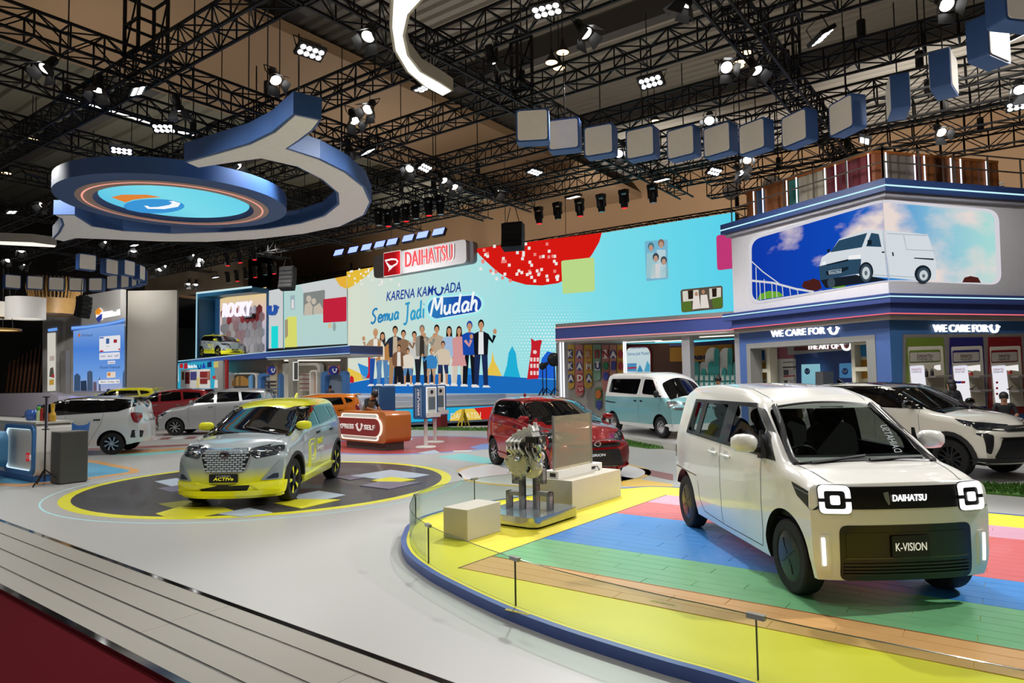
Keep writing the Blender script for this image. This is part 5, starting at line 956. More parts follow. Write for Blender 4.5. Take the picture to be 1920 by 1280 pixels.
# sign on the top edge of the main screen
SG = rootF('brand_sign', 'grey lozenge sign with red emblem and red glowing letters over the screen', 'sign', frame(B(0, 26.7, 0), E1)); GF = SG.matrix_world
GF = frame(B(0, 26.6, 0), E1); z6 = ZC(4.128, 640, 430); mb = MB(); mb.prism(pl(GF, z6(rp([(268, 212), (985, 78), (988, 262), (272, 384)], 34, 6))), 0, .3); mb.build('sign_board', mat('sign_grey', '9a979a', .5), SG, 30)
mb = MB(); mb.prism(pl(GF, z6(rp([(300, 206), (1012, 82), (1014, 255), (300, 375)], 34, 6))), -.35, 0); mb.build('sign_return', mat('sign_return_grey', '77757a', .5), SG, 30)
cx, cy = inframe(GF, *z6([(414, 268)])[0]); mb = MB(); dmark(mb, cx, cy, 1.28, MX(), .31); mb.build('sign_emblem', [mat('emblem_red', 'c0141e', .4, emit=.5), emat('fbf4f4', 1.0)], SG, 0)
mb = MB(); mb.prism(rrect(1.36, 1.36, .05, cx, cy), .302, .308); mb.build('emblem_halo', emat('fff0f0', .9), SG, 0)
txt_at('sign_lettering', 'DAIHATSU', mat('letter_red', 'c2222c', .4, emit=.55), GF, *z6([(525, 240)])[0], *z6([(888, 180)])[0], .83, SG, .36, .06, 0, .0); txt_at('lettering_halo', 'DAIHATSU', emat('fdf2f2', 1.0), GF, *z6([(522, 241)])[0], *z6([(892, 180)])[0], .86, SG, .303, .01, 0, .03)
# stage with lit steps and the ticker strip
STG = thing('stage', 'white stepped stage with a coloured lit ticker strip in front of the big screen', 'stage'); fL = onz(640, 803, 0); fR = onz(925, 789, 0); d = (fR-fL).normalized(); KF = frame(V((0, 0, 0))+fL, d)
Ls = (fR-fL).length; gL = -.4; gR = Ls+3.2
for k, (zz, dep, m) in enumerate(((.09, 0, mat('stage_base', '9aa4b8', .4)), (.62, .10, None), (.78, .35, WHITEP), (.98, .9, mat('stage_white', 'c8ccd8', .35)), (1.2, 1.6, mat('stage_white', 'c8ccd8', .35)))):
    if m is None: continue
    pts = [KF @ V((gL, 0, -dep)), KF @ V((gR, 0, -dep)), B(-12.5, 27), B(-31.5, 27)]; mb = MB(); mb.prism([tuple(p.to_2d()) for p in pts], 0, zz); mb.build('stage_step', m, STG, 0)
mb = MB(); mb.prism([(gL, .09), (gR, .09), (gR, .72), (gL, .72)], -.2, -.08, KF); mb.build('ticker_housing', NAVY, STG, 0)
tk = MX(KF); off_ = -.07
def tpic(name, col, L): 
    mb = MB(); mb.prism([inframe(KF, x, y, off_) for x, y in L], off_, off_+.004+.002*tpic.k, KF); tpic.k += 1; return mb.build(name, emat(col, .9), STG, 0)
tpic.k = 0; zk = ZC(6, 640, 680); mb = MB(); mb.prism([(gL, .12), (gR, .12), (gR, .69), (gL, .69)], -.08, -.07, KF); mb.build('ticker_face', emat('28b4e4', .85), STG, 0)
tpic('ticker_red', 'd42420', zk([(1495, 508), (1900, 476), (1900, 640), (1590, 660)])); tpic('ticker_yellow', 'ecc850', zk([(1212, 672), (1232, 610), (1290, 545), (1340, 520), (1490, 512), (1540, 565), (1590, 655)])); tpic('ticker_emblem', 'c81c2c', zk([(1075, 555), (1192, 548), (1192, 645), (1075, 640)])); tpic('ticker_swoosh', 'f6f2f0', zk([(1065, 600), (1100, 610), (1150, 580), (1180, 585), (1170, 605), (1090, 632), (1075, 640)]))
a, b = inframe(KF, *zk([(1228, 595)])[0], off_), inframe(KF, *zk([(1565, 585)])[0], off_); text('ticker_lettering', 'DAIHATSU', emat('f6eccc', .9), KF @ MX.Translation(((a[0]+b[0])/2, a[1]-.02, -.04)), .26, STG, b[0]-a[0], .005)
a = inframe(KF, *zk([(735, 645)])[0], off_); text('ticker_lettering', 'ah', emat('f4fafc', .9), KF @ MX.Translation((a[0], a[1], -.04)), .2, STG, .34, .005, .2, .02)
# ---------------------------------------------------------------- corner building on the right
CB = V((9.97, 17.98, 0)); D1 = V((2.4, -4.72, 0)).normalized(); D2 = V((.9655, .261, 0)).normalized(); N1 = D1.cross(ZU); N2 = D2.cross(ZU)
def corner(off, l1=5.3, l2=9.5, back=4): 
    c = CB+(N1+N2)*off/(1+N1.dot(N2)); return [tuple(p.to_2d()) for p in (CB-D1*l1+N1*off, c, CB+D2*l2+N2*off, CB+D2*l2-N2*back, CB-D1*l1-N1*back)]
def slab(name, parent, off, z0, z1, m, l1=5.3, l2=9.5, back=4):
    mb = MB(); mb.prism(corner(off, l1, l2, back), z0, z1); return mb.build(name, m, parent, 0)
def edge(name, parent, off, z, h, m, l1=5.3, l2=9.5):
    P = corner(off, l1, l2)[:3]; Q = corner(off-.03, l1, l2)[:3]; mb = MB(); mb.prism(P+Q[::-1], z, z+h); return mb.build(name, m, parent, 0)
B1 = frame(CB-D1*5.3, D1); B2 = frame(CB, D2); LB1 = frame(CB-D1*5.3+N1*.2, D1); LB2 = frame(CB+N2*.2, D2)
BLD = thing('corner_building', 'two storey blue corner pavilion with a wrapped lit picture window and shops below', 'building')
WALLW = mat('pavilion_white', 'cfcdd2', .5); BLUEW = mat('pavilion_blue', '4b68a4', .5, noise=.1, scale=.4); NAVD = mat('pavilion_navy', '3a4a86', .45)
slab('upper_block', BLD, .2, 3.95, 6.6, WALLW, back=3); slab('roof_slab', BLD, .48, 6.62, 6.95, NAVY, 5.5); slab('soffit', BLD, .36, 6.52, 6.62, mat('soffit_grey', '9a98a0', .5), 5.4); edge('roof_light_line', BLD, .5, 6.74, .035, emat('c2f0f6', 1.1), 5.5)
slab('cornice', BLD, .42, 3.72, 3.96, NAVD, 5.6); edge('cornice_light_line', BLD, .44, 3.86, .03, emat('c2f0f6', 1.1), 5.6); slab('frieze', BLD, .3, 3.42, 3.72, NAVD); edge('red_light_line', BLD, .33, 3.43, .03, emat('f0707a', .95)); slab('beige_band', BLD, .22, 3.30, 3.42, mat('beige_band', 'a39c90', .5))
# picture window, on both faces of the corner
zb1 = ZC(3.5556, 1380, 270); cl = [(1653.9, 364.8), (1667, 548.5)]
def clip(L, side):
    o = []; f = lambda p: (p[0]-(cl[0][0]+(p[1]-cl[0][1])*(cl[1][0]-cl[0][0])/(cl[1][1]-cl[0][1])))*side
    for i, p in enumerate(L):
        q = L[(i+1) % len(L)]; a, b = f(p), f(q)
        if a >= 0: o.append(p)
        if a*b < 0: t = a/(a-b); o.append((p[0]+(q[0]-p[0])*t, p[1]+(q[1]-p[1])*t))
    return o
CM = MX(LB1)
class WP:
    k = 0
def wpic(name, col, polys, s=.95, step=1):
    WP.k += step; m = emat(col, s) if isinstance(col, str) else col
    for L in polys:
        L = zb1(L); mb = MB()
        for F, sd in ((LB1, -1), (LB2, 1)):
            q = clip(L, sd)
            if len(q) > 2: o = .006+.0015*WP.k; mb.prism(pl(F, q), o, o+.001, F)
        r = mb.build(name, m, BLD, 0)
    return r
win = rp([(105, 640), (975, 386), (1720, 455), (1735, 930), (1020, 905), (110, 1052)], 70, 6); win2 = rp([(85, 625), (976, 366), (1750, 440), (1770, 940), (1020, 912), (88, 1075)], 80, 6)
for F, sd, nm in ((LB1, -1, 'l'), (LB2, 1, 'r')):
    mb = MB(); mb.ring(pl(F, clip(zb1(rp([(60, 640), (974, 345), (1800, 425), (1812, 950), (1022, 925), (62, 1085)], 90, 8)), sd)) if 0 else pl(F, clip(zb1(win2), sd)), pl(F, clip(zb1(win2), sd)), 0, .01, F)
wpic('window_rim', 'e6e4ec', [win2], .8)
def sky_mat(name, a, b, lo, hi):
    m = ramp_emat(name, a, 0, lo, hi, .95, .0); nt = m.node_tree; em = [n for n in nt.nodes if n.type == 'EMISSION'][0]; src = em.inputs[0].links[0].from_socket
    tc = nt.nodes.new('ShaderNodeTexCoord'); mp = nt.nodes.new('ShaderNodeMapping'); mp.inputs['Scale'].default_value = (.7, .7, 1.3); nz = nt.nodes.new('ShaderNodeTexNoise'); nz.inputs['Scale'].default_value = .75; nz.inputs['Detail'].default_value = 7
    nt.links.new(tc.outputs['Object'], mp.inputs[0]); nt.links.new(mp.outputs[0], nz.inputs['Vector']); cr = nt.nodes.new('ShaderNodeValToRGB'); cr.color_ramp.elements[0].position = b[0]; cr.color_ramp.elements[1].position = b[1]; cr.color_ramp.elements[0].color = (0, 0, 0, 1); nt.links.new(nz.outputs[0], cr.inputs[0])
    mx = nt.nodes.new('ShaderNodeMix'); mx.data_type = 'RGBA'; nt.links.new(cr.outputs[0], mx.inputs[0]); nt.links.new(src, mx.inputs[6]); mx.inputs[7].default_value = lin('ecdcd6'); nt.links.new(mx.outputs[2], em.inputs[0]); return m
for F, sd, m in ((LB1, -1, sky_mat('sky_picture_deep', [(0, '2464c4'), (.35, '1038a8'), (.75, '1048b8'), (1, '2a78cc')], (.56, .72), 6.5, 10.1)), (LB2, 1, sky_mat('sky_picture_pale', [(0, '3d8fd4'), (.35, '8cc4dc'), (.7, 'a8dcd8'), (1, '9adcdc')], (.40, .60), 10, 14.5))):
    mb = MB(); mb.prism(pl(F, clip(zb1(win), sd)), .009, .0105, F); mb.build('picture_sky', m, BLD, 0)
WP.k = 3
wpic('picture_hill', '6aa832', [[(145, 1040), (160, 1000), (220, 978), (290, 985), (320, 1010), (300, 1018)], [(640, 960), (680, 935), (740, 940), (720, 955)]])
wpic('picture_bridge', 'd4d6da', [ribbon([(104, 780), (180, 850), (290, 930)], 7), ribbon([(106, 910), (250, 925), (400, 965), (520, 985)], 14)]+[ribbon([(x, y), (x+6, y2)], 5) for x, y, y2 in ((135, 820, 1042), (190, 900, 1035), (240, 920, 1028), (310, 940, 1015), (360, 960, 1008), (410, 970, 1002), (160, 915, 1040), (270, 930, 1022))])
wpic('picture_rocks', '4a201c', [[(440, 950), (455, 915), (490, 908), (520, 895), (560, 910), (575, 960), (540, 978), (480, 972)], [(1505, 922), (1520, 890), (1560, 880), (1610, 890), (1630, 925)]])
wpic('picture_van_shadow', '1a2028', [[(565, 905), (830, 868), (1020, 905), (740, 942), (600, 960)]]); wpic('picture_van_body', 'd6dee4', [[(560, 812), (575, 755), (605, 735), (640, 712), (690, 635), (880, 570), (985, 575), (1275, 605), (1302, 690), (1330, 790), (1328, 905), (1190, 905), (910, 884), (830, 880), (800, 870), (565, 905)]])
wpic('picture_van_glass', '2a4a62', [[(632, 722), (690, 642), (878, 592), (842, 688)], [(870, 682), (905, 592), (955, 600), (973, 686)]]); wpic('picture_van_mirror', '15202c', [[(612, 702), (632, 698), (628, 722), (612, 724)], [(880, 640), (908, 640), (908, 672), (880, 676)]])
wpic('picture_van_bumper', '2c4a62', [[(558, 815), (735, 772), (838, 766), (832, 862), (565, 908)]]); wpic('picture_van_grille', '152430', [[(606, 802), (755, 766), (750, 780), (610, 810)], [(600, 850), (755, 815), (752, 835), (720, 850), (610, 876)]])
wpic('picture_van_lamps', 'f2f4f4', [[(580, 785), (605, 780), (600, 804), (576, 808)], [(755, 745), (836, 735), (836, 762), (752, 770)], [(622, 845), (706, 832), (706, 858), (624, 868)]])
wpic('picture_van_plate', '35526a', [[(624, 847), (704, 834), (704, 856), (626, 866)]]); txt_at('picture_lettering', 'Gran Max', emat('d4e4ec', .9), LB1, *zb1([(628, 857)])[0], *zb1([(702, 846)])[0], .06, BLD, .035, .001) if 0 else None
a = V(inframe(LB1, *zb1([(628, 857)])[0])); b = V(inframe(LB1, *zb1([(702, 846)])[0])); text('picture_lettering', 'Gran Max', emat('d4e4ec', .9), LB1 @ MX.Translation(((a.x+b.x)/2, (a.y+b.y)/2, .032)) @ MX.Rotation(math.atan2(b.y-a.y, b.x-a.x), 4, 'Z'), .05, BLD, (b-a).length, .001)
el = lambda x, y, rx, ry, n=20: [(x+rx*math.cos(2*PI*i/n), y+ry*math.sin(2*PI*i/n)) for i in range(n)]
wpic('picture_van_arch', '1a222c', [el(872, 852, 48, 66), el(1240, 868, 56, 60)]); wpic('picture_van_tyre', '3c4c58', [el(872, 860, 38, 60), el(1243, 872, 42, 48), el(640, 925, 26, 34)]); wpic('picture_van_rim', 'c8d0d4', [el(872, 860, 26, 42), el(1244, 876, 28, 34)]); wpic('picture_van_hub', '5a6a74', [el(872, 860, 10, 16), el(1244, 880, 10, 12)])
wpic('picture_van_lines', '9aa8b2', [ribbon(q, 4) for q in ([(985, 580), (1015, 890)], [(1110, 610), (1130, 705), (1310, 712)], [(915, 872), (1190, 890)], [(1000, 598), (1270, 612)])]); wpic('picture_van_handles', '28323c', [[(978, 716), (996, 716), (996, 726), (978, 726)], [(1032, 722), (1042, 722), (1046, 748), (1036, 748)], [(1180, 758), (1310, 764), (1310, 775), (1180, 765)]])
# lower fronts with the open shop
o1 = [inframe(B1, x, 680)[0] for x in (1401, 1643)]; zt_ = inframe(B1, 1520, 636)[1]
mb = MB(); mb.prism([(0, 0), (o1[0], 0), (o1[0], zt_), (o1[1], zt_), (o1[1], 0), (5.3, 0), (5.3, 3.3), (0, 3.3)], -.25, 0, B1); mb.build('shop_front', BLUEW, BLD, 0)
mb = MB(); w = .16; mb.prism([(o1[0], 0), (o1[0]+w, 0), (o1[0]+w, zt_-w), (o1[1]-w*1.6, zt_-w), (o1[1]-w*1.6, 0), (o1[1], 0), (o1[1], zt_), (o1[0], zt_)], -.5, .02, B1); mb.build('opening_frame', GREYW, BLD, 0)
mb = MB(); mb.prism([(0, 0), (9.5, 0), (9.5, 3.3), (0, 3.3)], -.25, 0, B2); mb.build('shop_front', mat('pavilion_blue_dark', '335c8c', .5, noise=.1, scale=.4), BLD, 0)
mb = MB(); mb.box((0, 0, 0), (.1, .1, .1)); 
def wsign(F, X, Y, X2, Y2, XS, YS, n):
    a, b = V(inframe(F, X, Y)), V(inframe(F, X2, Y2)); T = F @ MX.Translation(((a.x+b.x)/2, (a.y+b.y)/2, .02)) @ MX.Rotation(math.atan2(b.y-a.y, b.x-a.x), 4, 'Z'); s = thing('shop_sign', n, 'sign'); LW = emat('ffffff', 1.15)
    text('sign_lettering', 'WE CARE FOR', LW, T, .20, s, (b-a).length, .06, 0, .012); mb = MB(); smile(mb, *inframe(F, XS, YS), .36, F, .02, .08); mb.build('smile_mark', LW, s, 20)
wsign(B1, 1448, 626, 1549, 619, 1565, 618, 'white lit letter sign on the left front of the blue pavilion'); wsign(B2, 1747, 615.5, 1849, 615.5, 1861, 614.5, 'white lit letter sign above the parts niches of the blue pavilion')
SHOP = thing('shop_interior', 'bright fitted shop inside the left front of the blue pavilion', 'shop'); zs = ZC(6, 1380, 630)
def sp(name, c, L, off, th=.02, e=0, F=B1, parent=None, z=zs):
    mb = MB(); mb.prism(pl(F, z(L), off), off, off+th, F); return mb.build(name, emat(c, e) if e else c, parent or SHOP, 0)
sp('back_wall', mat('shop_back_blue', '5a6aa8', .5), [(300, 560), (300, 40), (1500, -40), (1500, 560)], -3.2, .05); sp('side_wall', mat('shop_pink', 'b86a74', .5), [(455, 570), (455, 95), (655, 80), (660, 570)], -2.4, .05)
sp('side_wall', mat('shop_pale_blue', '8098c8', .5), [(340, 580), (340, 100), (460, 95), (460, 580)], -2.3, .05)
sp('header', mat('shop_grey', 'b8b6b4', .5), [(645, 120), (645, 80), (1330, 40), (1330, 110), (1310, 150), (650, 210)], -2.6, .3); sp('header_red', mat('shop_maroon', '7c3436', .5), [(655, 122), (1330, 95), (1330, 135), (655, 165)], -2.28, .02)
a, b = V(inframe(B1, *zs([(808, 122)])[0], -2.25)), V(inframe(B1, *zs([(1160, 112)])[0], -2.25)); text('sign_lettering', 'THE ART OF', emat('ffffff', 1), B1 @ MX.Translation(((a.x+b.x)/2, (a.y+b.y)/2, -2.24)) @ MX.Rotation(math.atan2(b.y-a.y, b.x-a.x), 4, 'Z'), .16, SHOP, (b-a).length, .03, 0, .03)
mb = MB(); smile(mb, *inframe(B1, *zs([(1250, 100)])[0], -2.25), .45, B1, -2.24, -2.2); mb.build('smile_mark', emat('ffffff', 1), SHOP, 20)
sp('poster', ramp_emat('poster_cyan', [(0, '6ab8d8'), (1, '9ad4e0')], 2, 0, 2.4, .7), [(745, 570), (742, 318), (945, 312), (958, 570)], -2.9, .03); sp('poster', MATS.get('poster_cyan') or mat('poster_blue', '5a9cd0', .5, emit=.3), [(1170, 470), (1168, 308), (1300, 300), (1320, 470)], -2.9, .03)
for x, y in ((800, 395), (1225, 395)):
    mb = MB(); c = inframe(B1, *zs([(x, y)])[0], -2.85); mb.prism(circ(.11, *c, n=16), -2.86, -2.85, B1); mb.cur = 1; smile(mb, c[0], c[1]+.02, .16, B1, -2.85, -2.84); mb.build('poster_disc', [mat('disc_blue', '2c62c0', .5), WHT], SHOP, 0)
sp('counter_unit', mat('shop_counter', 'b0b2b8', .4), [(1010, 560), (1008, 400), (1095, 395), (1100, 560)], -2.7, .5)
cb = sp('info_board', WHITEP, [(492, 570), (490, 258), (670, 252), (682, 570)], -1.2, .12)
for L, m in (([(525, 345), (675, 338), (675, 352), (525, 360)], '3a3238'), ([(535, 380), (590, 378), (592, 435), (538, 437)], '55505a'), ([(600, 378), (665, 375), (668, 430), (602, 432)], 'b4b2b8'), ([(535, 445), (662, 438), (662, 452), (535, 460)], 'a83036'), ([(540, 500), (580, 498), (582, 560), (540, 560)], '55505a'), ([(600, 500), (668, 496), (668, 560), (602, 560)], 'a8a6ac')): sp('board_print', mat('print_'+m, m, .5), L, -1.07, .004)
a, b = V(inframe(B1, *zs([(528, 298)])[0], -1.06)), V(inframe(B1, *zs([(662, 290)])[0], -1.06)); text('board_lettering', 'CARA PEMASANGAN', mat('print_black', '15130e'), B1 @ MX.Translation(((a.x+b.x)/2, (a.y+b.y)/2, -1.06)), .045, SHOP, (b-a).length, .003)
CREAM = mat('cream_shelf', 'd8d2bc', .45)
def cubes(name, label, outl, cells, off):
    r = thing(name, label, 'shelf unit'); mb = MB(); fx = pl(B1, zs(outl), off); mb.prism(fx, off-.35, off-.3, B1)
    for L, c in cells: sp('coloured_pane', mat('pane_'+c, c, .25, 0, .5, .2, 2), L, off-.28, .02, 0, B1, r)
    xs = [p[0] for p in fx]; x0, x1 = min(xs), max(xs); zt = max(p[1] for p in fx); wl = (x1-x0)*.16
    mb.prism([(x0, 0), (x0+wl, 0), (x0+wl, zt), (x0, zt)], off-.3, off, B1); mb.prism([(x1-wl, 0), (x1, 0), (x1, zt), (x1-wl, zt)], off-.3, off, B1)
    for z in (zt-.12, zt-.87, zt-1.65, zt-2.3): mb.prism([(x0+wl, z), (x1-wl, z), (x1-wl, z+.12), (x0+wl, z+.12)], off-.3, off, B1)
    mb.build('cube_frame', CREAM, r, 0)
cubes('cube_shelf', 'cream cube shelf with blue and amber panes at the left of the shop opening', [(165, 560), (165, 120), (375, 108), (385, 560)], [([(200, 150), (200, 270), (325, 265), (318, 143)], '1c62b4'), ([(200, 300), (205, 482), (330, 480), (328, 295)], 'b4801c'), ([(205, 515), (205, 570), (335, 570), (335, 515)], '9a7018')], -.5)
cubes('cube_shelf', 'cream cube shelf with blue and amber panes at the right of the shop opening', [(1310, 560), (1305, 60), (1548, 38), (1562, 560)], [([(1350, 90), (1355, 232), (1525, 225), (1518, 78)], '1c7ab8'), ([(1362, 270), (1365, 480), (1535, 470), (1530, 265)], 'a8741a')], -.45)
# niches with parts for sale on the right front
zn = ZC(8, 1680, 600); NFr = thing('niche_frame', 'dark grey frame round the three parts niches of the blue pavilion', 'frame')
def np_(name, m, L, off, th, parent): mb = MB(); mb.prism(pl(B2, zn(L), off), off, off+th, B2); return mb.build(name, m, parent, 0)
np_('frame_board', mat('frame_brown_grey', '6d6864', .5), [(100, 1400), (100, 215), (2600, 190), (2600, 1400)], 0, .03, NFr)
for i, (x0, x1, yt, c, ttl, sub) in enumerate(((150, 700, 265, '5a6b22', 'DAIHATSU', 'CHEMICAL'), (800, 1290, 262, '1c1a58', 'DAIHATSU', 'VALUE PART'), (1378, 1862, 255, '6e1016', 'DAIHATSU', 'GENUINE PART'))):
    n = thing('parts_niche', ['olive green', 'navy blue', 'dark red'][i]+' parts niche with white panel and small goods on shelves', 'niche'); m = mat('niche_'+c, c, .5); sk = lambda y: (y-265)*.055
    np_('niche_back', m, [(x0, 1400), (x0, yt), (x1, yt-6), (x1+sk(1400), 1400)], .03, .03, n); px0, px1 = x0+25, x1-12
    np_('niche_panel', mat('panel_warm_grey', 'b8b0a2', .5), [(px0+sk(1280), 1300), (px0, 420), (px0+15, 400), (px1-20, 385), (px1, 400), (px1+sk(1280), 1290)], .06, .03, n)
    o = rp([(px0+25, 640), (px0+22, 455), (px1-30, 440), (px1-25, 620)], 25, 4); np_('title_frame', m, o, .09, .012, n); np_('title_board', mat('board_grey', '9c968c', .5), rp([(px0+34, 626), (px0+32, 488), (px1-40, 476), (px1-36, 608)], 20, 4), .10, .012, n)
    for s, yy, hh in ((ttl, 540, .085), (sub, 590, .07)):
        a, b = V(inframe(B2, *zn([(px0+140, yy)])[0], .11)), V(inframe(B2, *zn([(px1-140, yy-8)])[0], .11)); text('title_lettering', s, mat('print_dark_red', '4a2024', .5) if s == ttl else mat('print_grey', '5a5450', .5), B2 @ MX.Translation(((a.x+b.x)/2, (a.y+b.y)/2, .114)), hh, n, (b-a).length, .003)
    lb = np_('light_box', ramp_emat('lightbox%d' % i, [(0, 'f4f4f4'), (.8, 'f0eef8'), (1, 'b8cce8')], 2, .8, 2.3, .9), rp([(px0+40+sk(1200), 1240), (px0+28, 690), (px0+225, 675), (px0+235+sk(1200), 1240)], 22, 4), .09, .04, n)
    for s, yy, hh, cc_ in ((ttl, 738, .06, 'b02a4a'), (sub, 776, .05, '6a5a8a')):
        a, b = V(inframe(B2, *zn([(px0+55, yy)])[0], .13)), V(inframe(B2, *zn([(px0+210, yy)])[0], .13)); text('box_lettering', s, mat('print_'+cc_, cc_, .5), B2 @ MX.Translation(((a.x+b.x)/2, (a.y+b.y)/2, .131)), hh, n, (b-a).length, .002)
    for q in range(3): np_('box_print', mat('print_%d_dot' % i, ['c43040', '3a3a9c', 'c02030'][i], .5), circ(18, px0+75+sk(930), 935+q*85, 12), .131, .003, n) if i == 2 else None
    if i == 1:
        for q, c_ in enumerate(('2a2a7c', '3a3ab0', 'c03040')): np_('box_print', mat('print_strip'+c_, c_, .5), [(px0+40+q*58, 950), (px0+40+q*58, 915), (px0+96+q*58, 912), (px0+96+q*58, 946)], .131, .003, n)
    np_('recess', mat('recess_beige', 'b4ac98', .5), rp([(px0+250+sk(1200), 1240), (px0+240, 680), (px1-18, 665), (px1-10+sk(1200), 1230)], 25, 4), .092, .004, n)
    for yy in (835, 1050): np_('shelf', mat('shelf_grey', '77716a', .5), [(px0+250+sk(yy), yy+28), (px0+250+sk(yy), yy), (px1-15+sk(yy), yy-15), (px1-15+sk(yy), yy+12)], .09, .28, n)
    np_('recess_light', emat('f0eeea', .95), [(px1-(110 if i == 0 else 235), 680), (px1-25, 668), (px1-18, 745), (px1-60, 750), (px1-120, 720)] if i == 0 else [(px0+245, 690), (px1-20, 668), (px1-12, 765), (px1-90, 752), (px0+320, 765), (px0+250, 750)], .096, .006, n)
    def good(kind, x, y, label):
        p = onz(0, 0, 0); q = inframe(B2, *zn([(x, y)])[0], .22); g = MB(B2 @ MX.Translation((q[0], q[1], .22)) @ MX.Rotation(-PI/2, 4, 'X'))
        if kind == 'bottle': g.lathe([(0, 0), (.04, 0), (.042, .02), (.042, .14), (.03, .17), (.016, .19), (.016, .22), (0, .22)], n=14); tag(g.build('bottle', mat('bottle_black', '1b1418', .3), None, 40), label, 'bottle')
        elif kind == 'box': g.box((0, 0, .05), (.09, .06, .10)); g.cur = 1; g.box((0, .001, .09), (.092, .062, .02)); g.box((0, .032, .04), (.05, .002, .03)); tag(g.build('carton', [mat('carton_red', 'b03028', .5), WHT], None, 0), label, 'box')
        else: g.tube([(-.1, 0, .02), (-.04, .01, .03), (.03, .0, .07), (.09, 0, .10)], .012, 6); g.box((-.06, 0, .02), (.09, .03, .03)); tag(g.build('car_part', mat('part_steel', '4a4a4c', .35, .7), None, 0), label, 'car part')
    if i == 0: good('bottle', px0+285, 855, 'black bottle nearer the light box in the olive niche'); good('bottle', px0+370, 852, 'black bottle by the pale recess side in the olive niche')
    else: good('box', px0+(300 if i == 1 else 310), 830 if i == 1 else 805, 'small red carton on the upper shelf of the %s niche' % ('navy' if i == 1 else 'red')); good('part', px0+(330 if i == 1 else 315), 1045, 'slim steel part on the lower shelf of the %s niche' % ('navy' if i == 1 else 'red'))
# rooftop container wall, tubes and railing
CF1 = frame(ondepth(1640, 300, 19.6)-ZU*ondepth(1640, 300, 19.6).z, D1); CF2 = frame(CF1.translation, D2); RT = thing('rooftop_containers', 'row of coloured container panels with white light tubes on the pavilion roof', 'containers'); z_c0, z_c1 = 6.95, inframe(CF1, 1638, 288)[1]
cmat = {c: mat('container_'+c, c, .55, 0, 0, .12, 3) for c in ('a8622a', '40608c', '2c8074', 'a89c88', '701c28', '8a4a24', '7c7066', '58202c', '8a4e22')}
def cont(F, xs, cols):
    for (a, b), c in zip(zip(xs, xs[1:]), cols):
        mb = MB(); n = max(2, int((b-a)/.14)); pts = []
        for k in range(n+1): x = a+(b-a)*k/n; pts.append((x, .05 if k % 2 else 0))
        L = pts+[(b, -.1), (a, -.1)]; T = F @ MX.Rotation(PI/2, 4, 'X') @ MX.Scale(-1, 4, (0, 0, 1)) 
        vs = [F @ V((x, z, y)) for z in (z_c0, z_c1) for x, y in L]; k = len(L); mb.add(vs, [tuple(range(k)), tuple(range(k, 2*k))]+[(i, (i+1) % k, k+(i+1) % k, k+i) for i in range(k)]); mb.build('container_panel', cmat[c], RT, 0)
        mb = MB(); mb.prism([(a, z_c1), (b, z_c1), (b, z_c1+.08), (a, z_c1+.08)], -.1, .07, F); mb.build('top_rail', cmat['a8622a'], RT, 0)
X1 = [inframe(CF1, *zb1([(x, 345+(x-70)*-.337)])[0])[0] for x in (70, 130, 190, 350, 415, 605, 675, 750, 895)]+[0]; cont(CF1, X1, ('a8622a', '40608c', 'a8622a', '2c8074', 'a89c88', '701c28', '701c28', '701c28', '8a4a24'))
X2 = [0]+[inframe(CF2, *zb1([(x, 200)])[0])[0] for x in (985, 1175, 1240, 1415, 1480, 1650, 1740)]; cont(CF2, X2, ('8a4a24', '7c7066', '58202c', '8a4e22', '8a4e22', '8a4e22', '8a4e22'))
for F, X, dz in ((CF1, X1[1:-1], 0), (CF2, X2[1:-1], 0)):
    for x in X: mb = MB(); mb.cyl(F @ V((x, z_c0, .1)), F @ V((x, z_c1+.02, .1)), .022, 8); mb.build('light_tube', emat('f2f4fa', 1.2), RT, 40)
RL = thing('roof_railing', 'thin grey railing along the edge of the pavilion roof', 'railing'); GM = mat('rail_grey', '6a625a', .4, .5); P = [V((*p, 0)) for p in corner(.15, 5.3, 7)[:3]]
for z in (7.5, 7.9): mb = MB(); mb.tube([p+ZU*z for p in P], .022, 6); mb.build('rail', GM, RL, 40)
for a, b, n in ((P[0], P[1], 5), (P[1], P[2], 6)):
    for k in range(n+1): q = a+(b-a)*k/n; mb = MB(); mb.bar(q+ZU*6.95, q+ZU*7.9, .035); mb.build('post', GM, RL, 0)
# ---------------------------------------------------------------- open lounge between screen and pavilion
MF = frame(B(0, 23.2, 0), E1); LNG = thing('lounge_canopy', 'blue fascia canopy edged with pink light lines under the right end of the screen', 'canopy'); m0, m1 = inframe(MF, 1041.5, 628)[0], -7.35; PINK = emat('f2a0a4', .95)
mb = MB(); mb.prism([(m0, 3.45), (m1, 3.45), (m1, 3.95), (m0, 3.95)], -.3, 0, MF); mb.build('fascia', mat('fascia_blue', '44549c', .45), LNG, 0)
for z in (3.45, 3.92): mb = MB(); mb.prism([(m0, z), (m1, z), (m1, z+.035), (m0, z+.035)], 0, .03, MF); mb.build('light_line', PINK, LNG, 0)
mb = MB(); mb.prism([(m0, 3.36), (m1+.6, 3.36), (m1+.6, 3.45), (m0, 3.45)], -3.6, 0, MF); mb.build('ceiling_panel', mat('lounge_ceiling', 'b4b0aa', .6), LNG, 0); mb = MB(); mb.prism([(m0, 3.95), (m1, 3.95), (m1, 4.1), (m0, 4.1)], -3.6, -.02, MF); mb.build('roof_panel', mat('lounge_roof', '8e8c8a', .6), LNG, 0)
for k, (x, y) in enumerate(((1207, 640), (1228, 644), (1262, 639), (1240, 647), (1300, 640), (1310, 643), (1350, 630))):
    p = onz(x, y, 3.34); mb = MB(MX.Translation(p) @ BROT); mb.box((0, 0, 0), (1.5, .14, .03)); mb.build('ceiling_light', emat('fffaf0', 1.2), LNG, 0)
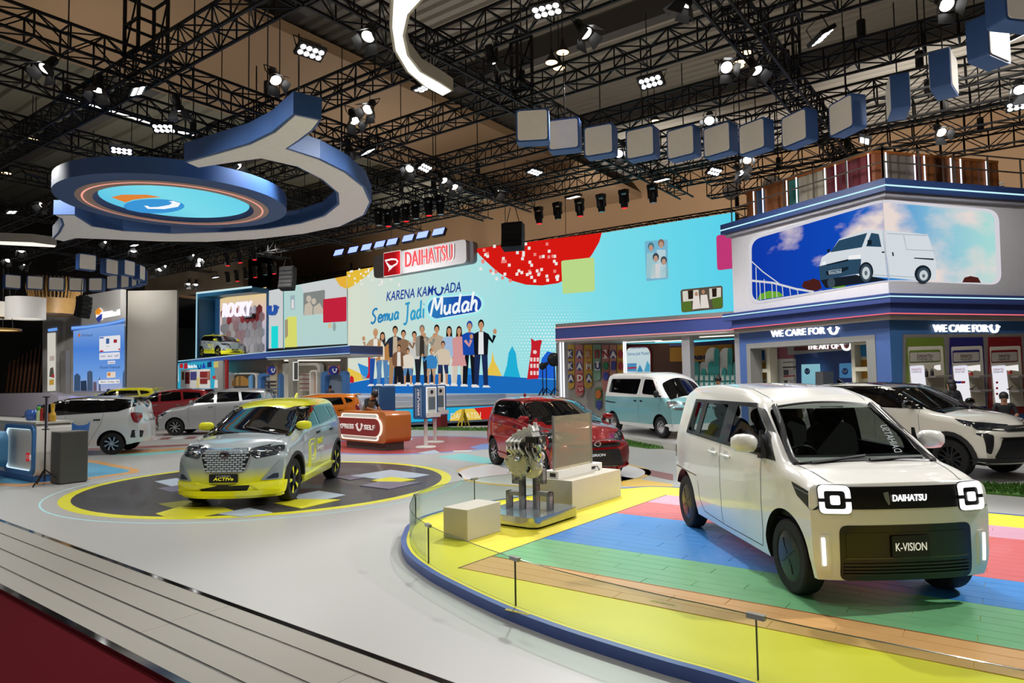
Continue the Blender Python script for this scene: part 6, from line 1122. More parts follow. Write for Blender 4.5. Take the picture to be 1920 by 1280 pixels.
WPN = mat('lounge_column', 'b2b0b4', .45)
for px, w in ((1047, .22), (1283.5, .3), (1384, .3)):
    x = inframe(MF, px, 680)[0]; mb = MB(); mb.prism([(x-w/2, 0), (x+w/2, 0), (x+w/2, 3.4), (x-w/2, 3.4)], -.55, -.15, MF); mb.build('column', WPN, LNG, 0)
for px in (1052, 1057.5, 1171, 1174.5): x = inframe(MF, px, 700, -.14 if px < 1100 else -1.9)[0]; o = -.14 if px < 1100 else -1.9; mb = MB(); zb_ = 0 if px < 1100 else 1.1; mb.prism([(x-.025, zb_), (x+.025, zb_), (x+.025, 3.38), (x-.025, 3.38)], o, o+.04, MF); mb.build('light_tube', emat('f6f8ff', 1.2), LNG, 0)
QF = frame(B(0, 25.2, 0), E1); zq = ZC(4.795, 1020, 580); LW = thing('letter_wall', 'warm grey feature wall hung with rounded panels of letter badges', 'feature wall')
def qp(name, m, L, off, th, parent, z=zq): mb = MB(); mb.prism(pl(QF, z(L), off), off, off+th, QF); return mb.build(name, m, parent, 0)
qp('wall_board', mat('letterwall_grey', 'a09a92', .6), [(120, 1200), (120, 300), (735, 300), (735, 1200)], -.1, .1, LW); PC = [mat('lp_yellow', 'c8a040', .5), mat('lp_pink', 'b4726c', .5), mat('lp_yellow', 'c8a040', .5), mat('lp_green', '7a9c86', .5), mat('lp_pink', 'b4726c', .5), mat('lp_salmon', 'c08878', .5), mat('lp_yellow', 'c8a040', .5)]
BD = {k: mat('badge_'+k, c, .45) for k, c in dict(navy='3a3f8c', red='a83038', orange='c86a28', white='e8e4da', green='2f7a4c', beige='c8b090').items()}
cols = [(205, 278, 715), (285, 358, 780), (366, 438, 710), (446, 515, 640), (527, 588, 740), (597, 654, 620), (662, 718, 600)]
for i, (x0, x1, yb) in enumerate(cols): r_ = (x1-x0)/2; qp('letter_panel', PC[i], [(x1, 318), (x0, 318), (x0, yb-r_)]+[((x0+x1)/2-r_*math.cos(a*PI/8), yb-r_+r_*math.sin(a*PI/8)) for a in range(9)]+[(x1, yb-r_)], .03+.02*(i % 2), .05, LW)
qp('letter_panel', mat('lp_green2', '5a7c50', .5), rp([(462, 890), (462, 700), (522, 695), (526, 890)], 30, 5), .03, .05, LW)
def badge(ch, x, y, shp, c, fc='white'):
    L = {'sq': rp([(x-20, y-38), (x+20, y-40), (x+20, y+38), (x-20, y+40)], 4, 2), 'ci': el(x, y, 25, 38, 20), 'sh': [(x-22, y-40), (x+22, y-42), (x+22, y+15), (x, y+45), (x-22, y+17)], 'st': [(x+(26 if k % 2 else 22)*math.cos(k*PI/12), y+(42 if k % 2 else 36)*math.sin(k*PI/12)) for k in range(24)]}[shp]
    b = qp('badge', BD[c], L, .10, .05, LW)
    if ch: p = inframe(QF, *zq([(x, y)])[0], .155); text('badge_lettering', ch, BD[fc], QF @ MX.Translation((*p, .152)), .26, b, None, .015, 0, .04)
for ch, x, y, s, c, f in (('K', 237, 400, 'sq', 'navy', 'white'), ('A', 319, 402, 'ci', 'navy', 'white'), ('R', 400, 402, 'sq', 'orange', 'beige'), ('I', 480, 400, 'sq', 'red', 'green'), ('N', 554, 400, 'sq', 'white', 'red'), ('A', 623, 402, 'ci', 'navy', 'white'), ('', 692, 402, 'st', 'red', 'white'), ('K', 239, 508, 'sq', 'navy', 'white'), ('A', 320, 510, 'ci', 'navy', 'white'), ('M', 402, 510, 'ci', 'orange', 'white'), ('U', 482, 508, 'sq', 'white', 'navy'), ('', 556, 505, 'ci', 'green', 'white'), ('', 628, 505, 'sq', 'navy', 'white'), ('', 694, 508, 'st', 'red', 'white'), ('A', 243, 618, 'st', 'navy', 'white'), ('D', 323, 615, 'sh', 'red', 'white'), ('A', 405, 618, 'st', 'navy', 'white'), ('', 558, 600, 'ci', 'navy', 'white'), ('', 492, 760, 'st', 'orange', 'white'), ('', 497, 860, 'sh', 'navy', 'white')): badge(ch, x, y, s, c, f)
p = inframe(QF, *zq([(330, 715)])[0], .1); mb = MB(QF @ MX.Translation((0, 0, .1))); dmark(mb, p[0], p[1], .3, MX(), 0); mb.build('wall_emblem', [BD['red'], BD['white']], LW, 0)
LB = thing('lounge_back_wall', 'brown back wall of the lounge with a blue banner and amber cashier board', 'wall panel'); WF = frame(B(0, 26.3, 0), E1)
def lp(name, m, L, off, th, parent=LB): mb = MB(); mb.prism(pl(WF, zq(L), off), off, off+th, WF); return mb.build(name, m, parent, 0)
lp('wall_board', mat('lounge_brown', '5c3a2a', .6), [(730, 1000), (730, 310), (1780, 290), (1780, 1000)], 0, .05); lp('blue_frieze', mat('lounge_frieze', '4a5a9c', .5), [(1130, 330), (1130, 312), (1720, 270), (1720, 325)], .05, .05)
lp('banner_rim', mat('banner_red', '8a1a22', .5), rp([(740, 600), (742, 330), (945, 325), (970, 380), (972, 600)], 50, 5), .06, .1); lp('banner', ramp_emat('banner_pale', [(0, 'b8dcec'), (1, 'dff0f0')], 2, 1, 3.2, .75), rp([(745, 600), (746, 345), (930, 340), (955, 390), (956, 600)], 40, 5), .17, .02)
lp('banner_print', emat('3f9ad0', .7), [(835, 560), (862, 495), (893, 560)], .2, .005); lp('banner_print', emat('58b4d8', .7), [(900, 560), (928, 460), (952, 500), (952, 560)], .2, .005); lp('banner_print', emat('5a9cd0', .7), [(750, 556), (750, 485), (832, 482), (832, 556)], .2, .005); lp('banner_print', emat('b03040', .7), [(750, 520), (832, 516), (832, 530), (750, 534)], .21, .005)
a, b = V(inframe(WF, *zq([(752, 408)])[0], .2)), V(inframe(WF, *zq([(945, 392)])[0], .2)); text('banner_lettering', 'Semua Jadi Mudah', emat('2a7ab8', .7), WF @ MX.Translation(((a.x+b.x)/2, (a.y+b.y)/2, .2)), .13, LB, (b-a).length, .005, .2); text('banner_lettering', 'KARENA KAMU ADA', emat('3a5a8a', .7), WF @ MX.Translation(((a.x+b.x)/2, (a.y+b.y)/2+.25, .2)), .07, LB, (b-a).length*.7, .005)
lp('cashier_board', mat('cashier_amber', 'c8922e', .5), [(1158, 470), (1158, 345), (1712, 312), (1712, 460)], .06, .3); a, b = V(inframe(WF, *zq([(1305, 435)])[0], .38)), V(inframe(WF, *zq([(1530, 430)])[0], .38)); text('cashier_lettering', 'CASHIER', mat('letter_navy', '2a2c5c', .4), WF @ MX.Translation(((a.x+b.x)/2, (a.y+b.y)/2, .37)), .15, LB, (b-a).length, .03, 0, .04)
AR = thing('arch_screen', 'row of white and turquoise arched boards standing before the cashier', 'partition'); AF_ = frame(B(0, 24.9, 0), E1); TQ = mat('arch_turquoise', '2f8c86', .5)
for i, (x0, x1, yt, c) in enumerate(((1295, 1350, 500, 0), (1350, 1400, 465, 1), (1400, 1480, 470, 0), (1418, 1462, 530, 1), (1455, 1580, 340, 0), (1480, 1535, 465, 1), (1535, 1580, 345, 1), (1578, 1700, 345, 0), (1603, 1645, 525, 1), (1656, 1700, 345, 1), (1700, 1760, 470, 0), (1712, 1755, 462, 1))):
    r_ = (x1-x0)/2; L = [(x0, 900), (x1, 900), (x1, yt+r_*1.6)]+[((x0+x1)/2+r_*math.cos(a*PI/8), yt+r_*1.6-r_*1.6*math.sin(a*PI/8)) for a in range(9)]+[(x0, yt+r_*1.6)]
    mb = MB(); o = .03*i*.3+(.12 if c else 0); mb.prism(pl(AF_, zq(L), o), o, o+.08, AF_); mb.build('arch_board', TQ if c else WHITEP, AR, 0)
for k in range(9):
    for j in range(2): x = 1352+k*47; y = 590+j*62; mb = MB(); L = [(x, y), (x+34, y-1), (x+34, y+50), (x, y+50)]; mb.prism(pl(AF_, zq(L), .3), .3, .31, AF_); b_ = mb.build('arch_frame', mat('arch_line', '8cb8b4', .5), AR, 0); mb = MB(); mb.prism(pl(AF_, zq([(x+8, y+12), (x+24, y+12), (x+24, y+44), (x+8, y+44)]), .31), .31, .32, AF_); mb.build('arch_card', mat('arch_card', '7c4a40' if k % 2 else 'd8d4cc', .5), AR, 0)
# ---------------------------------------------------------------- far shops on the left with the roof ramp
HF = frame(B(0, 24.5, 0), E1); zh = ZC(5.3333, 300, 500); hx = lambda x, y, o=0: inframe(HF, x, y, o)
s0, s1, s2, s3 = hx(325, 680)[0], hx(425, 675)[0], hx(500, 665)[0], hx(656, 655)[0]
DK = thing('shop_deck', 'blue edged roof deck of the far shops sloping down to one end', 'deck'); mb = MB(); mb.prism([(s0, 3.38), (s0, 3.52), (s2, 3.78), (s3, 3.86), (s3, 3.42), (s2, 3.42), (s1, 3.42)], -2.4, 0, HF); mb.build('deck_slab', mat('deck_blue', '3a58a4', .45), DK, 0)
mb = MB(); mb.add([HF @ V(p) for p in ((s0, 3.525, 0), (s2, 3.785, 0), (s3, 3.865, 0), (s3, 3.9, -2.4), (s2, 3.98, -2.4), (s0, 3.90, -2.4), (s3, 3.5, -2.4), (s0, 3.5, -2.4), (s0, 3.5, 0), (s3, 3.5, 0))], [(0, 1, 2, 3, 4, 5), (5, 4, 3, 6, 7), (0, 5, 7, 8), (2, 9, 6, 3), (8, 7, 6, 9)]); mb.build('deck_top', mat('deck_grey', '9a9a98', .4), DK, 0)
for L in ([(s0, 3.5), (s2, 3.76), (s3, 3.84), (s3, 3.88), (s2, 3.80), (s0, 3.54)], [(s2, 3.42), (s3, 3.42), (s3, 3.46), (s2, 3.46)]): mb = MB(); mb.prism(L, 0, .04, HF); mb.build('light_line', emat('b8dcf0', .9), DK, 0)
mb = MB(); mb.prism([(s2, 3.3), (s3, 3.3), (s3, 3.42), (s2, 3.42)], -2.4, -.05, HF); mb.build('deck_soffit', mat('soffit_white', 'b8b4ac', .5), DK, 0)
FS = thing('far_shop', 'row of rounded pale shop bays under the far roof deck', 'shop')
def hp(name, m, L, off, th, parent=FS, e=0): mb = MB(); mb.prism(pl(HF, zh(L), off), off, off+th, HF); return mb.build(name, emat(m, e) if e else m, parent, 0)
hp('back_wall', mat('farshop_beige', 'b0a48e', .6), [(600, 1330), (600, 925), (1875, 860), (1875, 1330)], -1.6, .1); hp('pier', GREYW, [(590, 1330), (590, 925), (672, 925), (672, 1330)], -.3, .3); hp('pier', mat('farshop_red', 'a02a2a', .5), [(670, 1330), (670, 925), (688, 925), (688, 1330)], -.12, .14); hp('pier', mat('farshop_beige', 'b0a48e', .6), [(1185, 1330), (1185, 925), (1252, 920), (1252, 1330)], -1.2, .6)
DB = thing('drive_booth', 'small cyan printed booth with a shop window at the end of the far deck', 'booth'); hp('booth_front', ramp_emat('booth_cyan', [(0, '2ca8d8'), (1, '38b8dc')], 0, s0, s1, .7), [(140, 1330), (140, 945), (590, 930), (590, 1330)], -.6, .6, DB)
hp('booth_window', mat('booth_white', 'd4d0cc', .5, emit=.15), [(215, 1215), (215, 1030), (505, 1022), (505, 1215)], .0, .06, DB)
for L, c in (([(225, 1130), (225, 1050), (243, 1050), (243, 1130)], 'a86858'), ([(258, 1170), (258, 1055), (298, 1052), (298, 1170)], '8a2a2c'), ([(310, 1130), (310, 1050), (368, 1048), (368, 1130)], '4c4a8a'), ([(406, 1108), (406, 1048), (474, 1045), (474, 1108)], '8a2a2c'), ([(406, 1168), (406, 1118), (474, 1116), (474, 1168)], '8a2a2c'), ([(480, 1130), (480, 1042), (498, 1042), (498, 1130)], 'a86858'), ([(372, 1205), (372, 1105), (395, 1105), (395, 1205)], 'e8d890')): hp('window_item', mat('wi_'+c, c, .5), L, .06, .05, DB)
for L, c in (([(200, 1015), (200, 968), (230, 965), (230, 1012)], 'c8302c'), ([(240, 1022), (245, 965), (272, 960), (276, 1018)], 'c02838'), ([(420, 1015), (438, 955), (458, 1010)], '2a4ac0'), ([(475, 1005), (475, 955), (515, 945), (518, 1002)], '203c70'), ([(540, 1010), (540, 950), (582, 945), (584, 1005)], 'd8c878'), ([(160, 1150), (165, 1000), (185, 990), (190, 1150)], 'c8e0ec'), ([(545, 1210), (550, 1130), (575, 1130), (578, 1210)], 'e4e8e8'), ([(528, 1120), (528, 1090), (555, 1090), (555, 1120)], 'c83c3c')): hp('booth_print', c, L, .01, .02, DB, .75)
a, b = V(hx(*zh([(288, 998)])[0])), V(hx(*zh([(375, 992)])[0])); text('booth_lettering', 'Mode Pro', emat('f0f6f8', .9), HF @ MX.Translation(((a.x+b.x)/2, (a.y+b.y)/2, .04)), .22, DB, (b-a).length, .02, 0, .03); mb = MB(); smile(mb, *hx(*zh([(402, 995)])[0]), .5, HF, .04, .06); mb.build('booth_smile', emat('1c3c90', .8), DB, 0)
def bay(x0, x1, yt, m, off, w=14, c2=None): 
    o = rp([(x0, 1330), (x0, yt+4), (x1, yt), (x1, 1330)], 45, 6); hp('bay_back', c2 or m, o, off-.05, .04); i = [(x0+w if abs(p[0]-x0) < 30 and 0 else p[0], p[1]) for p in o]
    cx, cy = (x0+x1)/2, 1330; i = [(cx+(p[0]-cx)*(1-2*w/(x1-x0)), cy+(p[1]-cy)*(1-w/(cy-yt))) for p in o]; mb = MB(); mb.ring(pl(HF, zh(o), off), pl(HF, zh(i), off), off, off+.3, HF); mb.build('bay_frame', m, FS, 20)
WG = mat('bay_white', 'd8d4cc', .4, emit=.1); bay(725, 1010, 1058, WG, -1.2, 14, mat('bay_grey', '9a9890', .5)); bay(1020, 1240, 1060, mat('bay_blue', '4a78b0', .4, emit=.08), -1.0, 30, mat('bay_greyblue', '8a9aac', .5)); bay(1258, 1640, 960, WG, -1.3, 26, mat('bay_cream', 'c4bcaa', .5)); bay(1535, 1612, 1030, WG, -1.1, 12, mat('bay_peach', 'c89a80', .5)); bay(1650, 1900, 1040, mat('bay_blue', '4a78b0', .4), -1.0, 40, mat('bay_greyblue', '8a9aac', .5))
mb = MB(); o = [(810+90*math.cos(a*PI/12), 1190-100*math.sin(a*PI/12)) for a in range(13)]; i = [(810+76*math.cos(a*PI/12), 1190-84*math.sin(a*PI/12)) for a in range(13)]
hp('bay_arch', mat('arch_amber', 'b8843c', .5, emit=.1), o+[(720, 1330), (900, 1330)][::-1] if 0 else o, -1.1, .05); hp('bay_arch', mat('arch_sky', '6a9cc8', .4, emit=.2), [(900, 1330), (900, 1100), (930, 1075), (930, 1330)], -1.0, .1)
for x, y in ((1130, 1035), (1745, 1035)): hp('round_badge', mat('badge_peach', 'b87464', .5), [(x-58, y+40), (x-58, y-48), (x+58, y-52), (x+58, y+36)], -.7, .03); hp('round_badge', mat('mascot_free_blue', '2a3aa0', .45), el(x, y, 42, 44), -.66, .12); mb = MB(); smile(mb, *hx(*zh([(x, y-4)])[0], -.5), .42, HF, -.53, -.5); mb.build('badge_smile', WHT, FS, 20)
hp('door', mat('door_grey', '9aa4b0', .4), [(1070, 1330), (1070, 1090), (1198, 1088), (1198, 1330)], -.85, .05)
for y in (1140, 1175, 1210, 1245): hp('wall_shelf', mat('shelf_dark', '3a3a40', .5), [(1075, y+22), (1075, y), (1192, y-2), (1192, y+20)], -.8, .2)
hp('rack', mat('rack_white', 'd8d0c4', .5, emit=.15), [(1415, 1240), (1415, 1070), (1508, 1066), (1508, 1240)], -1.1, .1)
for y in (1075, 1120, 1165, 1210): hp('rack_shelf', mat('rack_red', '9a3a30', .5), [(1420, y+8), (1420, y), (1505, y-1), (1505, y+7)], -1.0, .2)
hp('column', mat('col_grey', '9c988e', .5), [(1328, 1330), (1328, 930), (1375, 928), (1375, 1330)], -.3, .3)
DS = thing('hanging_screen', 'upright grey display with white rim on a column of the far shops', 'screen'); hp('screen_rim', emat('e8e8e4', .8), [(1335, 1138), (1335, 950), (1386, 946), (1386, 1136)], .02, .05, DS); hp('screen_face', mat('screen_off', '5c5c5a', .3), [(1342, 1128), (1342, 960), (1379, 957), (1379, 1126)], .07, .01, DS)
for L in ([(1255, 945), (1255, 930), (1805, 925), (1805, 942)],): hp('strip_light', 'f4f0e6', L, -.6, .1, FS, 1.0)
# mannequin, showcase
# ---------------------------------------------------------------- neighbour stand on the far left
p0 = ondepth(237, 720, 44); p0.z = 0; AF = frame(p0, V((1, -.42, 0))); za = ZC(4.4125, 0, 450); NB_ = thing('neighbour_stand', 'grey stand wall with lit blue poster and curved blue light band', 'stand')
def ap(name, m, L, off, th, parent=NB_, e=0): mb = MB(); mb.prism(pl(AF, za(L), off), off, off+th, AF); return mb.build(name, emat(m, e) if e else m, parent, 0)
ap('stand_wall', mat('stand_grey', 'a3a09c', .6), [(400, 1420), (400, 560), (735, 465), (1043, 410), (1043, 1420)], -.4, .4); p1 = AF @ V((0, 0, 0)); 
GW = frame(p0, V((1, .25, 0))); mb = MB(); zt2 = inframe(GW, 237, 545)[1]; gw1 = inframe(GW, 331, 640)[0]; mb.prism([(0, 0), (gw1, 0), (gw1, zt2+.1), (0, zt2)], -.5, 0, GW); tag(mb.build('grey_partition', mat('hall_partition', '6b665e', .7, 0, 0, .06, .4), None, 0), 'tall plain grey partition beside the neighbouring stand', 'partition')
for k in range(4): ap('light_band', ['5a8ce0', '8ab8f0', '6a9ce8', '4a7cd8'][k], [(595, 715+k*8), (720, 706+k*7), (860, 688+k*7), (960, 668+k*7), (1032, 645+k*9), (1032, 652+k*9), (960, 675+k*7), (860, 695+k*7), (720, 713+k*7), (595, 722+k*8)], .02, .05, NB_, 1.0)
ap('light_band', '6a9ce8', [(402, 735), (472, 725), (472, 748), (402, 756)], .02, .05, NB_, 1.0)
PO = thing('lit_poster', 'large lit blue poster of towers on the neighbouring grey stand', 'poster'); ap('poster_face', ramp_emat('poster_sky', [(0, 'd8c8c0'), (.2, '88b0e8'), (.55, '4a84e0'), (.8, '7aa8ec'), (1, 'c8d0ec')], 1, 1.5, 6.6, .9) if 0 else ramp_emat('poster_sky', [(0, 'b8b4c8'), (.2, '78a8ec'), (.55, '5088e0'), (.85, '88b0ec'), (1, 'c8d0ec')], 2, 1.4, 6.8, .85), [(612, 1250), (612, 752), (1030, 690), (1030, 1250)], .02, .05, PO)
for L, c in (([(612, 1248), (615, 1120), (640, 1100), (665, 1125), (665, 1248)], '3c5474'), ([(668, 1248), (668, 1165), (715, 1160), (720, 1248)], '2c3c54'), ([(722, 1248), (722, 1090), (745, 1078), (765, 1090), (768, 1248)], '4a5c78'), ([(772, 1248), (772, 1175), (798, 1172), (800, 1248)], '6a5c6c'), ([(818, 1248), (818, 1150), (826, 1130), (834, 1248)], '54607c'), ([(1012, 1248), (1016, 1100), (1030, 1070), (1030, 1248)], '4c6890')): ap('poster_tower', c, L, .075, .004, PO, .85)
for L, c in ((rp([(822, 925), (822, 800), (995, 785), (995, 915)], 8, 2), 'ecebf0'), (rp([(822, 992), (822, 935), (992, 925), (992, 982)], 8, 2), 'e4e6f0'), ([(892, 1025), (892, 1000), (952, 996), (952, 1022)], 'e4e6f0'), (rp([(818, 1190), (818, 1158), (990, 1152), (990, 1184)], 6, 2), 'f0eef0'), ([(885, 1140), (885, 1092), (955, 1088), (955, 1136)], 'e8d8c8')): ap('poster_label', c, L, .075, .006, PO, .9)
for L, c in (([(878, 858), (878, 815), (904, 812), (904, 856)], '3c62a0'), ([(940, 850), (940, 822), (968, 820), (968, 848)], 'a03038'), ([(826, 925), (826, 913), (855, 911), (855, 923)], 'c03030'), ([(980, 908), (980, 897), (995, 896), (995, 907)], 'c03030'), ([(648, 800), (648, 775), (664, 772), (664, 798)], 'c87838'), ([(890, 1120), (890, 1098), (915, 1096), (912, 1125)], 'e08a3c'), ([(825, 815), (825, 804), (858, 801), (858, 812)], '3c6cc0')): ap('poster_print', c, L, .083, .004, PO, .85)
for s, x0, y0, x1, y1, h, c in (('ASTRA financial', 672, 792, 765, 782, .16, '46587c'), ('Jakarta · Surabaya · Bali', 832, 1175, 985, 1170, .12, '3a3a44'), ('Partner Financial', 828, 1055, 992, 1045, .18, '30508c'), ('member', 896, 1013, 948, 1010, .1, '50505c'), ('lunas', 882, 878, 902, 876, .06, '30508c'), ('oto  acc  taf', 832, 962, 980, 952, .14, '5a5a6c')):
    a, b = V(inframe(AF, *za([(x0, y0)])[0], .09)), V(inframe(AF, *za([(x1, y1)])[0], .09)); text('poster_lettering', s, emat(c, .85), AF @ MX.Translation(((a.x+b.x)/2, (a.y+b.y)/2, .09)), h, PO, (b-a).length, .004)
ap('side_poster', 'e4e0d4', [(398, 1250), (398, 770), (460, 765), (460, 1245)], .02, .05, NB_, .75)
for L, c in (([(408, 1130), (415, 1060), (440, 1050), (450, 1140)], '5a5448'), ([(408, 1200), (408, 1155), (445, 1150), (445, 1195)], 'c8a040'), ([(425, 1135), (432, 1110), (450, 1112), (448, 1135)], 'c03038'), ([(412, 1000), (412, 960), (450, 955), (450, 996)], 'c8b8b0')): ap('poster_print', c, L, .075, .004, NB_, .7)
ap('inner_column', mat('stand_column', '8c8884', .6), [(535, 1300), (535, 920), (580, 915), (580, 1300)], .05, .3)
SGA = thing('lit_sign', 'white lit letters with orange and blue tile mark high on the neighbouring stand', 'sign'); a, b = V(inframe(AF, *za([(856, 622)])[0], .1)), V(inframe(AF, *za([(995, 595)])[0], .1)); text('sign_lettering', 'ASTRA financial', emat('ffffff', 1.2), AF @ MX.Translation(((a.x+b.x)/2, (a.y+b.y)/2, .1)) @ MX.Rotation(math.atan2(b.y-a.y, b.x-a.x), 4, 'Z'), .38, SGA, (b-a).length, .1, 0, .02)
ap('sign_mark', mat('mark_orange', 'e08a20', .4, emit=.5), [(798, 590), (826, 563), (846, 585), (820, 618), (802, 612)], .1, .1, SGA)
for k in range(3): ap('sign_mark', mat('mark_blue', '2c3c98', .4, emit=.4), [(806+k*6, 648+k*10), (846, 612+k*14), (846, 622+k*14), (808+k*6, 656+k*10)], .1, .1, SGA)
ap('sign_halo', 'f8f4f0', [(794, 590), (828, 558), (852, 580), (852, 660), (812, 668), (796, 640)], .08, .015, SGA, 1.0)
# dark slatted wall and lamps of the stand beyond
SW = thing('slatted_wall', 'dark wall with leaning wooden battens at the far left', 'wall panel'); mb = MB(); q = pl(AF, za([(-200, 1420), (-200, 640), (402, 630), (402, 1420)]), -1.5); mb.prism(q, -1.7, -1.5, AF); mb.build('wall_board', mat('slat_dark', '100d0c', .8), SW, 0)
for k in range(10):
    x = 55+k*34; y = 1010-k*20 if k < 9 else 830; a, b = pl(AF, za([(x, 1260), (x+30+k*2, y)]), -1.4); mb = MB(); mb.bar(AF @ V((*a, -1.4)), AF @ V((*b, -1.4)), .09); mb.build('batten', mat('batten_wood', '6a4026', .6, noise=.3), SW, 0)
def drumlamp(name, label, X, Y, D, r, h, m, fins, low):
    p = ondepth(X, Y, D); t = thing(name, label, 'lamp', p); mb = MB(); mb.lathe([(r*.92, .05), (r*.95, 0), (r, 0), (r, h), (r*.96, h), (r*.92, .05)], n=40); mb.cur = 1; mb.lathe([(0, .06), (r*.92, .06)], n=40); mb.build('drum', [m, low], t, 40)
    for k in range(fins): a = 2*PI*k/fins; c, s = math.cos(a), math.sin(a); mb = MB(); mb.prism([(r*.9, h*.8), (r*1.0, h), (r*1.12, h+.7), (r*1.06, h+1.3), (r*.98, h+1.3), (r*1.02, h+.7)], -.03, .03, MX.Rotation(a, 4, 'Z') @ MX.Rotation(PI/2, 4, 'X')); mb.build('fin', m, t, 0)
    for k in range(3): a = 2*PI*k/3; mb = MB(); mb.cyl((r*.7*math.cos(a), r*.7*math.sin(a), h*.5), (r*.3*math.cos(a), r*.3*math.sin(a), 9-p.z), .02, 5); mb.build('cable', BLK, t, 0)
WOOD = mat('lamp_wood', 'b08850', .5, 0, 0, .2, 6)
drumlamp('drum_lamp', 'round wooden drum lamp with curved fins hanging by the neighbouring stand', 102, 590, 42, 1.35, .95, WOOD, 44, WOOD); drumlamp('drum_lamp', 'plain white drum lamp partly behind the finned wooden one', 48, 598, 40, 1.0, 1.25, mat('lamp_white', 'e8e4de', .5, emit=.25), 0, emat('f0ece2', .9)); drumlamp('drum_lamp', 'pale wooden drum lamp cut by the frame edge', -6, 596, 41, 1.25, .9, mat('lamp_white', 'e8e4de', .5, emit=.25), 0, WOOD); drumlamp('ring_lamp', 'flat glowing ring lamp low at the far left edge', 2, 620, 40, 1.0, .12, mat('ring_brass', 'a07a3c', .4), 0, emat('f8d890', 1.1))
mb = MB(); q = pl(AF, za([(-100, 1500), (-100, 1270), (400, 1262), (480, 1290), (490, 1500)]), 1.2); mb.prism(q, -2, 1.2, AF); tag(mb.build('neighbour_plinth', mat('plinth_lilac', 'c2bcc8', .4), None, 0), 'long low white plinth of the neighbouring stand lit violet', 'plinth')
ap('plinth_glow', '9aa8f0', [(480, 1310), (480, 1296), (850, 1290), (850, 1304)], .3, .1, NB_, .9)
# ---------------------------------------------------------------- hall shell
BRN = mat('hall_wall_brown', '8a6a4a', .8, 0, 0, .06, .15)
def shell(name, m, pts, z0, z1): mb = MB(); mb.prism(st(pts), z0, z1); return tag(mb.build(name, m, None, 0), kind='structure')
shell('wall_back', BRN, [(-90, 42), (45, 42), (45, 42.4), (-90, 42.4)], 0, 26); shell('wall_left', mat('hall_dark', '2a2622', .9), [(-62, -30), (-61.6, -30), (-61.6, 60), (-62, 60)], 0, 26); shell('wall_right', BRN, [(32, -30), (32.4, -30), (32.4, 60), (32, 60)], 0, 26)
shell('wall_side', mat('hall_wall_taupe', '7c6a56', .8, 0, 0, .06, .15), [(-60, 28.4), (-45.2, 28.4), (-45.2, 28.8), (-60, 28.8)], 0, 12)
shell('ceiling_brown', mat('hall_soffit_brown', '96795a', .8, 0, 0, .05, .1), [(-28, -10), (-19.8, -10), (-19.8, 42), (-28, 42)], 14, 14.4)
def corr(name, s0, s1, t0, t1, z, m, pitch=.5):
    mb = MB(); n = int((t1-t0)/pitch)
    for k in range(n): t = t0+k*pitch; mb.add([B(s0, t, z), B(s1, t, z), B(s1, t+pitch*.5, z), B(s0, t+pitch*.5, z), B(s0, t+pitch*.62, z+.12), B(s1, t+pitch*.62, z+.12), B(s1, t+pitch*.9, z+.12), B(s0, t+pitch*.9, z+.12), B(s0, t+pitch, z), B(s1, t+pitch, z)], [(0, 1, 2, 3), (3, 2, 5, 4), (4, 5, 6, 7), (7, 6, 9, 8)])
    return tag(mb.build(name, m, None, 0, False), kind='structure')
corr('ceiling_sheet', -27, 40, -10, 42, 15.5, mat('roof_sheet_grey', '8c8478', .7, .2, 0, .06, .3)); corr('ceiling_left', -62, -28, -10, 42, 16, mat('roof_left_grey', '7c7868', .8), 1.2)
for k, t in enumerate((6, 14, 22, 30)): shell('beam_%d' % (k+1), mat('roof_beam_dark', '3a3430', .7), [(-62, t), (40, t), (40, t+.5), (-62, t+.5)], 14.6, 15.4)
for i, (X, Y) in enumerate(((1373, 359), (1447, 346), (462, 530), (481, 527), (500, 522), (436, 534))):
    d = ray(X, Y); n = E2; t = 41.98/d.dot(E2); p = V((0, 0, EYE))+d*t; p = p-E2*((p.dot(E2))-41.95); F = frame(p, E1); mb = MB(); mb.lathe([(.55, 0), (.5, .12), (.3, .1), (.25, .02), (0, .02)], F, 20); tag(mb.build('round_vent', mat('vent_dark', '3a3028', .5, .4), None, 30), ['round dark vent nearer the screen on the brown wall over the containers', 'round dark vent nearer the pavilion on the brown wall over the containers', 'second round vent along the wall over the name sign', 'third round vent along the wall over the name sign', 'fourth round vent along the wall over the name sign', 'first round vent along the wall over the name sign'][i], 'vent')
mb = MB(); q = frame(ondepth(362, 590, 52), E1); q.translation.z = 0; L = pl(q, [(328, 615), (328, 555), (396, 550), (396, 615)]); mb.prism(L, -.3, 0, q); tag(mb.build('dark_opening', mat('opening_dark', '1c1816', .8), None, 0), 'dark curtained opening high in the wall left of the name sign', 'opening'); mb = MB(); L = pl(q, [(328, 556), (328, 551), (396, 566), (396, 572)]); mb.prism([(L[0][0], L[0][1]), (L[1][0], L[1][1]), (L[2][0], L[2][1]+.3), (L[3][0], L[3][1]+.3)], 0, .2, q); tag(mb.build('ledge_board', BRN, None, 0), 'brown ledge above the dark opening by the name sign', 'ledge')
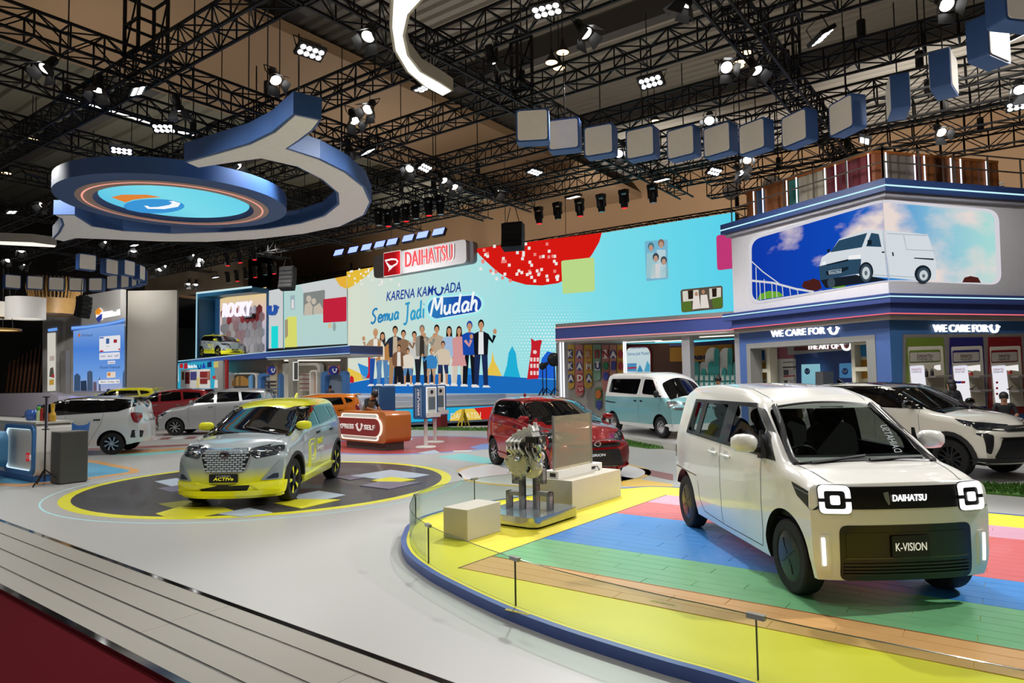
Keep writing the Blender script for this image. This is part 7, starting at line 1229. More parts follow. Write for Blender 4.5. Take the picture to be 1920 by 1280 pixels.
# ---------------------------------------------------------------- rigging: trusses, lamps, hanging shapes
TRM = mat('truss_black', '141312', .55, .3, 0, .2, 20); SPOTLIT = emat('fffdf8', 5.0); FLOODLIT = emat('ffffff', 4.0)
ZT0, ZT1 = 8.5, 9.02
def truss(label, p, q, z0=ZT0, h=.5, bay=.62):
    t = thing('box_truss', label, 'truss', group=None); d = (q-p); L = d.length; d.normalize(); n = V((-d.y, d.x, 0)); P = lambda x, a, b: p+d*x+n*(a*h/2)+ZU*(z0+(h if b else 0))
    for a, b in ((-1, 0), (1, 0), (-1, 1), (1, 1)): mb = MB(); mb.bar(P(0, a, b), P(L, a, b), .05); mb.build('chord', TRM, t, 0)
    mb = MB(); k = int(L/bay); w = .024
    for i in range(k+1):
        x = min(L, i*bay)
        for a, b, c, e in ((-1, 0, 1, 0), (-1, 1, 1, 1), (-1, 0, -1, 1), (1, 0, 1, 1)): mb.bar(P(x, a, b), P(x, c, e), w*1.2, caps=False)
        if i < k:
            y = x+bay; f = i % 2
            for a, b, c, e in ((-1, f, -1, 1-f), (1, f, 1, 1-f), (-1 if f else 1, 0, 1 if f else -1, 0), (-1 if f else 1, 1, 1 if f else -1, 1)): mb.bar(P(x, a, b), P(y, c, e), w, caps=False)
    tag(mb.build('bracing', TRM, t, 0, False), kind='stuff')
    for x in [L*f for f in (.15, .5, .85)]:
        mb = MB(); c = p+d*x; mb.cyl(c+ZU*(z0+h), c+ZU*14.2, .018, 5); mb.cyl(c+ZU*(z0+h+.1), c+ZU*(z0+h+.5), .09, 8); mb.build('hoist_cable', TRM, t, 40)
ord_ = 'first second third fourth fifth sixth seventh eighth ninth tenth eleventh twelfth thirteenth fourteenth fifteenth sixteenth seventeenth eighteenth nineteenth twentieth'.split()
SS = [(-38, 8, 22), (-31, 6, 22), (-25.5, 4, 21.7), (-21, 3, 21.7), (-17.3, 0, 22), (-14.9, -2, 22), (-9.5, 3, 24), (-4.0, 6, 27)]
for i, (s, a, b) in enumerate(SS): truss('black box truss running towards the screen wall, %s counted from the far left' % ord_[i], B(s, a), B(s, b))
TT = [(7.0, -36, -2), (10.3, -42, 4), (13.2, -42, 4), (16.2, -44, 5), (18.7, -44, 6), (20.7, -44, 6), (22.6, -9.5, 7), (25.0, -9, 8), (29.5, -40, -4), (32.5, -40, 0)]
for i, (t, a, b) in enumerate(TT): truss('black box truss running parallel to the screen wall, %s counted from the camera' % ord_[i], B(a, t), B(b, t), ZT0+.02*i)

for k, (s, t, w) in enumerate(((-9.5, 7.0, .62), (-14.9, 7.0, .62), (-9.5, 13.2, .62), (-4.0, 16.2, .62))):
    mb = MB(MX.Translation(B(s, t, ZT0+.9)) @ BROT)
    for a in (-1, 1):
        for b in (-1, 1): mb.bar((a*w/2, b*w/2, -.4), (a*w/2, b*w/2, .9), .06)
    for z in (-.4, .25, .9):
        for a in (-1, 1): mb.bar((-w/2, a*w/2, z), (w/2, a*w/2, z), .05); mb.bar((a*w/2, -w/2, z), (a*w/2, w/2, z), .05); mb.bar((-w/2, a*w/2, -.4), (w/2, a*w/2, .9), .03)
    tag(mb.build('truss_corner', TRM, None, 0), 'black cage corner block joining two trusses, %s from the camera' % ord_[k], 'truss corner')
def aim(o, d): o.rotation_euler = V(d).to_track_quat('-Z', 'Y').to_euler()
def make_spot():
    t = thing('theatre_spotlight', '', 'spotlight'); B0 = mat('lamp_body_black', '121214', .45, .2)
    mb = MB(); mb.lathe([(0, .34), (.07, .34), (.085, .30), (.085, .12), (.12, .08), (.135, 0), (.12, -.02)], n=16); mb.build('housing', B0, t, 40)
    mb = MB(); mb.lathe([(0, .0), (.115, -.005)], n=18); mb.build('lens', SPOTLIT, t, 0)
    for k in range(4):
        a = k*PI/2; c, s = math.cos(a), math.sin(a); T = MX.Rotation(a, 4, 'Z') @ MX.Translation((.135, 0, -.01)) @ MX.Rotation(rad(-32 if k % 2 else -20), 4, 'Y'); mb = MB(T); mb.prism([(-.10, 0), (.10, 0), (.14, .22), (-.14, .22)], -.004, .004, MX(((0, 0, 1, 0), (1, 0, 0, 0), (0, -1, 0, 0), (0, 0, 0, 1)))); mb.build('barn_door', mat('barn_door_grey', '4a4a4c', .4, .4), t, 0)
    mb = MB(); mb.tube([(-.11, 0, .14), (-.15, 0, .25), (-.13, 0, .46), (.13, 0, .46), (.15, 0, .25), (.11, 0, .14)], .012, 5); mb.build('yoke', B0, t, 40); return t
def make_flood():
    t = thing('flood_panel', '', 'floodlight'); mb = MB(); mb.box((0, 0, .04), (.56, .32, .08)); mb.build('panel_body', mat('flood_body', '2a2c2e', .4, .4), t, 0)
    for i in range(4):
        for j in range(2): mb = MB(); mb.cyl(((i-1.5)*.125, (j-.5)*.13, -.006), ((i-1.5)*.125, (j-.5)*.13, .0), .055, 12); mb.build('lamp_cell', FLOODLIT, t, 0)
    mb = MB(); mb.tube([(-.29, 0, .04), (-.29, 0, .34), (.29, 0, .34), (.29, 0, .04)], .012, 5); mb.build('bracket', TRM, t, 40); return t
def make_bar():
    t = thing('lamp_bar', '', 'lamp bar', rz=0); mb = MB(BROT @ MX.Rotation(PI/2, 4, 'Z')); mb.box((0, 0, .04), (.62, .1, .08)); mb.build('bar_case', TRM, t, 0); mb = MB(BROT @ MX.Rotation(PI/2, 4, 'Z')); mb.box((0, 0, -.005), (.56, .07, .01)); mb.build('lit_strip', FLOODLIT, t, 0); return t
def make_mover(red):
    t = thing('moving_head', '', 'moving head lamp'); m = mat('mover_black', '0e0e10', .4); mb = MB(); mb.box((0, 0, .0), (.30, .22, .14)); mb.build('base', m, t, 0)
    mb = MB(); mb.box((-.15, 0, -.22), (.05, .1, .34)); mb.box((.15, 0, -.22), (.05, .1, .34)); mb.build('yoke', m, t, 0)
    mb = MB(); mb.lathe([(0, -.12), (.09, -.12), (.12, -.2), (.13, -.42), (.12, -.55), (.10, -.56)], n=14); mb.build('head', m, t, 40); mb = MB()
    if red: 
        for k in range(7): a = k*PI/3; r_ = .065 if k < 6 else 0; mb.cyl((r_*math.cos(a), r_*math.sin(a), -.575), (r_*math.cos(a), r_*math.sin(a), -.555), .03, 8)
        mb.build('red_lens', emat('ff2a30', 1.5), t, 0)
    else: mb.lathe([(0, -.56), (.1, -.555)], n=14); mb.build('lens', mat('mover_lens', '2a3040', .1, .3, 1), t, 0)
    return t
PROTO = {}
def hang(kind, pts, z, rule, word, maker):
    """pts: places under the truss grid; each lamp says which one it is"""
    zones = {}
    for x, y, ax, ay in pts: zones.setdefault(rule(x, y), []).append((x, y, ax, ay))
    for zn_, L in zones.items():
        L.sort()
        for i, (x, y, ax, ay) in enumerate(L):
            o = PROTO[kind] if kind in PROTO and not PROTO[kind].get('used') else None
            if kind not in PROTO: o = PROTO[kind] = maker()
            elif o is None: o = copy_tree(PROTO[kind])
            PROTO[kind]['used'] = 1; p = onz(x, y, z); o.location = p; aim(o, (ax, ay, -1)); o['group'] = word+'s on the truss grid'
            o['label'] = word+(', %s from left %s' % (ord_[i], zn_) if len(L) > 1 else ' '+zn_)
            if 'used' in o and o is not PROTO[kind]: del o['used']
def zone(x, y):
    if x < 300 and y < 260: return 'under the upper left truss'
    if x < 330: return 'far left above the drum lamps'
    if x < 640 and y < 300: return 'above the hanging smile frame'
    if x < 640: return 'below the hanging smile frame'
    if x < 900 and y < 260: return 'around the curved white ring light'
    if x < 960: return 'over the red brand sign'
    if x < 1300 and y < 210: return 'above the row of blue boxes'
    if x < 1480 and y > 180: return 'behind the row of blue boxes'
    if y < 180: return 'at the top right'
    return 'over the pavilion roof'
RA = lambda: (RND.uniform(-.6, .6), RND.uniform(-.7, .3))
SP = [(85, 128, -.2, -.7), (183, 168, .0, -.2), (517, 150, .5, -.5), (690, 68, -.2, -.6), (690, 205, -.3, -.8), (665, 226, .4, -.4), (1098, 62, .5, -.5), (925, 118, .3, .3), (1362, 126, 0, -1.1), (1418, 132, .2, -.5), (1330, 226, -.3, -.8), (1765, 248, -.1, -1), (1401, 300, -.3, -.9), (1388, 324, .3, -.6), (1160, 288, -.3, -1), (1775, 8, -.1, -1.1), (1912, 168, -.4, -.7), (380, 278, .1, .3), (335, 207, .1, .3), (445, 312, .7, -.2), (80, 385, -.3, -.9), (575, 412, .1, -.8), (768, 316, -.2, -.9), (832, 338, .5, -.5), (852, 350, .4, -.5), (930, 362, .9, -.4), (655, 284, .1, .3), (1282, 8, -.5, .3), (206, 430, .3, -.6), (82, 452, .4, -.5)]
hang('spot', SP, 8.05, zone, 'black barn door spotlight', make_spot)
SP2 = [(48, 498, -.3, -.8), (365, 480, -.4, -.8), (372, 488, .5, -.6), (300, 505, .3, -.8), (312, 500, -.3, -.8), (200, 455, -.2, -.6), (40, 470, .3, -.5), (353, 532, .1, -.7), (367, 533, .2, -.7), (250, 470, .2, -.5), (15, 488, .1, -.8)]
hang('spot', SP2, 8.05, lambda x, y: 'low over the neighbouring stand', 'black barn door spotlight', make_spot)
FLD = [(583, 98), (258, 171), (1025, 20), (1542, 71), (1220, 154), (1621, 264), (1340, 322), (690, 285), (228, 283), (307, 241), (62, 329), (1003, 323), (797, 315), (1910, 70), (1912, 198), (796, 165), (1241, 338), (1075, 370), (22, 398), (252, 460), (404, 520)]
BARS = [(148, 190), (172, 197), (196, 204), (222, 212), (250, 221), (272, 228), (300, 240), (330, 246), (345, 248)]
hang('flood', [(x, y, *RA()) if i < 15 else (x, y, .1, .1) for i, (x, y) in enumerate(FLD)], 8.25, zone, 'white eight cell flood panel', make_flood)
hang('bar', [(x, y, .0, .0) for x, y in BARS], 9.1, lambda x, y: 'in the bright row above the disc', 'small white lamp bar', lambda: make_bar())
zr = ZC(2.977, 640, 0); MVR = [(258, 1180), (357, 1150), (484, 1115), (1100, 1165), (1328, 1120), (1575, 1070)]; MVB = [(205, 1175), (305, 1165), (412, 1135), (550, 1110), (1205, 1140), (1448, 1095), (1735, 1040)]
hang('moverr', [(*p, .05, .05) for p in zr(MVR)]+[(x/2.977, y/2.977+430, .1, 0) for x, y in ((1320, 235), (1420, 212), (1525, 190), (1265, 140), (1335, 122), (1415, 104))], 8.3, lambda x, y: 'over the side screen' if x < 640 else 'over the main screen', 'moving head lamp with red glowing face', lambda: make_mover(1))
hang('moverb', [(*p, .05, .05) for p in zr(MVB)]+[(x/2.977, y/2.977+430, .1, 0) for x, y in ((1270, 245), (1370, 222), (1475, 198))], 8.3, lambda x, y: 'over the side screen' if x < 640 else 'over the main screen', 'unlit black moving head lamp', lambda: make_mover(0))
for i, (x, y) in enumerate(((635, 473), (662, 468), (687, 463), (712, 457.5), (735, 453), (765, 446), (792, 440), (822, 434))):
    p = onz(x, y, 8.9); t = thing('blue_floodlight', 'blue white wash light over the main screen, %s from left of the row' % ord_[i], 'floodlight', p, BA, 'blue wash lights along the screen truss'); mb = MB(); mb.box((0, .08, 0), (.74, .16, .40)); mb.build('housing', TRM, t, 0); mb = MB(); mb.box((0, -.005, 0), (.68, .02, .35)); mb.build('lit_face', emat('7c8eff', 2.6), t, 0); t.rotation_euler = (rad(-25), 0, BA)
for i, (x, y) in enumerate(((1034, 118), (1055, 99), (1048, 128), (1399, 100), (1387, 118), (1384, 125), (60, 258), (66, 260), (285, 318), (12, 325), (1228, 228), (1905, 3))):
    p = onz(x, y, 13.4); t = thing('high_bay_lamp', 'small warm high bay lamp, '+['first of the trio over the blue boxes', 'second of the trio over the blue boxes', 'lowest of the trio over the blue boxes', 'upper one by the bright spotlight', 'middle one by the bright spotlight', 'lowest one by the bright spotlight', 'first of the pair at far left', 'second of the pair at far left', 'single one above the hanging disc', 'single one at the left edge', 'single one behind the blue boxes', 'single one at the top right edge'][i], 'lamp', p, 0, 'warm high bay lamps under the ceiling')
    mb = MB(); mb.lathe([(.05, .5), (.08, .3), (.24, .05), (.26, 0)], n=14); mb.build('reflector', TRM, t, 40); mb = MB(); mb.lathe([(0, 0.02), (.22, 0.01)], n=14); mb.build('lamp_face', emat('ffd49a', 4), t, 0); mb = MB(); mb.cyl((0, 0, .45), (0, 0, 2.0), .02, 5); mb.build('hanger', TRM, t, 0)
# --- hanging blue boxes
BXB = mat('box_blue', '3f68ac', .5); BXW = mat('box_white_bounce', 'e4ddd0', .5, emit=.11)  # white panels emit faintly in place of light bounced off the floor
def blue_box(p, nd, label, grp, sz=.66, dp=.30):
    t = thing('hanging_box', label, 'hanging box', p, rad(nd)+PI/2, grp); T = MX.Rotation(PI/2, 4, 'X')
    mb = MB(); mb.prism(rrect(sz, sz, .05, n=3), -dp/2, dp/2, T); mb.build('shell', BXB, t, 30)
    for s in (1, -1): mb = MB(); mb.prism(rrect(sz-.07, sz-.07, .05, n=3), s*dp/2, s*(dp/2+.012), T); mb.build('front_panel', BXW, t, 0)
    mb = MB(); mb.cyl((0, 0, sz/2), (0, 0, ZT0+.2-p[2]), .012, 5); mb.build('hanger', TRM, t, 0)
L1 = [(1000, 270), (1060, 285), (1127, 295), (1206, 299), (1283, 298), (1352, 293), (1419, 287), (1500, 272), (1590, 249), (1685, 216), (1771, 176), (1855, 120), (1905, 52)]; ND = [-97, -106, -116, -124, -132, -139, -147, -156, -166, -203, -222, -240, -258]
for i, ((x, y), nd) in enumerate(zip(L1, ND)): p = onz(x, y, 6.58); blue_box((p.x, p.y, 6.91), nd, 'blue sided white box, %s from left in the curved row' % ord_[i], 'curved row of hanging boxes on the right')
L2 = [(22, 541), (65, 543), (106, 545), (145, 546), (182, 546), (215, 542), (240, 540), (258, 537), (268, 533), (260, 525), (237, 517), (205, 515), (161, 507)]; c2 = V((-20.4, 29.8))
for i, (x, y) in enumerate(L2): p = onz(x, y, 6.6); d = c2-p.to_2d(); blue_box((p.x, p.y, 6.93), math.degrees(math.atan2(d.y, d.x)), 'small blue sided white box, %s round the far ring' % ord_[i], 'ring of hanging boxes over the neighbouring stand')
# --- round ceiling disc and the smile shaped frame
DZ = 6.8; dc = (onz(111, 374, DZ)+onz(537, 392, DZ))/2; DR = (onz(537, 392, DZ)-onz(111, 374, DZ)).length/2; DISC = thing('ceiling_disc', 'round blue hanging disc with lit cyan picture on its underside', 'hanging disc', dc); HB_ = mat('hang_blue', '3f66a4', .5); HPK = mat('hang_blush', 'cdb4a8', .5)
mb = MB(); mb.lathe([(DR*.2, .40), (DR, .40), (DR, 0), (DR*.82, -.02)], n=72); mb.build('rim', HB_, DISC, 40); mb = MB(); mb.lathe([(DR*.83, -.025), (DR*.69, -.035)], n=72); mb.build('blush_ring', HPK, DISC, 0); mb = MB(); mb.lathe([(DR*.78, -.04), (DR*.765, -.045)], n=72); mb.build('light_ring', emat('f4a898', 1), DISC, 0); mb = MB(); mb.lathe([(DR*.70, -.03), (DR*.64, .1), (DR*.63, .1)], n=72); mb.build('inner_lip', mat('hang_blue_deep', '34548c', .5), DISC, 0)
mb = MB(); mb.lathe([(0, .08), (DR*.66, .08)], n=72); mb.build('lit_screen', ramp_emat('disc_cyan', [(0, '5fc8e8'), (.5, '7fe0f0'), (1, '66d4ee')], 0, -2, 2, .95), DISC, 0)
inv = lambda L, z: [tuple((onz(x, y, z)-dc).to_2d()) for x, y in L]; z1_ = ZC(2.977, 0, 0)
for nm, c, L, o in (('screen_patch', 'e88a3c', [(620, 1100), (680, 1086), (820, 1086), (900, 1100), (820, 1105), (740, 1115), (700, 1130)], .07), ('screen_patch', '3f9ce0', el(860, 1150, 170, 40, 28), .06)):
    mb = MB(); mb.poly(inv(z1_(L), DZ+o), o); mb.build(nm, emat(c, .9), DISC, 0)
P = inv(z1_([(815, 1148), (830, 1160), (900, 1160), (970, 1148), (985, 1132), (955, 1122)]), DZ+.05); mb = MB(); stroke(mb, P, [.1, .2, .24, .24, .2, .14], .045, .05); mb.build('screen_smile', emat('f4f8fc', 1), DISC, 0)
for a in range(4): mb = MB(); q = (DR*.7*math.cos(a*PI/2+.4), DR*.7*math.sin(a*PI/2+.4)); mb.cyl((*q, .4), (*q, ZT0-DZ+.1), .015, 5); mb.build('hanger', TRM, DISC, 0)
SMF = thing('smile_frame', 'large blue edged white smile shaped frame curling round the hanging disc', 'hanging frame'); oz = lambda L: [tuple(onz(x, y, DZ).to_2d()) for x, y in L]
outl = [(345, 305), (430, 298), (490, 285), (545, 262), (590, 232), (601, 222), (553, 212), (560, 214)]
arm = [(345, 303), (400, 287), (465, 268), (510, 246), (550, 213), (603, 224), (590, 243), (565, 262), (540, 278), (600, 297), (650, 322), (685, 350), (697, 378), (685, 402), (640, 424), (570, 438), (480, 448), (390, 453), (300, 452), (200, 448), (145, 446), (120, 452), (98, 447), (108, 436), (116, 420), (112, 408), (100, 402), (140, 402), (160, 414), (175, 424), (230, 432), (320, 437), (420, 434), (500, 428), (560, 418), (605, 404), (632, 382), (630, 360), (600, 335), (555, 312), (490, 297), (440, 304), (372, 314)]
o2 = oz(arm); mb = MB(); mb.prism(o2, DZ, DZ+.42); mb.build('frame_side', HB_, SMF, 0)
ctr = V((sum(p[0] for p in o2)/len(o2), sum(p[1] for p in o2)/len(o2)))
def shrink(L, d):
    a = sum(L[i][0]*L[(i+1) % len(L)][1]-L[(i+1) % len(L)][0]*L[i][1] for i in range(len(L))); sg = 1 if a > 0 else -1; o = []
    for i, p in enumerate(L):
        u, w = V(p)-V(L[i-1]), V(L[(i+1) % len(L)])-V(p); u.normalize(); w.normalize(); n = V((-u.y-w.y, u.x+w.x))*sg; n = n.normalized() if n.length > .05 else V((-u.y, u.x))*sg; o.append(tuple(V(p)+n*d))
    return o
mb = MB(); mb.prism(shrink(o2, .07), DZ-.02, DZ+.01); mb.build('frame_face', mat('hang_white_bounce', 'efede8', .5, emit=.10), SMF, 0)  # faint emission on the face stands in for floor bounce
for x, y in ((560, 235), (640, 320), (690, 380), (480, 280), (300, 445), (600, 425)): p = onz(x, y, DZ); mb = MB(); mb.cyl((p.x, p.y, DZ+.3), (p.x, p.y, ZT0+.1), .015, 5); mb.build('hanger', TRM, SMF, 0)
# --- glowing ring light, cut by the top edge
RG = thing('ring_light', 'curved glowing white ring light cut by the top edge of the frame', 'ring light'); zz = 7.0; po = [(748, -110), (737, -50), (732, 0), (730, 50), (737, 94), (761, 134), (794, 162), (830, 180)]; pi2 = [(850, 170), (828, 155), (791, 134), (768, 104), (760, 67), (769, 27), (794, 0), (830, -50)]
o2 = [tuple(onz(x, y, zz).to_2d()) for x, y in po+pi2]; mb = MB(); mb.prism(o2, zz, zz+.22); mb.build('ring_case', mat('ring_case_white', 'b8b4aa', .5), RG, 30); mb = MB(); mb.prism(shrink(o2, .045), zz-.012, zz+.01); mb.build('ring_diffuser', emat('fffef8', 1.6), RG, 0)
for x, y in ((735, 60), (780, 150)): p = onz(x, y, zz); mb = MB(); mb.cyl((p.x, p.y, zz+.2), (p.x, p.y, ZT0+.2), .012, 5); mb.build('hanger', TRM, RG, 0)
o2 = [tuple(onz(x, y, 7.0).to_2d()) for x, y in ((-60, 452), (0, 452), (60, 454), (106, 460), (104, 463), (60, 461), (0, 458), (-60, 457))]; mb = MB(); mb.prism(o2, 7, 7.3); t = mb.build('ring_light', mat('ring_case_white', 'b8b4aa', .5), None, 0); tag(t, 'thin white curved light strip at the far left under the trusses', 'ring light'); mb = MB(); mb.prism(shrink(o2, .03), 6.985, 7.0); mb.build('ring_diffuser', emat('fff6e8', 1.1), t, 0)
# --- hanging loudspeakers
def line_array(label, X, Y, z, n, s, yaw):
    p = onz(X, Y, z); t = thing('line_array', label, 'loudspeaker', p, yaw); m = mat('speaker_black', '101012', .6, 0, 0, .2, 30)
    c = V((0, 0, 0)); a = 0
    for k in range(n):
        T = MX.Translation(c) @ MX.Rotation(a, 4, 'X'); mb = MB(T); mb.prism([(-.45*s, -.14*s), (.45*s, -.14*s), (.45*s, .13*s), (-.45*s, .13*s)], -.25*s, .25*s, MX(((1, 0, 0, 0), (0, 0, 1, 0), (0, 1, 0, 0), (0, 0, 0, 1)))); mb.box((0, -.26*s, 0), (.8*s, .03*s, .2*s)); mb.build('speaker_box', m, t, 0)
        c = c+V((0, math.sin(-a)*-.28*s*1.0, -.28*s*math.cos(a))); a -= rad(5)
    mb = MB(); mb.cyl((-.3*s, 0, .1), (-.1, 0, ZT0-z), .015, 5); mb.cyl((.3*s, 0, .1), (.1, 0, ZT0-z), .015, 5); mb.box((0, 0, .17*s), (.8*s, .1, .05)); mb.build('rigging', TRM, t, 0)
line_array('black curved loudspeaker stack hanging before the red sun of the screen', 962, 425, 7.75, 4, .9, BA+rad(20)); line_array('black curved loudspeaker stack hanging over the side screen', 540, 505, 7.8, 5, .85, BA+rad(25)); line_array('black curved loudspeaker stack beside the finned wooden drum lamp', 158, 560, 6.0, 5, .7, BA-rad(60))
# ---------------------------------------------------------------- furniture and displays
def grid_thing(name, label, cat, s, t, z, da=0): r = thing(name, label, cat, B(s, t, z), BA+da); return r
CRM = mat('plinth_cream', 'c4bd9c', .45); 
r = grid_thing('display_cube', 'plain cream display cube beside the engine base on the yellow deck', 'plinth', -5.18, 6.22, PZ); mb = MB(); mb.prism(rrect(.36, .62, .006, n=1), 0, .34); o = mb.build('cube_body', mat('plinth_grey', 'b5b0a2', .4), r, 0)
r = grid_thing('silver_plinth', 'low silver rounded base carrying the cut-away engine', 'plinth', -5.12, 7.28, PZ); mb = MB(); mb.prism(rrect(.92, 1.02, .12), .02, .125); mb.build('base_band', mat('silver_mirror', 'b8b8b4', .15, .9, 0, .03), r, 30); mb = MB(); mb.prism(rrect(.90, 1.0, .12), .125, .132); mb.build('base_top', mat('silver_top', 'c4ccd2', .12, .8, 0, .03), r, 0); mb = MB(); mb.prism(rrect(.84, .94, .1), 0, .02); mb.build('shadow_gap', BLK, r, 0)
r = grid_thing('screen_plinth', 'long pale plinth carrying the see-through display', 'plinth', -5.22, 8.72, PZ); mb = MB(); mb.prism(rrect(.62, 1.42, .006, n=1), 0, .40); mb.build('plinth_body', mat('plinth_grey', 'b5b0a2', .4), r, 0)
r = grid_thing('clear_display', 'see-through display panel on a white foot in front of the red hatchback', 'display', -5.30, 8.72, PZ+.40); mb = MB(); mb.prism(rrect(.24, 1.26, .01, n=1), 0, .10); mb.build('display_foot', WHITEP, r, 0)
mb = MB(); mb.box((0, -.02, .48), (.018, 1.06, .76)); mb.build('display_glass', hazeglass('tinted_display', 'e0d8c0', .2), r, 0)
for y in (-.55, .51): mb = MB(); mb.box((0, y, .48), (.03, .02, .78)); mb.build('display_edge', mat('edge_silver', 'b0b0ac', .25, .8), r, 0)
mb = MB(); mb.box((.122, .35, .05), (.01, .10, .04)); mb.tube([(.125, .36, .05), (.16, .4, .07), (.17, .44, .02), (.15, .46, -.02)], .008, 5); mb.build('socket', BLK, r, 40); mb = MB(); mb.box((.03, -.632, .05), (.09, .01, .05)); mb.build('socket', BLK, r, 0)
# stand made of two bent bars
r = grid_thing('engine_stand', 'grey zigzag bar stand holding up the engine', 'stand', -5.12, 7.22, PZ+.132); GB = mat('stand_grey_bar', '8a8a8c', .35, .5); DBk = mat('stand_dark_side', '242428', .5)
for sg, y in ((-1, 0), (1, .14)):
    for pth in ([(sg*.27, 0), (sg*.27, .19), (sg*.06, .19), (sg*.06, .34), (sg*.17, .34), (sg*.17, .48)], [(sg*.06, 0), (sg*.06, .48)]):
        for (a, b), (c, d) in zip(pth, pth[1:]):
            mb = MB(); x0, x1 = sorted((a, c)); z0, z1 = sorted((b, d)); mb.box(((x0+x1)/2, y, (z0+z1)/2), (x1-x0+.05, .07, z1-z0+.05)); mb.cur = 1; mb.box(((x0+x1)/2, y+.045, (z0+z1)/2), (x1-x0+.05, .022, z1-z0+.05)); mb.build('bar', [GB, DBk], r, 0)
eng = grid_thing('engine', 'cut-away aluminium car engine displayed on the zigzag stand', 'engine', -5.12, 7.26, PZ+.132+.44, rad(8)); eng.scale = (.8, .8, .8); AL = mat('cast_aluminium', 'c6c4be', .4, .45, 0, .35, 25, .25); AL2 = mat('gear_case_aluminium', 'c4bf9e', .4, .4, 0, .3, 30, .2); DKM = mat('engine_dark', '26241f', .45, .4, 0, .3, 30); STE = mat('bright_steel', 'c9c9c6', .15, 1, 0, .1)
def ep(name, m, f): mb = MB(); f(mb); return mb.build(name, m, eng, 35)
ep('cylinder_block', AL, lambda g: (g.box((-.02, .05, .34), (.36, .34, .30)), [g.box((-.02+x, -.13, .34), (.02, .03, .28)) for x in (-.15, -.08, 0, .08, .15)]))
ep('cylinder_head', AL, lambda g: g.box((-.06, .02, .56), (.46, .26, .13), 0, MX.Rotation(rad(-22), 4, 'Y'))); ep('cam_cover', mat('cam_cover_silver', 'd2d0ca', .35, .45, 0, .2, 30), lambda g: (g.prism(rrect(.42, .25, .05), 0, .09, MX.Translation((-.02, .03, .62)) @ MX.Rotation(rad(-22), 4, 'Y')), [g.cyl((-.16+k*.1, .03, .70-(-.16+k*.1)*-.4), (-.16+k*.1, .03, .77-(-.16+k*.1)*-.4), .03, 10) for k in range(4)]))
ep('intake_manifold', AL, lambda g: [g.tube([(-.22+k*.07, -.1, .58), (-.26+k*.07, -.2, .52), (-.24+k*.07, -.22, .42), (-.18+k*.07, -.16, .34)], .028, 8) for k in range(4)])
ep('timing_cover', DKM, lambda g: (g.prism(rp([(-.28, .30), (.02, .38), (.06, .50), (-.26, .44)], .03), -.02, .02, MX.Translation((0, -.16, 0)) @ MX.Rotation(PI/2, 4, 'X')), [g.box((-.24+.045*k, -.185, .38+.012*k), (.02, .02, .10)) for k in range(6)]))
ep('gearbox_case', AL2, lambda g: (g.lathe([(.0, -.12), (.10, -.12), (.19, -.06), (.20, .06), (.16, .12), (0, .12)], MX.Translation((-.08, -.06, .16)) @ MX.Rotation(PI/2, 4, 'X'), 22), g.lathe([(0, -.1), (.09, -.1), (.15, -.04), (.15, .08), (0, .1)], MX.Translation((.12, -.04, .10)) @ MX.Rotation(PI/2, 4, 'X'), 20), g.lathe([(0, -.1), (.08, -.08), (.11, 0), (.1, .08), (0, .1)], MX.Translation((-.25, -.04, .20)) @ MX.Rotation(PI/2, 4, 'X'), 16)))
ep('gearbox_rib', AL2, lambda g: [g.box((-.08+.15*math.cos(a), -.17, .16+.15*math.sin(a)), (.012, .03, .14), 0, MX.Rotation(-a+PI/2, 4, 'Y')) for a in [k*PI/5 for k in range(10)]])
ep('shaft_opening', DKM, lambda g: g.lathe([(.055, -.02), (.05, .0), (0, .0)], MX.Translation((.08, -.155, .11)) @ MX.Rotation(PI/2, 4, 'X'), 18)); ep('shaft_ring', STE, lambda g: g.lathe([(.055, 0), (.062, .015), (.075, .01), (.08, -.01)], MX.Translation((.08, -.15, .11)) @ MX.Rotation(PI/2, 4, 'X'), 18))
ep('starter_motor', STE, lambda g: (g.lathe([(0, 0), (.05, 0), (.055, .02), (.055, .12), (.035, .15), (0, .16)], MX.Translation((-.05, -.15, .27)) @ MX.Rotation(PI/2, 4, 'X'), 16)))
for k, (x, z, rr_) in enumerate(((.26, .30, .085), (.29, .46, .06), (.24, .14, .07), (.22, .56, .05))): ep('pulley', STE if k % 2 else AL, lambda g: g.lathe([(0, .05), (rr_*.4, .05), (rr_, .03), (rr_*.9, 0), (rr_, -.03), (rr_*.5, -.04), (0, -.04)], MX.Translation((x, .0, z)) @ MX.Rotation(PI/2, 4, 'Y') if k % 2 else MX.Translation((x, -.08, z)) @ MX.Rotation(PI/2, 4, 'X'), 18))
ep('exhaust_pipe', STE, lambda g: [g.tube([(.16+k*.05, -.12, .52-k*.02), (.24+k*.04, -.17, .46), (.28+k*.02, -.14, .36), (.24+k*.03, -.1, .22)], .022, 7) for k in range(3)])
ep('cut_face', DKM, lambda g: (g.box((.14, -.13, .50), (.18, .05, .22)), g.box((.2, .05, .48), (.1, .28, .26)))); ep('piston', STE, lambda g: [g.cyl((.10+k*.08, -.165, .44), (.10+k*.08, -.165, .52), .03, 12) for k in range(2)])
ep('engine_bolt', STE, lambda g: g.cyl((-.3, -.1, .24), (-.3, -.16, .24), .014, 6))
for k in range(12): a = k*.52; ep('engine_bolt', STE, lambda g: g.cyl((-.08+.185*math.cos(a), -.12, .16+.185*math.sin(a)), (-.08+.185*math.cos(a), -.15, .16+.185*math.sin(a)), .012, 6))
for k in range(8): ep('engine_hose', DKM if k % 2 else AL, lambda g: g.tube([(-.2+k*.06, -.12, .46+.03*(k % 3)), (-.16+k*.06, -.2, .42), (-.1+k*.055, -.19, .34+.02*(k % 2)), (-.06+k*.05, -.14, .28)], .012, 6))
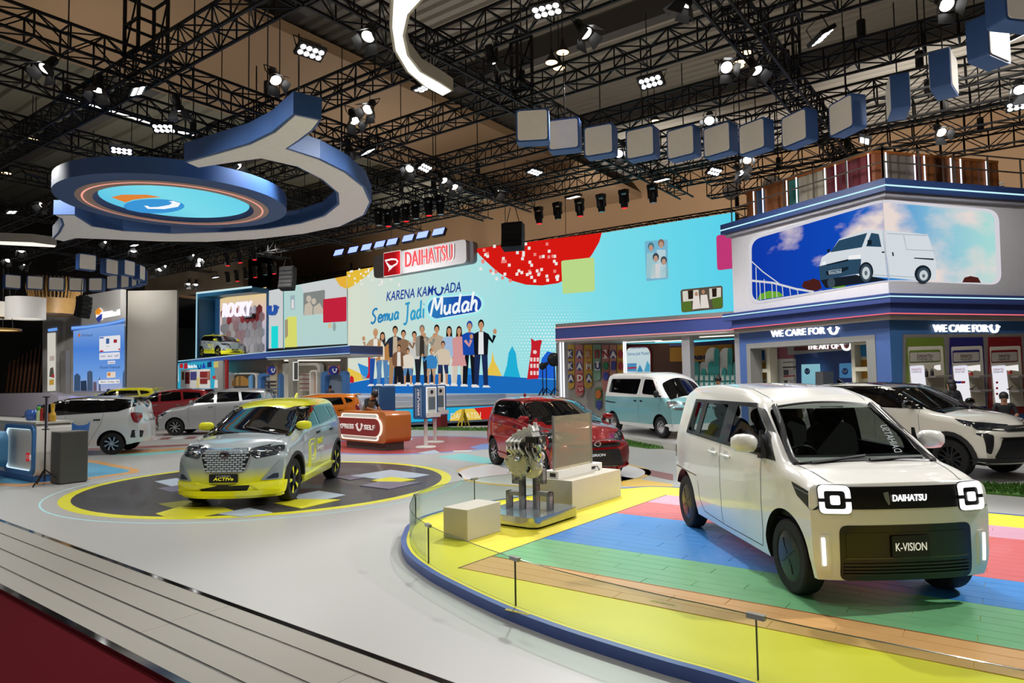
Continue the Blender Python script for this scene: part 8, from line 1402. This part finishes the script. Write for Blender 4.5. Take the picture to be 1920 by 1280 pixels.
# express counter
ORG = mat('counter_orange', 'b2601c', .4, 0, .3); EX = thing('service_counter', 'orange counter with red lozenge and white lit rim', 'counter', (-3.42, 18.45, 0), rad(-43)); T = MX.Rotation(PI/2, 4, 'X')
mb = MB(); mb.prism(rrect(2.3, .84, .14, -1.15, .63), -.85, 0, T); mb.build('counter_body', ORG, EX, 30); mb = MB(); mb.box((-1.15, .45, .11), (1.9, .6, .22)); mb.build('counter_foot', mat('counter_foot_grey', '55504a', .5), EX, 0)
o = rrect(1.78, .74, .1, -1.22, .63); mb = MB(); mb.ring(o, [(-1.22+(x+1.22)*.965, .63+(y-.63)*.93) for x, y in o], 0, .03, T); mb.build('lit_rim', emat('fff6ea', 1.1), EX, 0); mb = MB(); mb.prism([(-1.22+(x+1.22)*.965, .63+(y-.63)*.93) for x, y in o], 0, .012, T); mb.build('front_panel', WHITEP, EX, 0)
o = rrect(2.25, .48, .235, -1.30, .63, 8); mb = MB(); mb.ring([( -1.30+(x+1.30)*1.02, .63+(y-.63)*1.07) for x, y in o], o, 0, .07, T); mb.build('lozenge_rim', emat('ffeedd', 1.0), EX, 0); mb = MB(); mb.prism(o, 0, .09, T); mb.build('lozenge', mat('lozenge_red', '8c2624', .45), EX, 20)
CW = mat('counter_white_letter', 'e8e0d8', .4, emit=.2); text('counter_lettering', 'EXPRESS', CW, T @ MX.Translation((-1.80, .63, .09)), .13, EX, .86, .02, 0, .02); text('counter_lettering', 'SELF', CW, T @ MX.Translation((-.62, .63, .09)), .13, EX, .5, .02, 0, .02); mb = MB(); smile(mb, -1.10, .65, .34, T, .09, .11); mb.build('counter_smile', CW, EX, 20)
def kiosk(label, p, yaw, full=True):
    k = thing('self_service_kiosk', label, 'kiosk', p, yaw); KB_ = mat('kiosk_blue', '2d5c90', .45); mb = MB(); mb.prism(rrect(.44, .95, .06, 0, 1.28), -.28, .28, MX.Rotation(PI/2, 4, 'X') @ MX.Identity(4)); mb.build('kiosk_case', KB_, k, 30)
    mb = MB(); mb.cyl((0, 0, .02), (0, 0, .84), .055, 14); mb.build('post', WHITEP, k, 40); mb = MB(); mb.lathe([(0, .03), (.27, .025), (.30, 0)], n=28); mb.build('foot_plate', WHITEP, k, 40)
    F = MX.Translation((.221, 0, 1.28)) @ MX.Rotation(PI/2, 4, 'Z') @ MX.Rotation(PI/2, 4, 'X'); mb = MB(); mb.prism(rrect(.40, .86, .03), 0, .02, F); mb.build('screen_frame', emat('f2f2f4', .95), k, 0); mb = MB(); mb.prism(rrect(.34, .80, .03), .02, .03, F); mb.build('face_panel', WHITEP, k, 0); mb = MB(); mb.prism(rrect(.26, .36, .01, 0, -.03), .03, .035, F); mb.build('touch_screen', mat('kiosk_screen', '6a7078', .15, 0, 1), k, 0)
    mb = MB(); mb.lathe([(0, .02), (.05, .015), (.055, 0)], F @ MX.Translation((0, .29, .03)), 18); mb.build('camera_eye', BLK, k, 40); mb = MB(); mb.box((.31, 0, .92), (.18, .40, .12)); mb.build('card_tray', WHITEP, k, 0)
    for q in (0, 1):
     Fs = MX.Rotation(PI*q, 4, 'Z') @ MX.Translation((0, -.281, 1.28)) @ MX.Rotation(PI/2, 4, 'X') @ MX.Rotation(PI/2, 4, 'Z'); text('kiosk_lettering', 'EXPRESS', CW, Fs @ MX.Translation((-.19, 0, 0)), .075, k, .36, .003, 0, .02); text('kiosk_lettering', 'SELF', CW, Fs @ MX.Translation((.27, 0, 0)), .075, k, .20, .003, 0, .02); mb = MB(); smile(mb, .08, .01, .15, Fs, 0, .003); mb.build('kiosk_smile', CW, k, 0)
     for y in (-.1, .1): mb = MB(); mb.prism([(-.4, y-.004), (.4, y-.004), (.4, y+.004), (-.4, y+.004)], 0, .003, Fs); mb.build('kiosk_line', CW, k, 0)
kiosk('blue kiosk with its lit screen side showing in front of the stage', (-2.50, 19.6, 0), rad(-38)); kiosk('blue kiosk standing directly behind the lit screen kiosk', (-2.42, 21.2, 0), rad(-38)); kiosk('blue kiosk behind the orange service counter', (-3.95, 20.9, 0), rad(142))
def aframe(p, yaw):
    t = thing('floor_sign', 'yellow folding floor sign before the stage', 'floor sign', p, yaw); m = mat('floor_sign_yellow', 'd8b42a', .45)
    for s in (-1, 1): mb = MB(MX.Translation((0, s*.0, .66)) @ MX.Rotation(rad(s*17), 4, 'Y')); mb.prism([(-.06, 0), (.06, 0), (.16, -.68), (.10, -.68), (.06, -.5), (-.06, -.5), (-.10, -.68), (-.16, -.68)], -.012, .012, MX(((0, 0, 1, 0), (1, 0, 0, 0), (0, 1, 0, 0), (0, 0, 0, 1)))); mb.build('sign_leaf', m, t, 0)
    mb = MB(); mb.box((0, 0, .67), (.05, .16, .04)); mb.build('hinge', m, t, 0)
aframe((-2.05, 28.3, 0), rad(40))
mb = MB(MX.Translation(onz(825, 801, 0)) @ BROT); mb.box((0, 0, .3), (.45, .4, .56)); mb.cur = 0; mb.box((0, 0, .6), (.5, .45, .05)); tag(mb.build('red_box', mat('red_box', '7a1218', .5), None, 0), 'dark red box standing on the floor against the stage', 'box')
for i, (x, y0, rr_) in enumerate(((1018, 692, .1), (1025, 688, .06), (1040, 680, .19))):
    p = onz(x, 745, 1.2); p = ondepth(x, 737, 29.5); t = thing('microphone_stand', ['thin black stand with small lamp head at the stage corner', 'plain thin black stand in the middle of three on the stage', 'black stand topped with a round dark disc on the stage'][i], 'stand', (p.x, p.y, 1.2)); h = (717-y0)*29.5/1280+1.87-1.2; mb = MB(); mb.cyl((0, 0, 0), (0, 0, h), .025, 6); mb.build('pole', BLK, t, 0); mb = MB(); mb.ball((0, 0, h), rr_*1.6, 12, (1, .4, 1)); mb.build('head', BLK, t, 60); mb = MB(); [mb.bar((0, 0, .3), (.35*math.cos(a), .35*math.sin(a), 0), .03) for a in (0, 2.1, 4.2)]; mb.build('tripod', BLK, t, 0)
# drinks counter on the left
DC = thing('drinks_counter', 'white counter with blue glowing frame and bottles on top', 'counter', B(-15.55, 5.33, 0), BA); T = MX.Rotation(PI/2, 4, 'X'); h = 1.14
mb = MB(); mb.prism(rrect(4.4, h-.12, .1, -2.2, .12+(h-.12)/2), -.62, 0, T); mb.build('counter_body', WHITEP, DC, 30); mb = MB(); mb.box((-2.2, .31, .06), (4.3, .58, .12)); mb.build('counter_foot', BLUEP, DC, 0)
o = rrect(1.55, h-.16, .14, -.80, .12+(h-.12)/2); i_ = [(-.80+(x+.80)*.90, .63+(y-.63)*.84) for x, y in o]; mb = MB(); mb.ring(o, i_, 0, .05, T); mb.build('blue_frame', mat('counter_blue', '3f78b4', .45), DC, 20); mb = MB(); i2 = [(-.80+(x+.80)*.88, .63+(y-.63)*.81) for x, y in o]; mb.ring(i_, i2, .01, .04, T); mb.build('light_rim', emat('d4f0fa', 1.0), DC, 0)
mb = MB(); dmark(mb, -.42, .48, .17, T, .002); mb.build('counter_emblem', [MATS['emblem_red'], WHT], DC, 0); text('counter_lettering', 'DAIHATSU', mat('letter_pale', 'e8d8d8', .4, emit=.2), T @ MX.Translation((-.17, .48, .003)), .10, DC, .28, .01)
mb = MB(); mb.prism(rrect(1.05, .72, .2, -1.5, .62, 6), .16, .42, T); mb.build('bulge', mat('counter_bulge', '4a86b0', .4), DC, 40); mb = MB(); mb.prism(rrect(.8, .46, .12, -1.5, .64, 6), .42, .43, T); mb.build('bulge_screen', emat('58c8e0', .85), DC, 0); mb = MB(); smile(mb, -1.22, .62, .2, T, .43, .44); mb.build('bulge_smile', emat('2c6cd0', .9), DC, 0)
mb = MB(); mb.box((-2.2, .31, h+.02), (4.42, .66, .04)); mb.build('counter_top', mat('counter_top_grey', 'c2c0b8', .3), DC, 0)
CT = h+.04
def vessel(name, label, cat, x, y, prof, m, cap=None, cm=None):
    p = B(-15.55, 5.33, 0)+E1*x+E2*y; t = thing(name, label, cat, (p.x, p.y, CT)); mb = MB(); mb.lathe([(0, 0)]+prof, n=16); mb.build('body', m, t, 40)
    if cap: mb = MB(); mb.lathe(cap, n=14); mb.build('cap', cm, t, 40)
GLC = glassmat('jar_glass', (225, 225, 205), .15, .85)
vessel('bottle', 'red bottle with a dark cap on the drinks counter', 'bottle', -.58, .3, [(.05, 0), (.052, .22), (.03, .27)], mat('bottle_red', 'a02420', .35), [(.032, .27), (.032, .32), (0, .325)], BLK); vessel('bottle', 'bright green capped pale bottle on the drinks counter', 'bottle', -.72, .28, [(.045, 0), (.048, .17), (.03, .21)], mat('bottle_pale', 'c0d4a8', .35), [(.035, .21), (.038, .28), (0, .29)], mat('cap_green', '5cc03c', .4)); vessel('jar', 'tall clear glass jar on the drinks counter', 'jar', -.34, .3, [(.075, 0), (.08, .05), (.08, .34), (.07, .34), (.07, .06), (0, .05)], GLC); vessel('jar', 'clear jar half filled with orange pieces near the counter end', 'jar', -.18, .25, [(.05, 0), (.055, .16), (.05, .16), (0, .02)], mat('orange_pieces', 'd8562a', .4, 0, 0, .5, 40)); vessel('vase', 'colourful patterned vase with yellow belly at the counter end', 'vase', -.08, .3, [(.05, 0), (.07, .06), (.06, .14), (.03, .2), (.04, .30), (.035, .36)], mat('vase_paint', 'c89a30', .3, 0, .5, .8, 14)); vessel('bottle', 'small dark blue figure shaped flask on the drinks counter', 'flask', -.88, .34, [(.05, 0), (.07, .1), (.06, .17), (.04, .2), (.05, .26), (.03, .32), (0, .33)], mat('flask_blue', '26406c', .35)); vessel('jar', 'large round blue glass jar at the frame edge on the counter', 'jar', -1.12, .3, [(.1, 0), (.14, .08), (.13, .18), (.09, .22), (0, .22)], mat('jar_blue', '3c64b4', .2, 0, .6))
BOX = thing('dark_cabinet', 'charcoal grey cabinet against the end of the drinks counter', 'cabinet', B(-15.03, 5.72, 0), BA); mb = MB(); mb.prism(rrect(.46, .50, .03), .02, .98); mb.build('cabinet_body', DARKG, BOX, 0); mb = MB(); mb.box((0, 0, .01), (.42, .46, .02)); mb.build('plinth', BLK, BOX, 0); mb = MB(); mb.prism(rrect(.46, .50, .03), .98, 1.0); mb.build('cabinet_top', mat('cabinet_top', '6a6a64', .35), BOX, 0)
bsp = onz(140, 885, 0); BS = thing('bar_stool', 'blue moulded bar stool on a chrome post behind the charcoal cabinet', 'stool', (bsp.x, bsp.y, 0), rad(150)); SB = mat('stool_blue', '2c62a8', .45)
mb = MB(); vs = []
for i in range(9):
    for j in range(9): u, v = i/8*2-1, j/8*2-1; vs.append((u*.23, v*.22*(1-.15*u*u), .74+.10*abs(v)**3*.8+(.30*max(0, -u-.35)**1.2*1.6)-.03*(1-u*u)))
mb.add(vs, [(i*9+j, (i+1)*9+j, (i+1)*9+j+1, i*9+j+1) for i in range(8) for j in range(8)]); n0 = len(mb.v); mb.add([(x*.97, y*.97, z-.05) for x, y, z in vs], [(i*9+j+1, (i+1)*9+j+1, (i+1)*9+j, i*9+j) for i in range(8) for j in range(8)])
ed = [(i, 0) for i in range(9)]+[(8, j) for j in range(1, 9)]+[(i, 8) for i in range(7, -1, -1)]+[(0, j) for j in range(7, 0, -1)]; mb.add(mb.v[:0], []); mb.f += [[ed[k][0]*9+ed[k][1], ed[(k+1) % 32][0]*9+ed[(k+1) % 32][1], n0+ed[(k+1) % 32][0]*9+ed[(k+1) % 32][1], n0+ed[k][0]*9+ed[k][1]] for k in range(32)]; mb.m += [0]*32; mb.build('seat_shell', SB, BS, 50)
mb = MB(); mb.cyl((0, 0, .02), (0, 0, .70), .026, 12); mb.build('post', CHROME, BS, 40); mb = MB(); mb.lathe([(0, .05), (.04, .045), (.2, .02), (.21, 0)], n=24); mb.build('foot_plate', CHROME, BS, 40); mb = MB(); mb.tube([(.16*math.cos(2*PI*k/16)+.06, .16*math.sin(2*PI*k/16), .28) for k in range(16)], .012, 6, True); mb.build('foot_ring', CHROME, BS, 50)
tp = B(-15.03, 5.30, 0); TR = thing('sign_stand', 'thin black tripod stand with a narrow panel before the charcoal cabinet', 'stand', (tp.x, tp.y, 0), rad(10)); h = 1.87-(743-725)*13.5/1280
mb = MB(); mb.cyl((0, 0, .08), (0, 0, h), .014, 8); mb.build('pole', BLK, TR, 40); [(lambda m_: (m_.bar((0, 0, .30), (.30*math.cos(a), .30*math.sin(a), .01), .02), m_.build('leg', BLK, TR, 0)))(MB()) for a in (.3, 2.4, 4.5)]; mb = MB(); mb.box((0, .02, h-.30), (.06, .02, .60), rad(70)); mb.build('panel', mat('stand_panel', '7a7a88', .3), TR, 0); mb = MB(); mb.box((0, 0, h), (.12, .03, .02)); mb.box((0, 0, h-.62), (.12, .03, .02)); mb.build('clip', BLK, TR, 0)
# ---------------------------------------------------------------- people
def person(label, loc, yaw, P, cols, hair='short'):
    """P: joints in metres (x right, y forward, z up)"""
    t = thing('person', label, 'person', loc, yaw); J = dict(pel=(0, 0, .94), wai=(0, .01, 1.08), che=(0, .02, 1.30), nec=(0, .02, 1.46), hed=(0, .04, 1.58), top=(0, .03, 1.68))
    for s, k in ((-1, 'l'), (1, 'r')): J.update({'sh'+k: (s*.17, 0, 1.41), 'el'+k: (s*.24, -.02, 1.13), 'wr'+k: (s*.24, .08, .90), 'ha'+k: (s*.23, .11, .83), 'hi'+k: (s*.09, 0, .90), 'kn'+k: (s*.10, .02, .49), 'an'+k: (s*.10, -.02, .09), 'to'+k: (s*.11, .14, .04)})
    J.update(P); E = [('pel', 'wai'), ('wai', 'che'), ('che', 'nec'), ('nec', 'hed'), ('hed', 'top')]; RD = dict(pel=(.15, .11), wai=(.14, .10), che=(.155, .11), nec=(.055, .055), hed=(.085, .10), top=(.06, .075))
    for k in 'lr': E += [('che', 'sh'+k), ('sh'+k, 'el'+k), ('el'+k, 'wr'+k), ('wr'+k, 'ha'+k), ('pel', 'hi'+k), ('hi'+k, 'kn'+k), ('kn'+k, 'an'+k), ('an'+k, 'to'+k)]; RD.update({'sh'+k: (.065, .065), 'el'+k: (.045, .045), 'wr'+k: (.03, .03), 'ha'+k: (.038, .022), 'hi'+k: (.09, .09), 'kn'+k: (.06, .06), 'an'+k: (.042, .042), 'to'+k: (.04, .03)})
    def grow(js, ed, rd, sub=1):
        names = list(js); me = bpy.data.meshes.new('body'); me.from_pydata([js[n] for n in names], [(names.index(a), names.index(b)) for a, b in ed], []); o = bpy.data.objects.new('b', me); COL.objects.link(o)
        md = o.modifiers.new('s', 'SKIN'); md.use_smooth_shade = True
        for i, n in enumerate(names): me.skin_vertices[0].data[i].radius = rd[n]
        me.skin_vertices[0].data[0].use_root = True; sb = o.modifiers.new('u', 'SUBSURF'); sb.levels = sb.render_levels = sub
        r_ = bpy.data.meshes.new_from_object(o.evaluated_get(bpy.context.evaluated_depsgraph_get())); bpy.data.objects.remove(o); return r_
    me = grow(J, E, RD, 2); b = bmesh.new(); b.from_mesh(me)
    for k, s in (('l', -1), ('r', 1)):
        h, w = V(J['ha'+k]), V(J['wr'+k]); d = (h-w).normalized(); sd = d.cross(V((0, 1, .2))).normalized()*s; nn = sd.cross(d)
        for q, (off, L) in enumerate(((-.027, .07), (-.009, .08), (.009, .075), (.027, .06), (-.045, .05))):
            th = q == 4; a = h+sd*off*(.6 if th else 1)-d*(.03 if th else .0); dd = (d+sd*(-.9 if th else off*3)).normalized(); m2 = grow(dict(a=a, m=a+dd*L*.55, e=a+dd*L-nn*.015*s), [('a', 'm'), ('m', 'e')], dict(a=(.010, .010), m=(.009, .009), e=(.007, .007))); b.from_mesh(m2)
    skin, shirt, vest, pant = cols; NV = [V(J[n]) for n in J]; nm = list(J); me.materials.clear()
    for c in (skin, shirt, pant, mat('shoe_black', '16161a', .5)): me.materials.append(mat('cloth_'+c, c, .8, 0, 0, .12, 30) if isinstance(c, str) else c)
    segs = [(a, c) for a, c in E]
    def near(p):
        bd_ = 9; bn = None
        for a, c in segs:
            A, C_ = V(J[a]), V(J[c]); tt = max(0, min(1, (p-A).dot(C_-A)/max(1e-6, (C_-A).length_squared))); dd = (A+(C_-A)*tt-p).length
            if dd < bd_: bd_ = dd; bn = (a, c, tt)
        return bn
    for f in b.faces:
        a, c, tt = near(f.calc_center_median()); f.smooth = True; k = 0
        if a in ('pel', 'wai') or a == 'che' or (a[:2] == 'sh'): k = 1
        if a == 'che' and c == 'nec' and tt > .75: k = 0
        if a == 'pel' and c[:2] == 'hi' or a[:2] in ('hi', 'kn'): k = 2
        if a[:2] == 'an': k = 3
        if a == 'pel' and c == 'wai' and tt < .4: k = 2
        f.material_index = k
    b.to_mesh(me); b.free(); me.name = 'body'; obj('body', me, t)
    hd, nk, tp_ = V(J['hed']), V(J['nec']), V(J['top']); up = (tp_-nk).normalized(); fw = (V((0, 1, 0))-up*up.y).normalized(); rt = fw.cross(up); HM = MX((rt, fw, up)).transposed().to_4x4(); HM.translation = hd
    mb = MB(HM); mb.ball((0, -.02, .045), .115, 14, (.88, 1.0, .95)); 
    if hair == 'long': mb.ball((0, -.06, -.06), .11, 12, (.9, .7, 1.3))
    if hair == 'bun': mb.ball((0, -.06, .14), .06, 10)
    mb.v = [v for v in mb.v]; mb.build('hair', mat('hair_black', '120e0d', .6, 0, 0, .3, 60), t, 60)
    mb = MB(HM); mb.ball((0, .095, -.03), .018, 8, (.8, 1, 1.3)); mb.build('nose', MATS['cloth_'+skin], t, 60)
    for s in (-1, 1): mb = MB(HM); mb.ball((s*.035, .088, .0), .011, 8); mb.build('eye', mat('eye_dark', '1a1412', .3), t, 60); mb = MB(HM); mb.ball((s*.088, .0, -.01), .025, 8, (.4, .8, 1.2)); mb.build('ear', MATS['cloth_'+skin], t, 60)
    mb = MB(HM); mb.ball((0, .086, -.062), .02, 8, (1.2, .4, .35)); mb.build('mouth', mat('lip', '8a4a40', .5), t, 60)
    if vest:
        mb = MB(); c = V(J['che']); w = V(J['wai']); ax = (c-w).normalized(); M_ = MX.Translation(w-ax*.10) @ ax.to_track_quat('Z', 'Y').to_matrix().to_4x4(); n = 20
        prof = [(.165, .0), (.172, .10), (.175, .22), (.178, .32), (.15, .42)]; vs = []
        for k in range(n): a = 2*PI*k/n; vs += [M_ @ V((r_*math.cos(a), r_*.76*math.sin(a), z)) for r_, z in prof]
        mb.add(vs, [(k*5+j, ((k+1) % n)*5+j, ((k+1) % n)*5+j+1, k*5+j+1) for k in range(n) for j in range(4)]); mb.build('vest', mat('cloth_'+vest, vest, .85, 0, 0, .15, 30), t, 60)
    return t
person('man in black shirt and khaki vest bending over behind the orange counter', (-4.35, 20.25, 0), rad(-120), dict(wai=(0, .06, 1.08), che=(0, .17, 1.27), nec=(0, .25, 1.40), hed=(0, .34, 1.47), top=(0, .37, 1.58), shl=(-.18, .17, 1.36), shr=(.18, .17, 1.36), ell=(-.26, .26, 1.12), elr=(.26, .26, 1.12), wrl=(-.1, .46, 1.05), wrr=(.1, .46, 1.05), hal=(-.05, .54, 1.05), har=(.05, .54, 1.05)), ('a0704e', '141416', '6c6450', '2a2a2c'))
person('dark haired person in black at the foot of the blue poster', (-19.6, 33.2, 0), rad(200), {}, ('a0704e', '18181c', None, '1c1c20')); person('dark haired person in grey in front of the far round shop bay', tuple(onz(623, 780, 0).to_2d())+(0,) if 0 else (-10.3, 38.6, 0), rad(190), {}, ('a0704e', '4a4c50', None, '202226'))
person('person with a hair bun standing behind the boxy white microvan', (6.35, 21.1, .165), rad(150), dict(), ('a0704e', '1a1a1e', None, '1a1a1e'), 'bun'); person('dark haired person by the olive parts niche behind the ivory SUV roof', (11.1, 17.3, 0), rad(10), {}, ('a0704e', '202026', None, '1c1c20'), 'long'); 
q = dict(pel=(0, 0, .62), wai=(0, .02, .76), che=(0, .05, .98), nec=(0, .06, 1.13), hed=(0, .08, 1.25), top=(0, .07, 1.35))
for k, s in (('l', -1), ('r', 1)): q.update({'sh'+k: (s*.17, .04, 1.09), 'el'+k: (s*.25, .08, .84), 'wr'+k: (s*.16, .30, .76), 'ha'+k: (s*.14, .38, .75), 'hi'+k: (s*.09, .05, .60), 'kn'+k: (s*.12, .45, .58), 'an'+k: (s*.12, .42, .16), 'to'+k: (s*.12, .56, .11)})
person('person in black seated before the dark red parts niche', (12.1, 16.9, 0), rad(150), q, ('8a6048', '101014', None, '101014'))
mb = MB(MX.Translation((12.1, 16.9, 0))); mb.cyl((0, 0, .03), (0, 0, .46), .03, 10); mb.lathe([(0, .52), (.19, .5), (.19, .46), (0, .45)], n=20); mb.lathe([(0, .05), (.2, .03), (.21, 0)], n=20); tag(mb.build('stool', BLK, None, 40), 'black stool under the seated person by the dark red niche', 'stool')
ft = MB(MX.Translation((9.8, 16.4, 0)) @ MX.Rotation(rad(15), 4, 'Z')); ft.cyl((0, 0, 0), (0, 0, 1.25), .03, 10); ft.lathe([(0, .03), (.2, .02), (.22, 0)], n=20); ft.cur = 1; ft.prism([(-.55, .06), (.1, -.02), (.55, -.06), (.55, .14), (.1, .12), (-.5, .24)], 1.25, 1.27, MX.Rotation(rad(0), 4, 'X')); ft.box((0, .1, 1.32), (1.1, .02, .16)); tag(ft.build('leaflet_stand', [BLK, TQ], None, 30), 'turquoise edged leaflet stand behind the ivory SUV windscreen', 'stand')
build_cars()
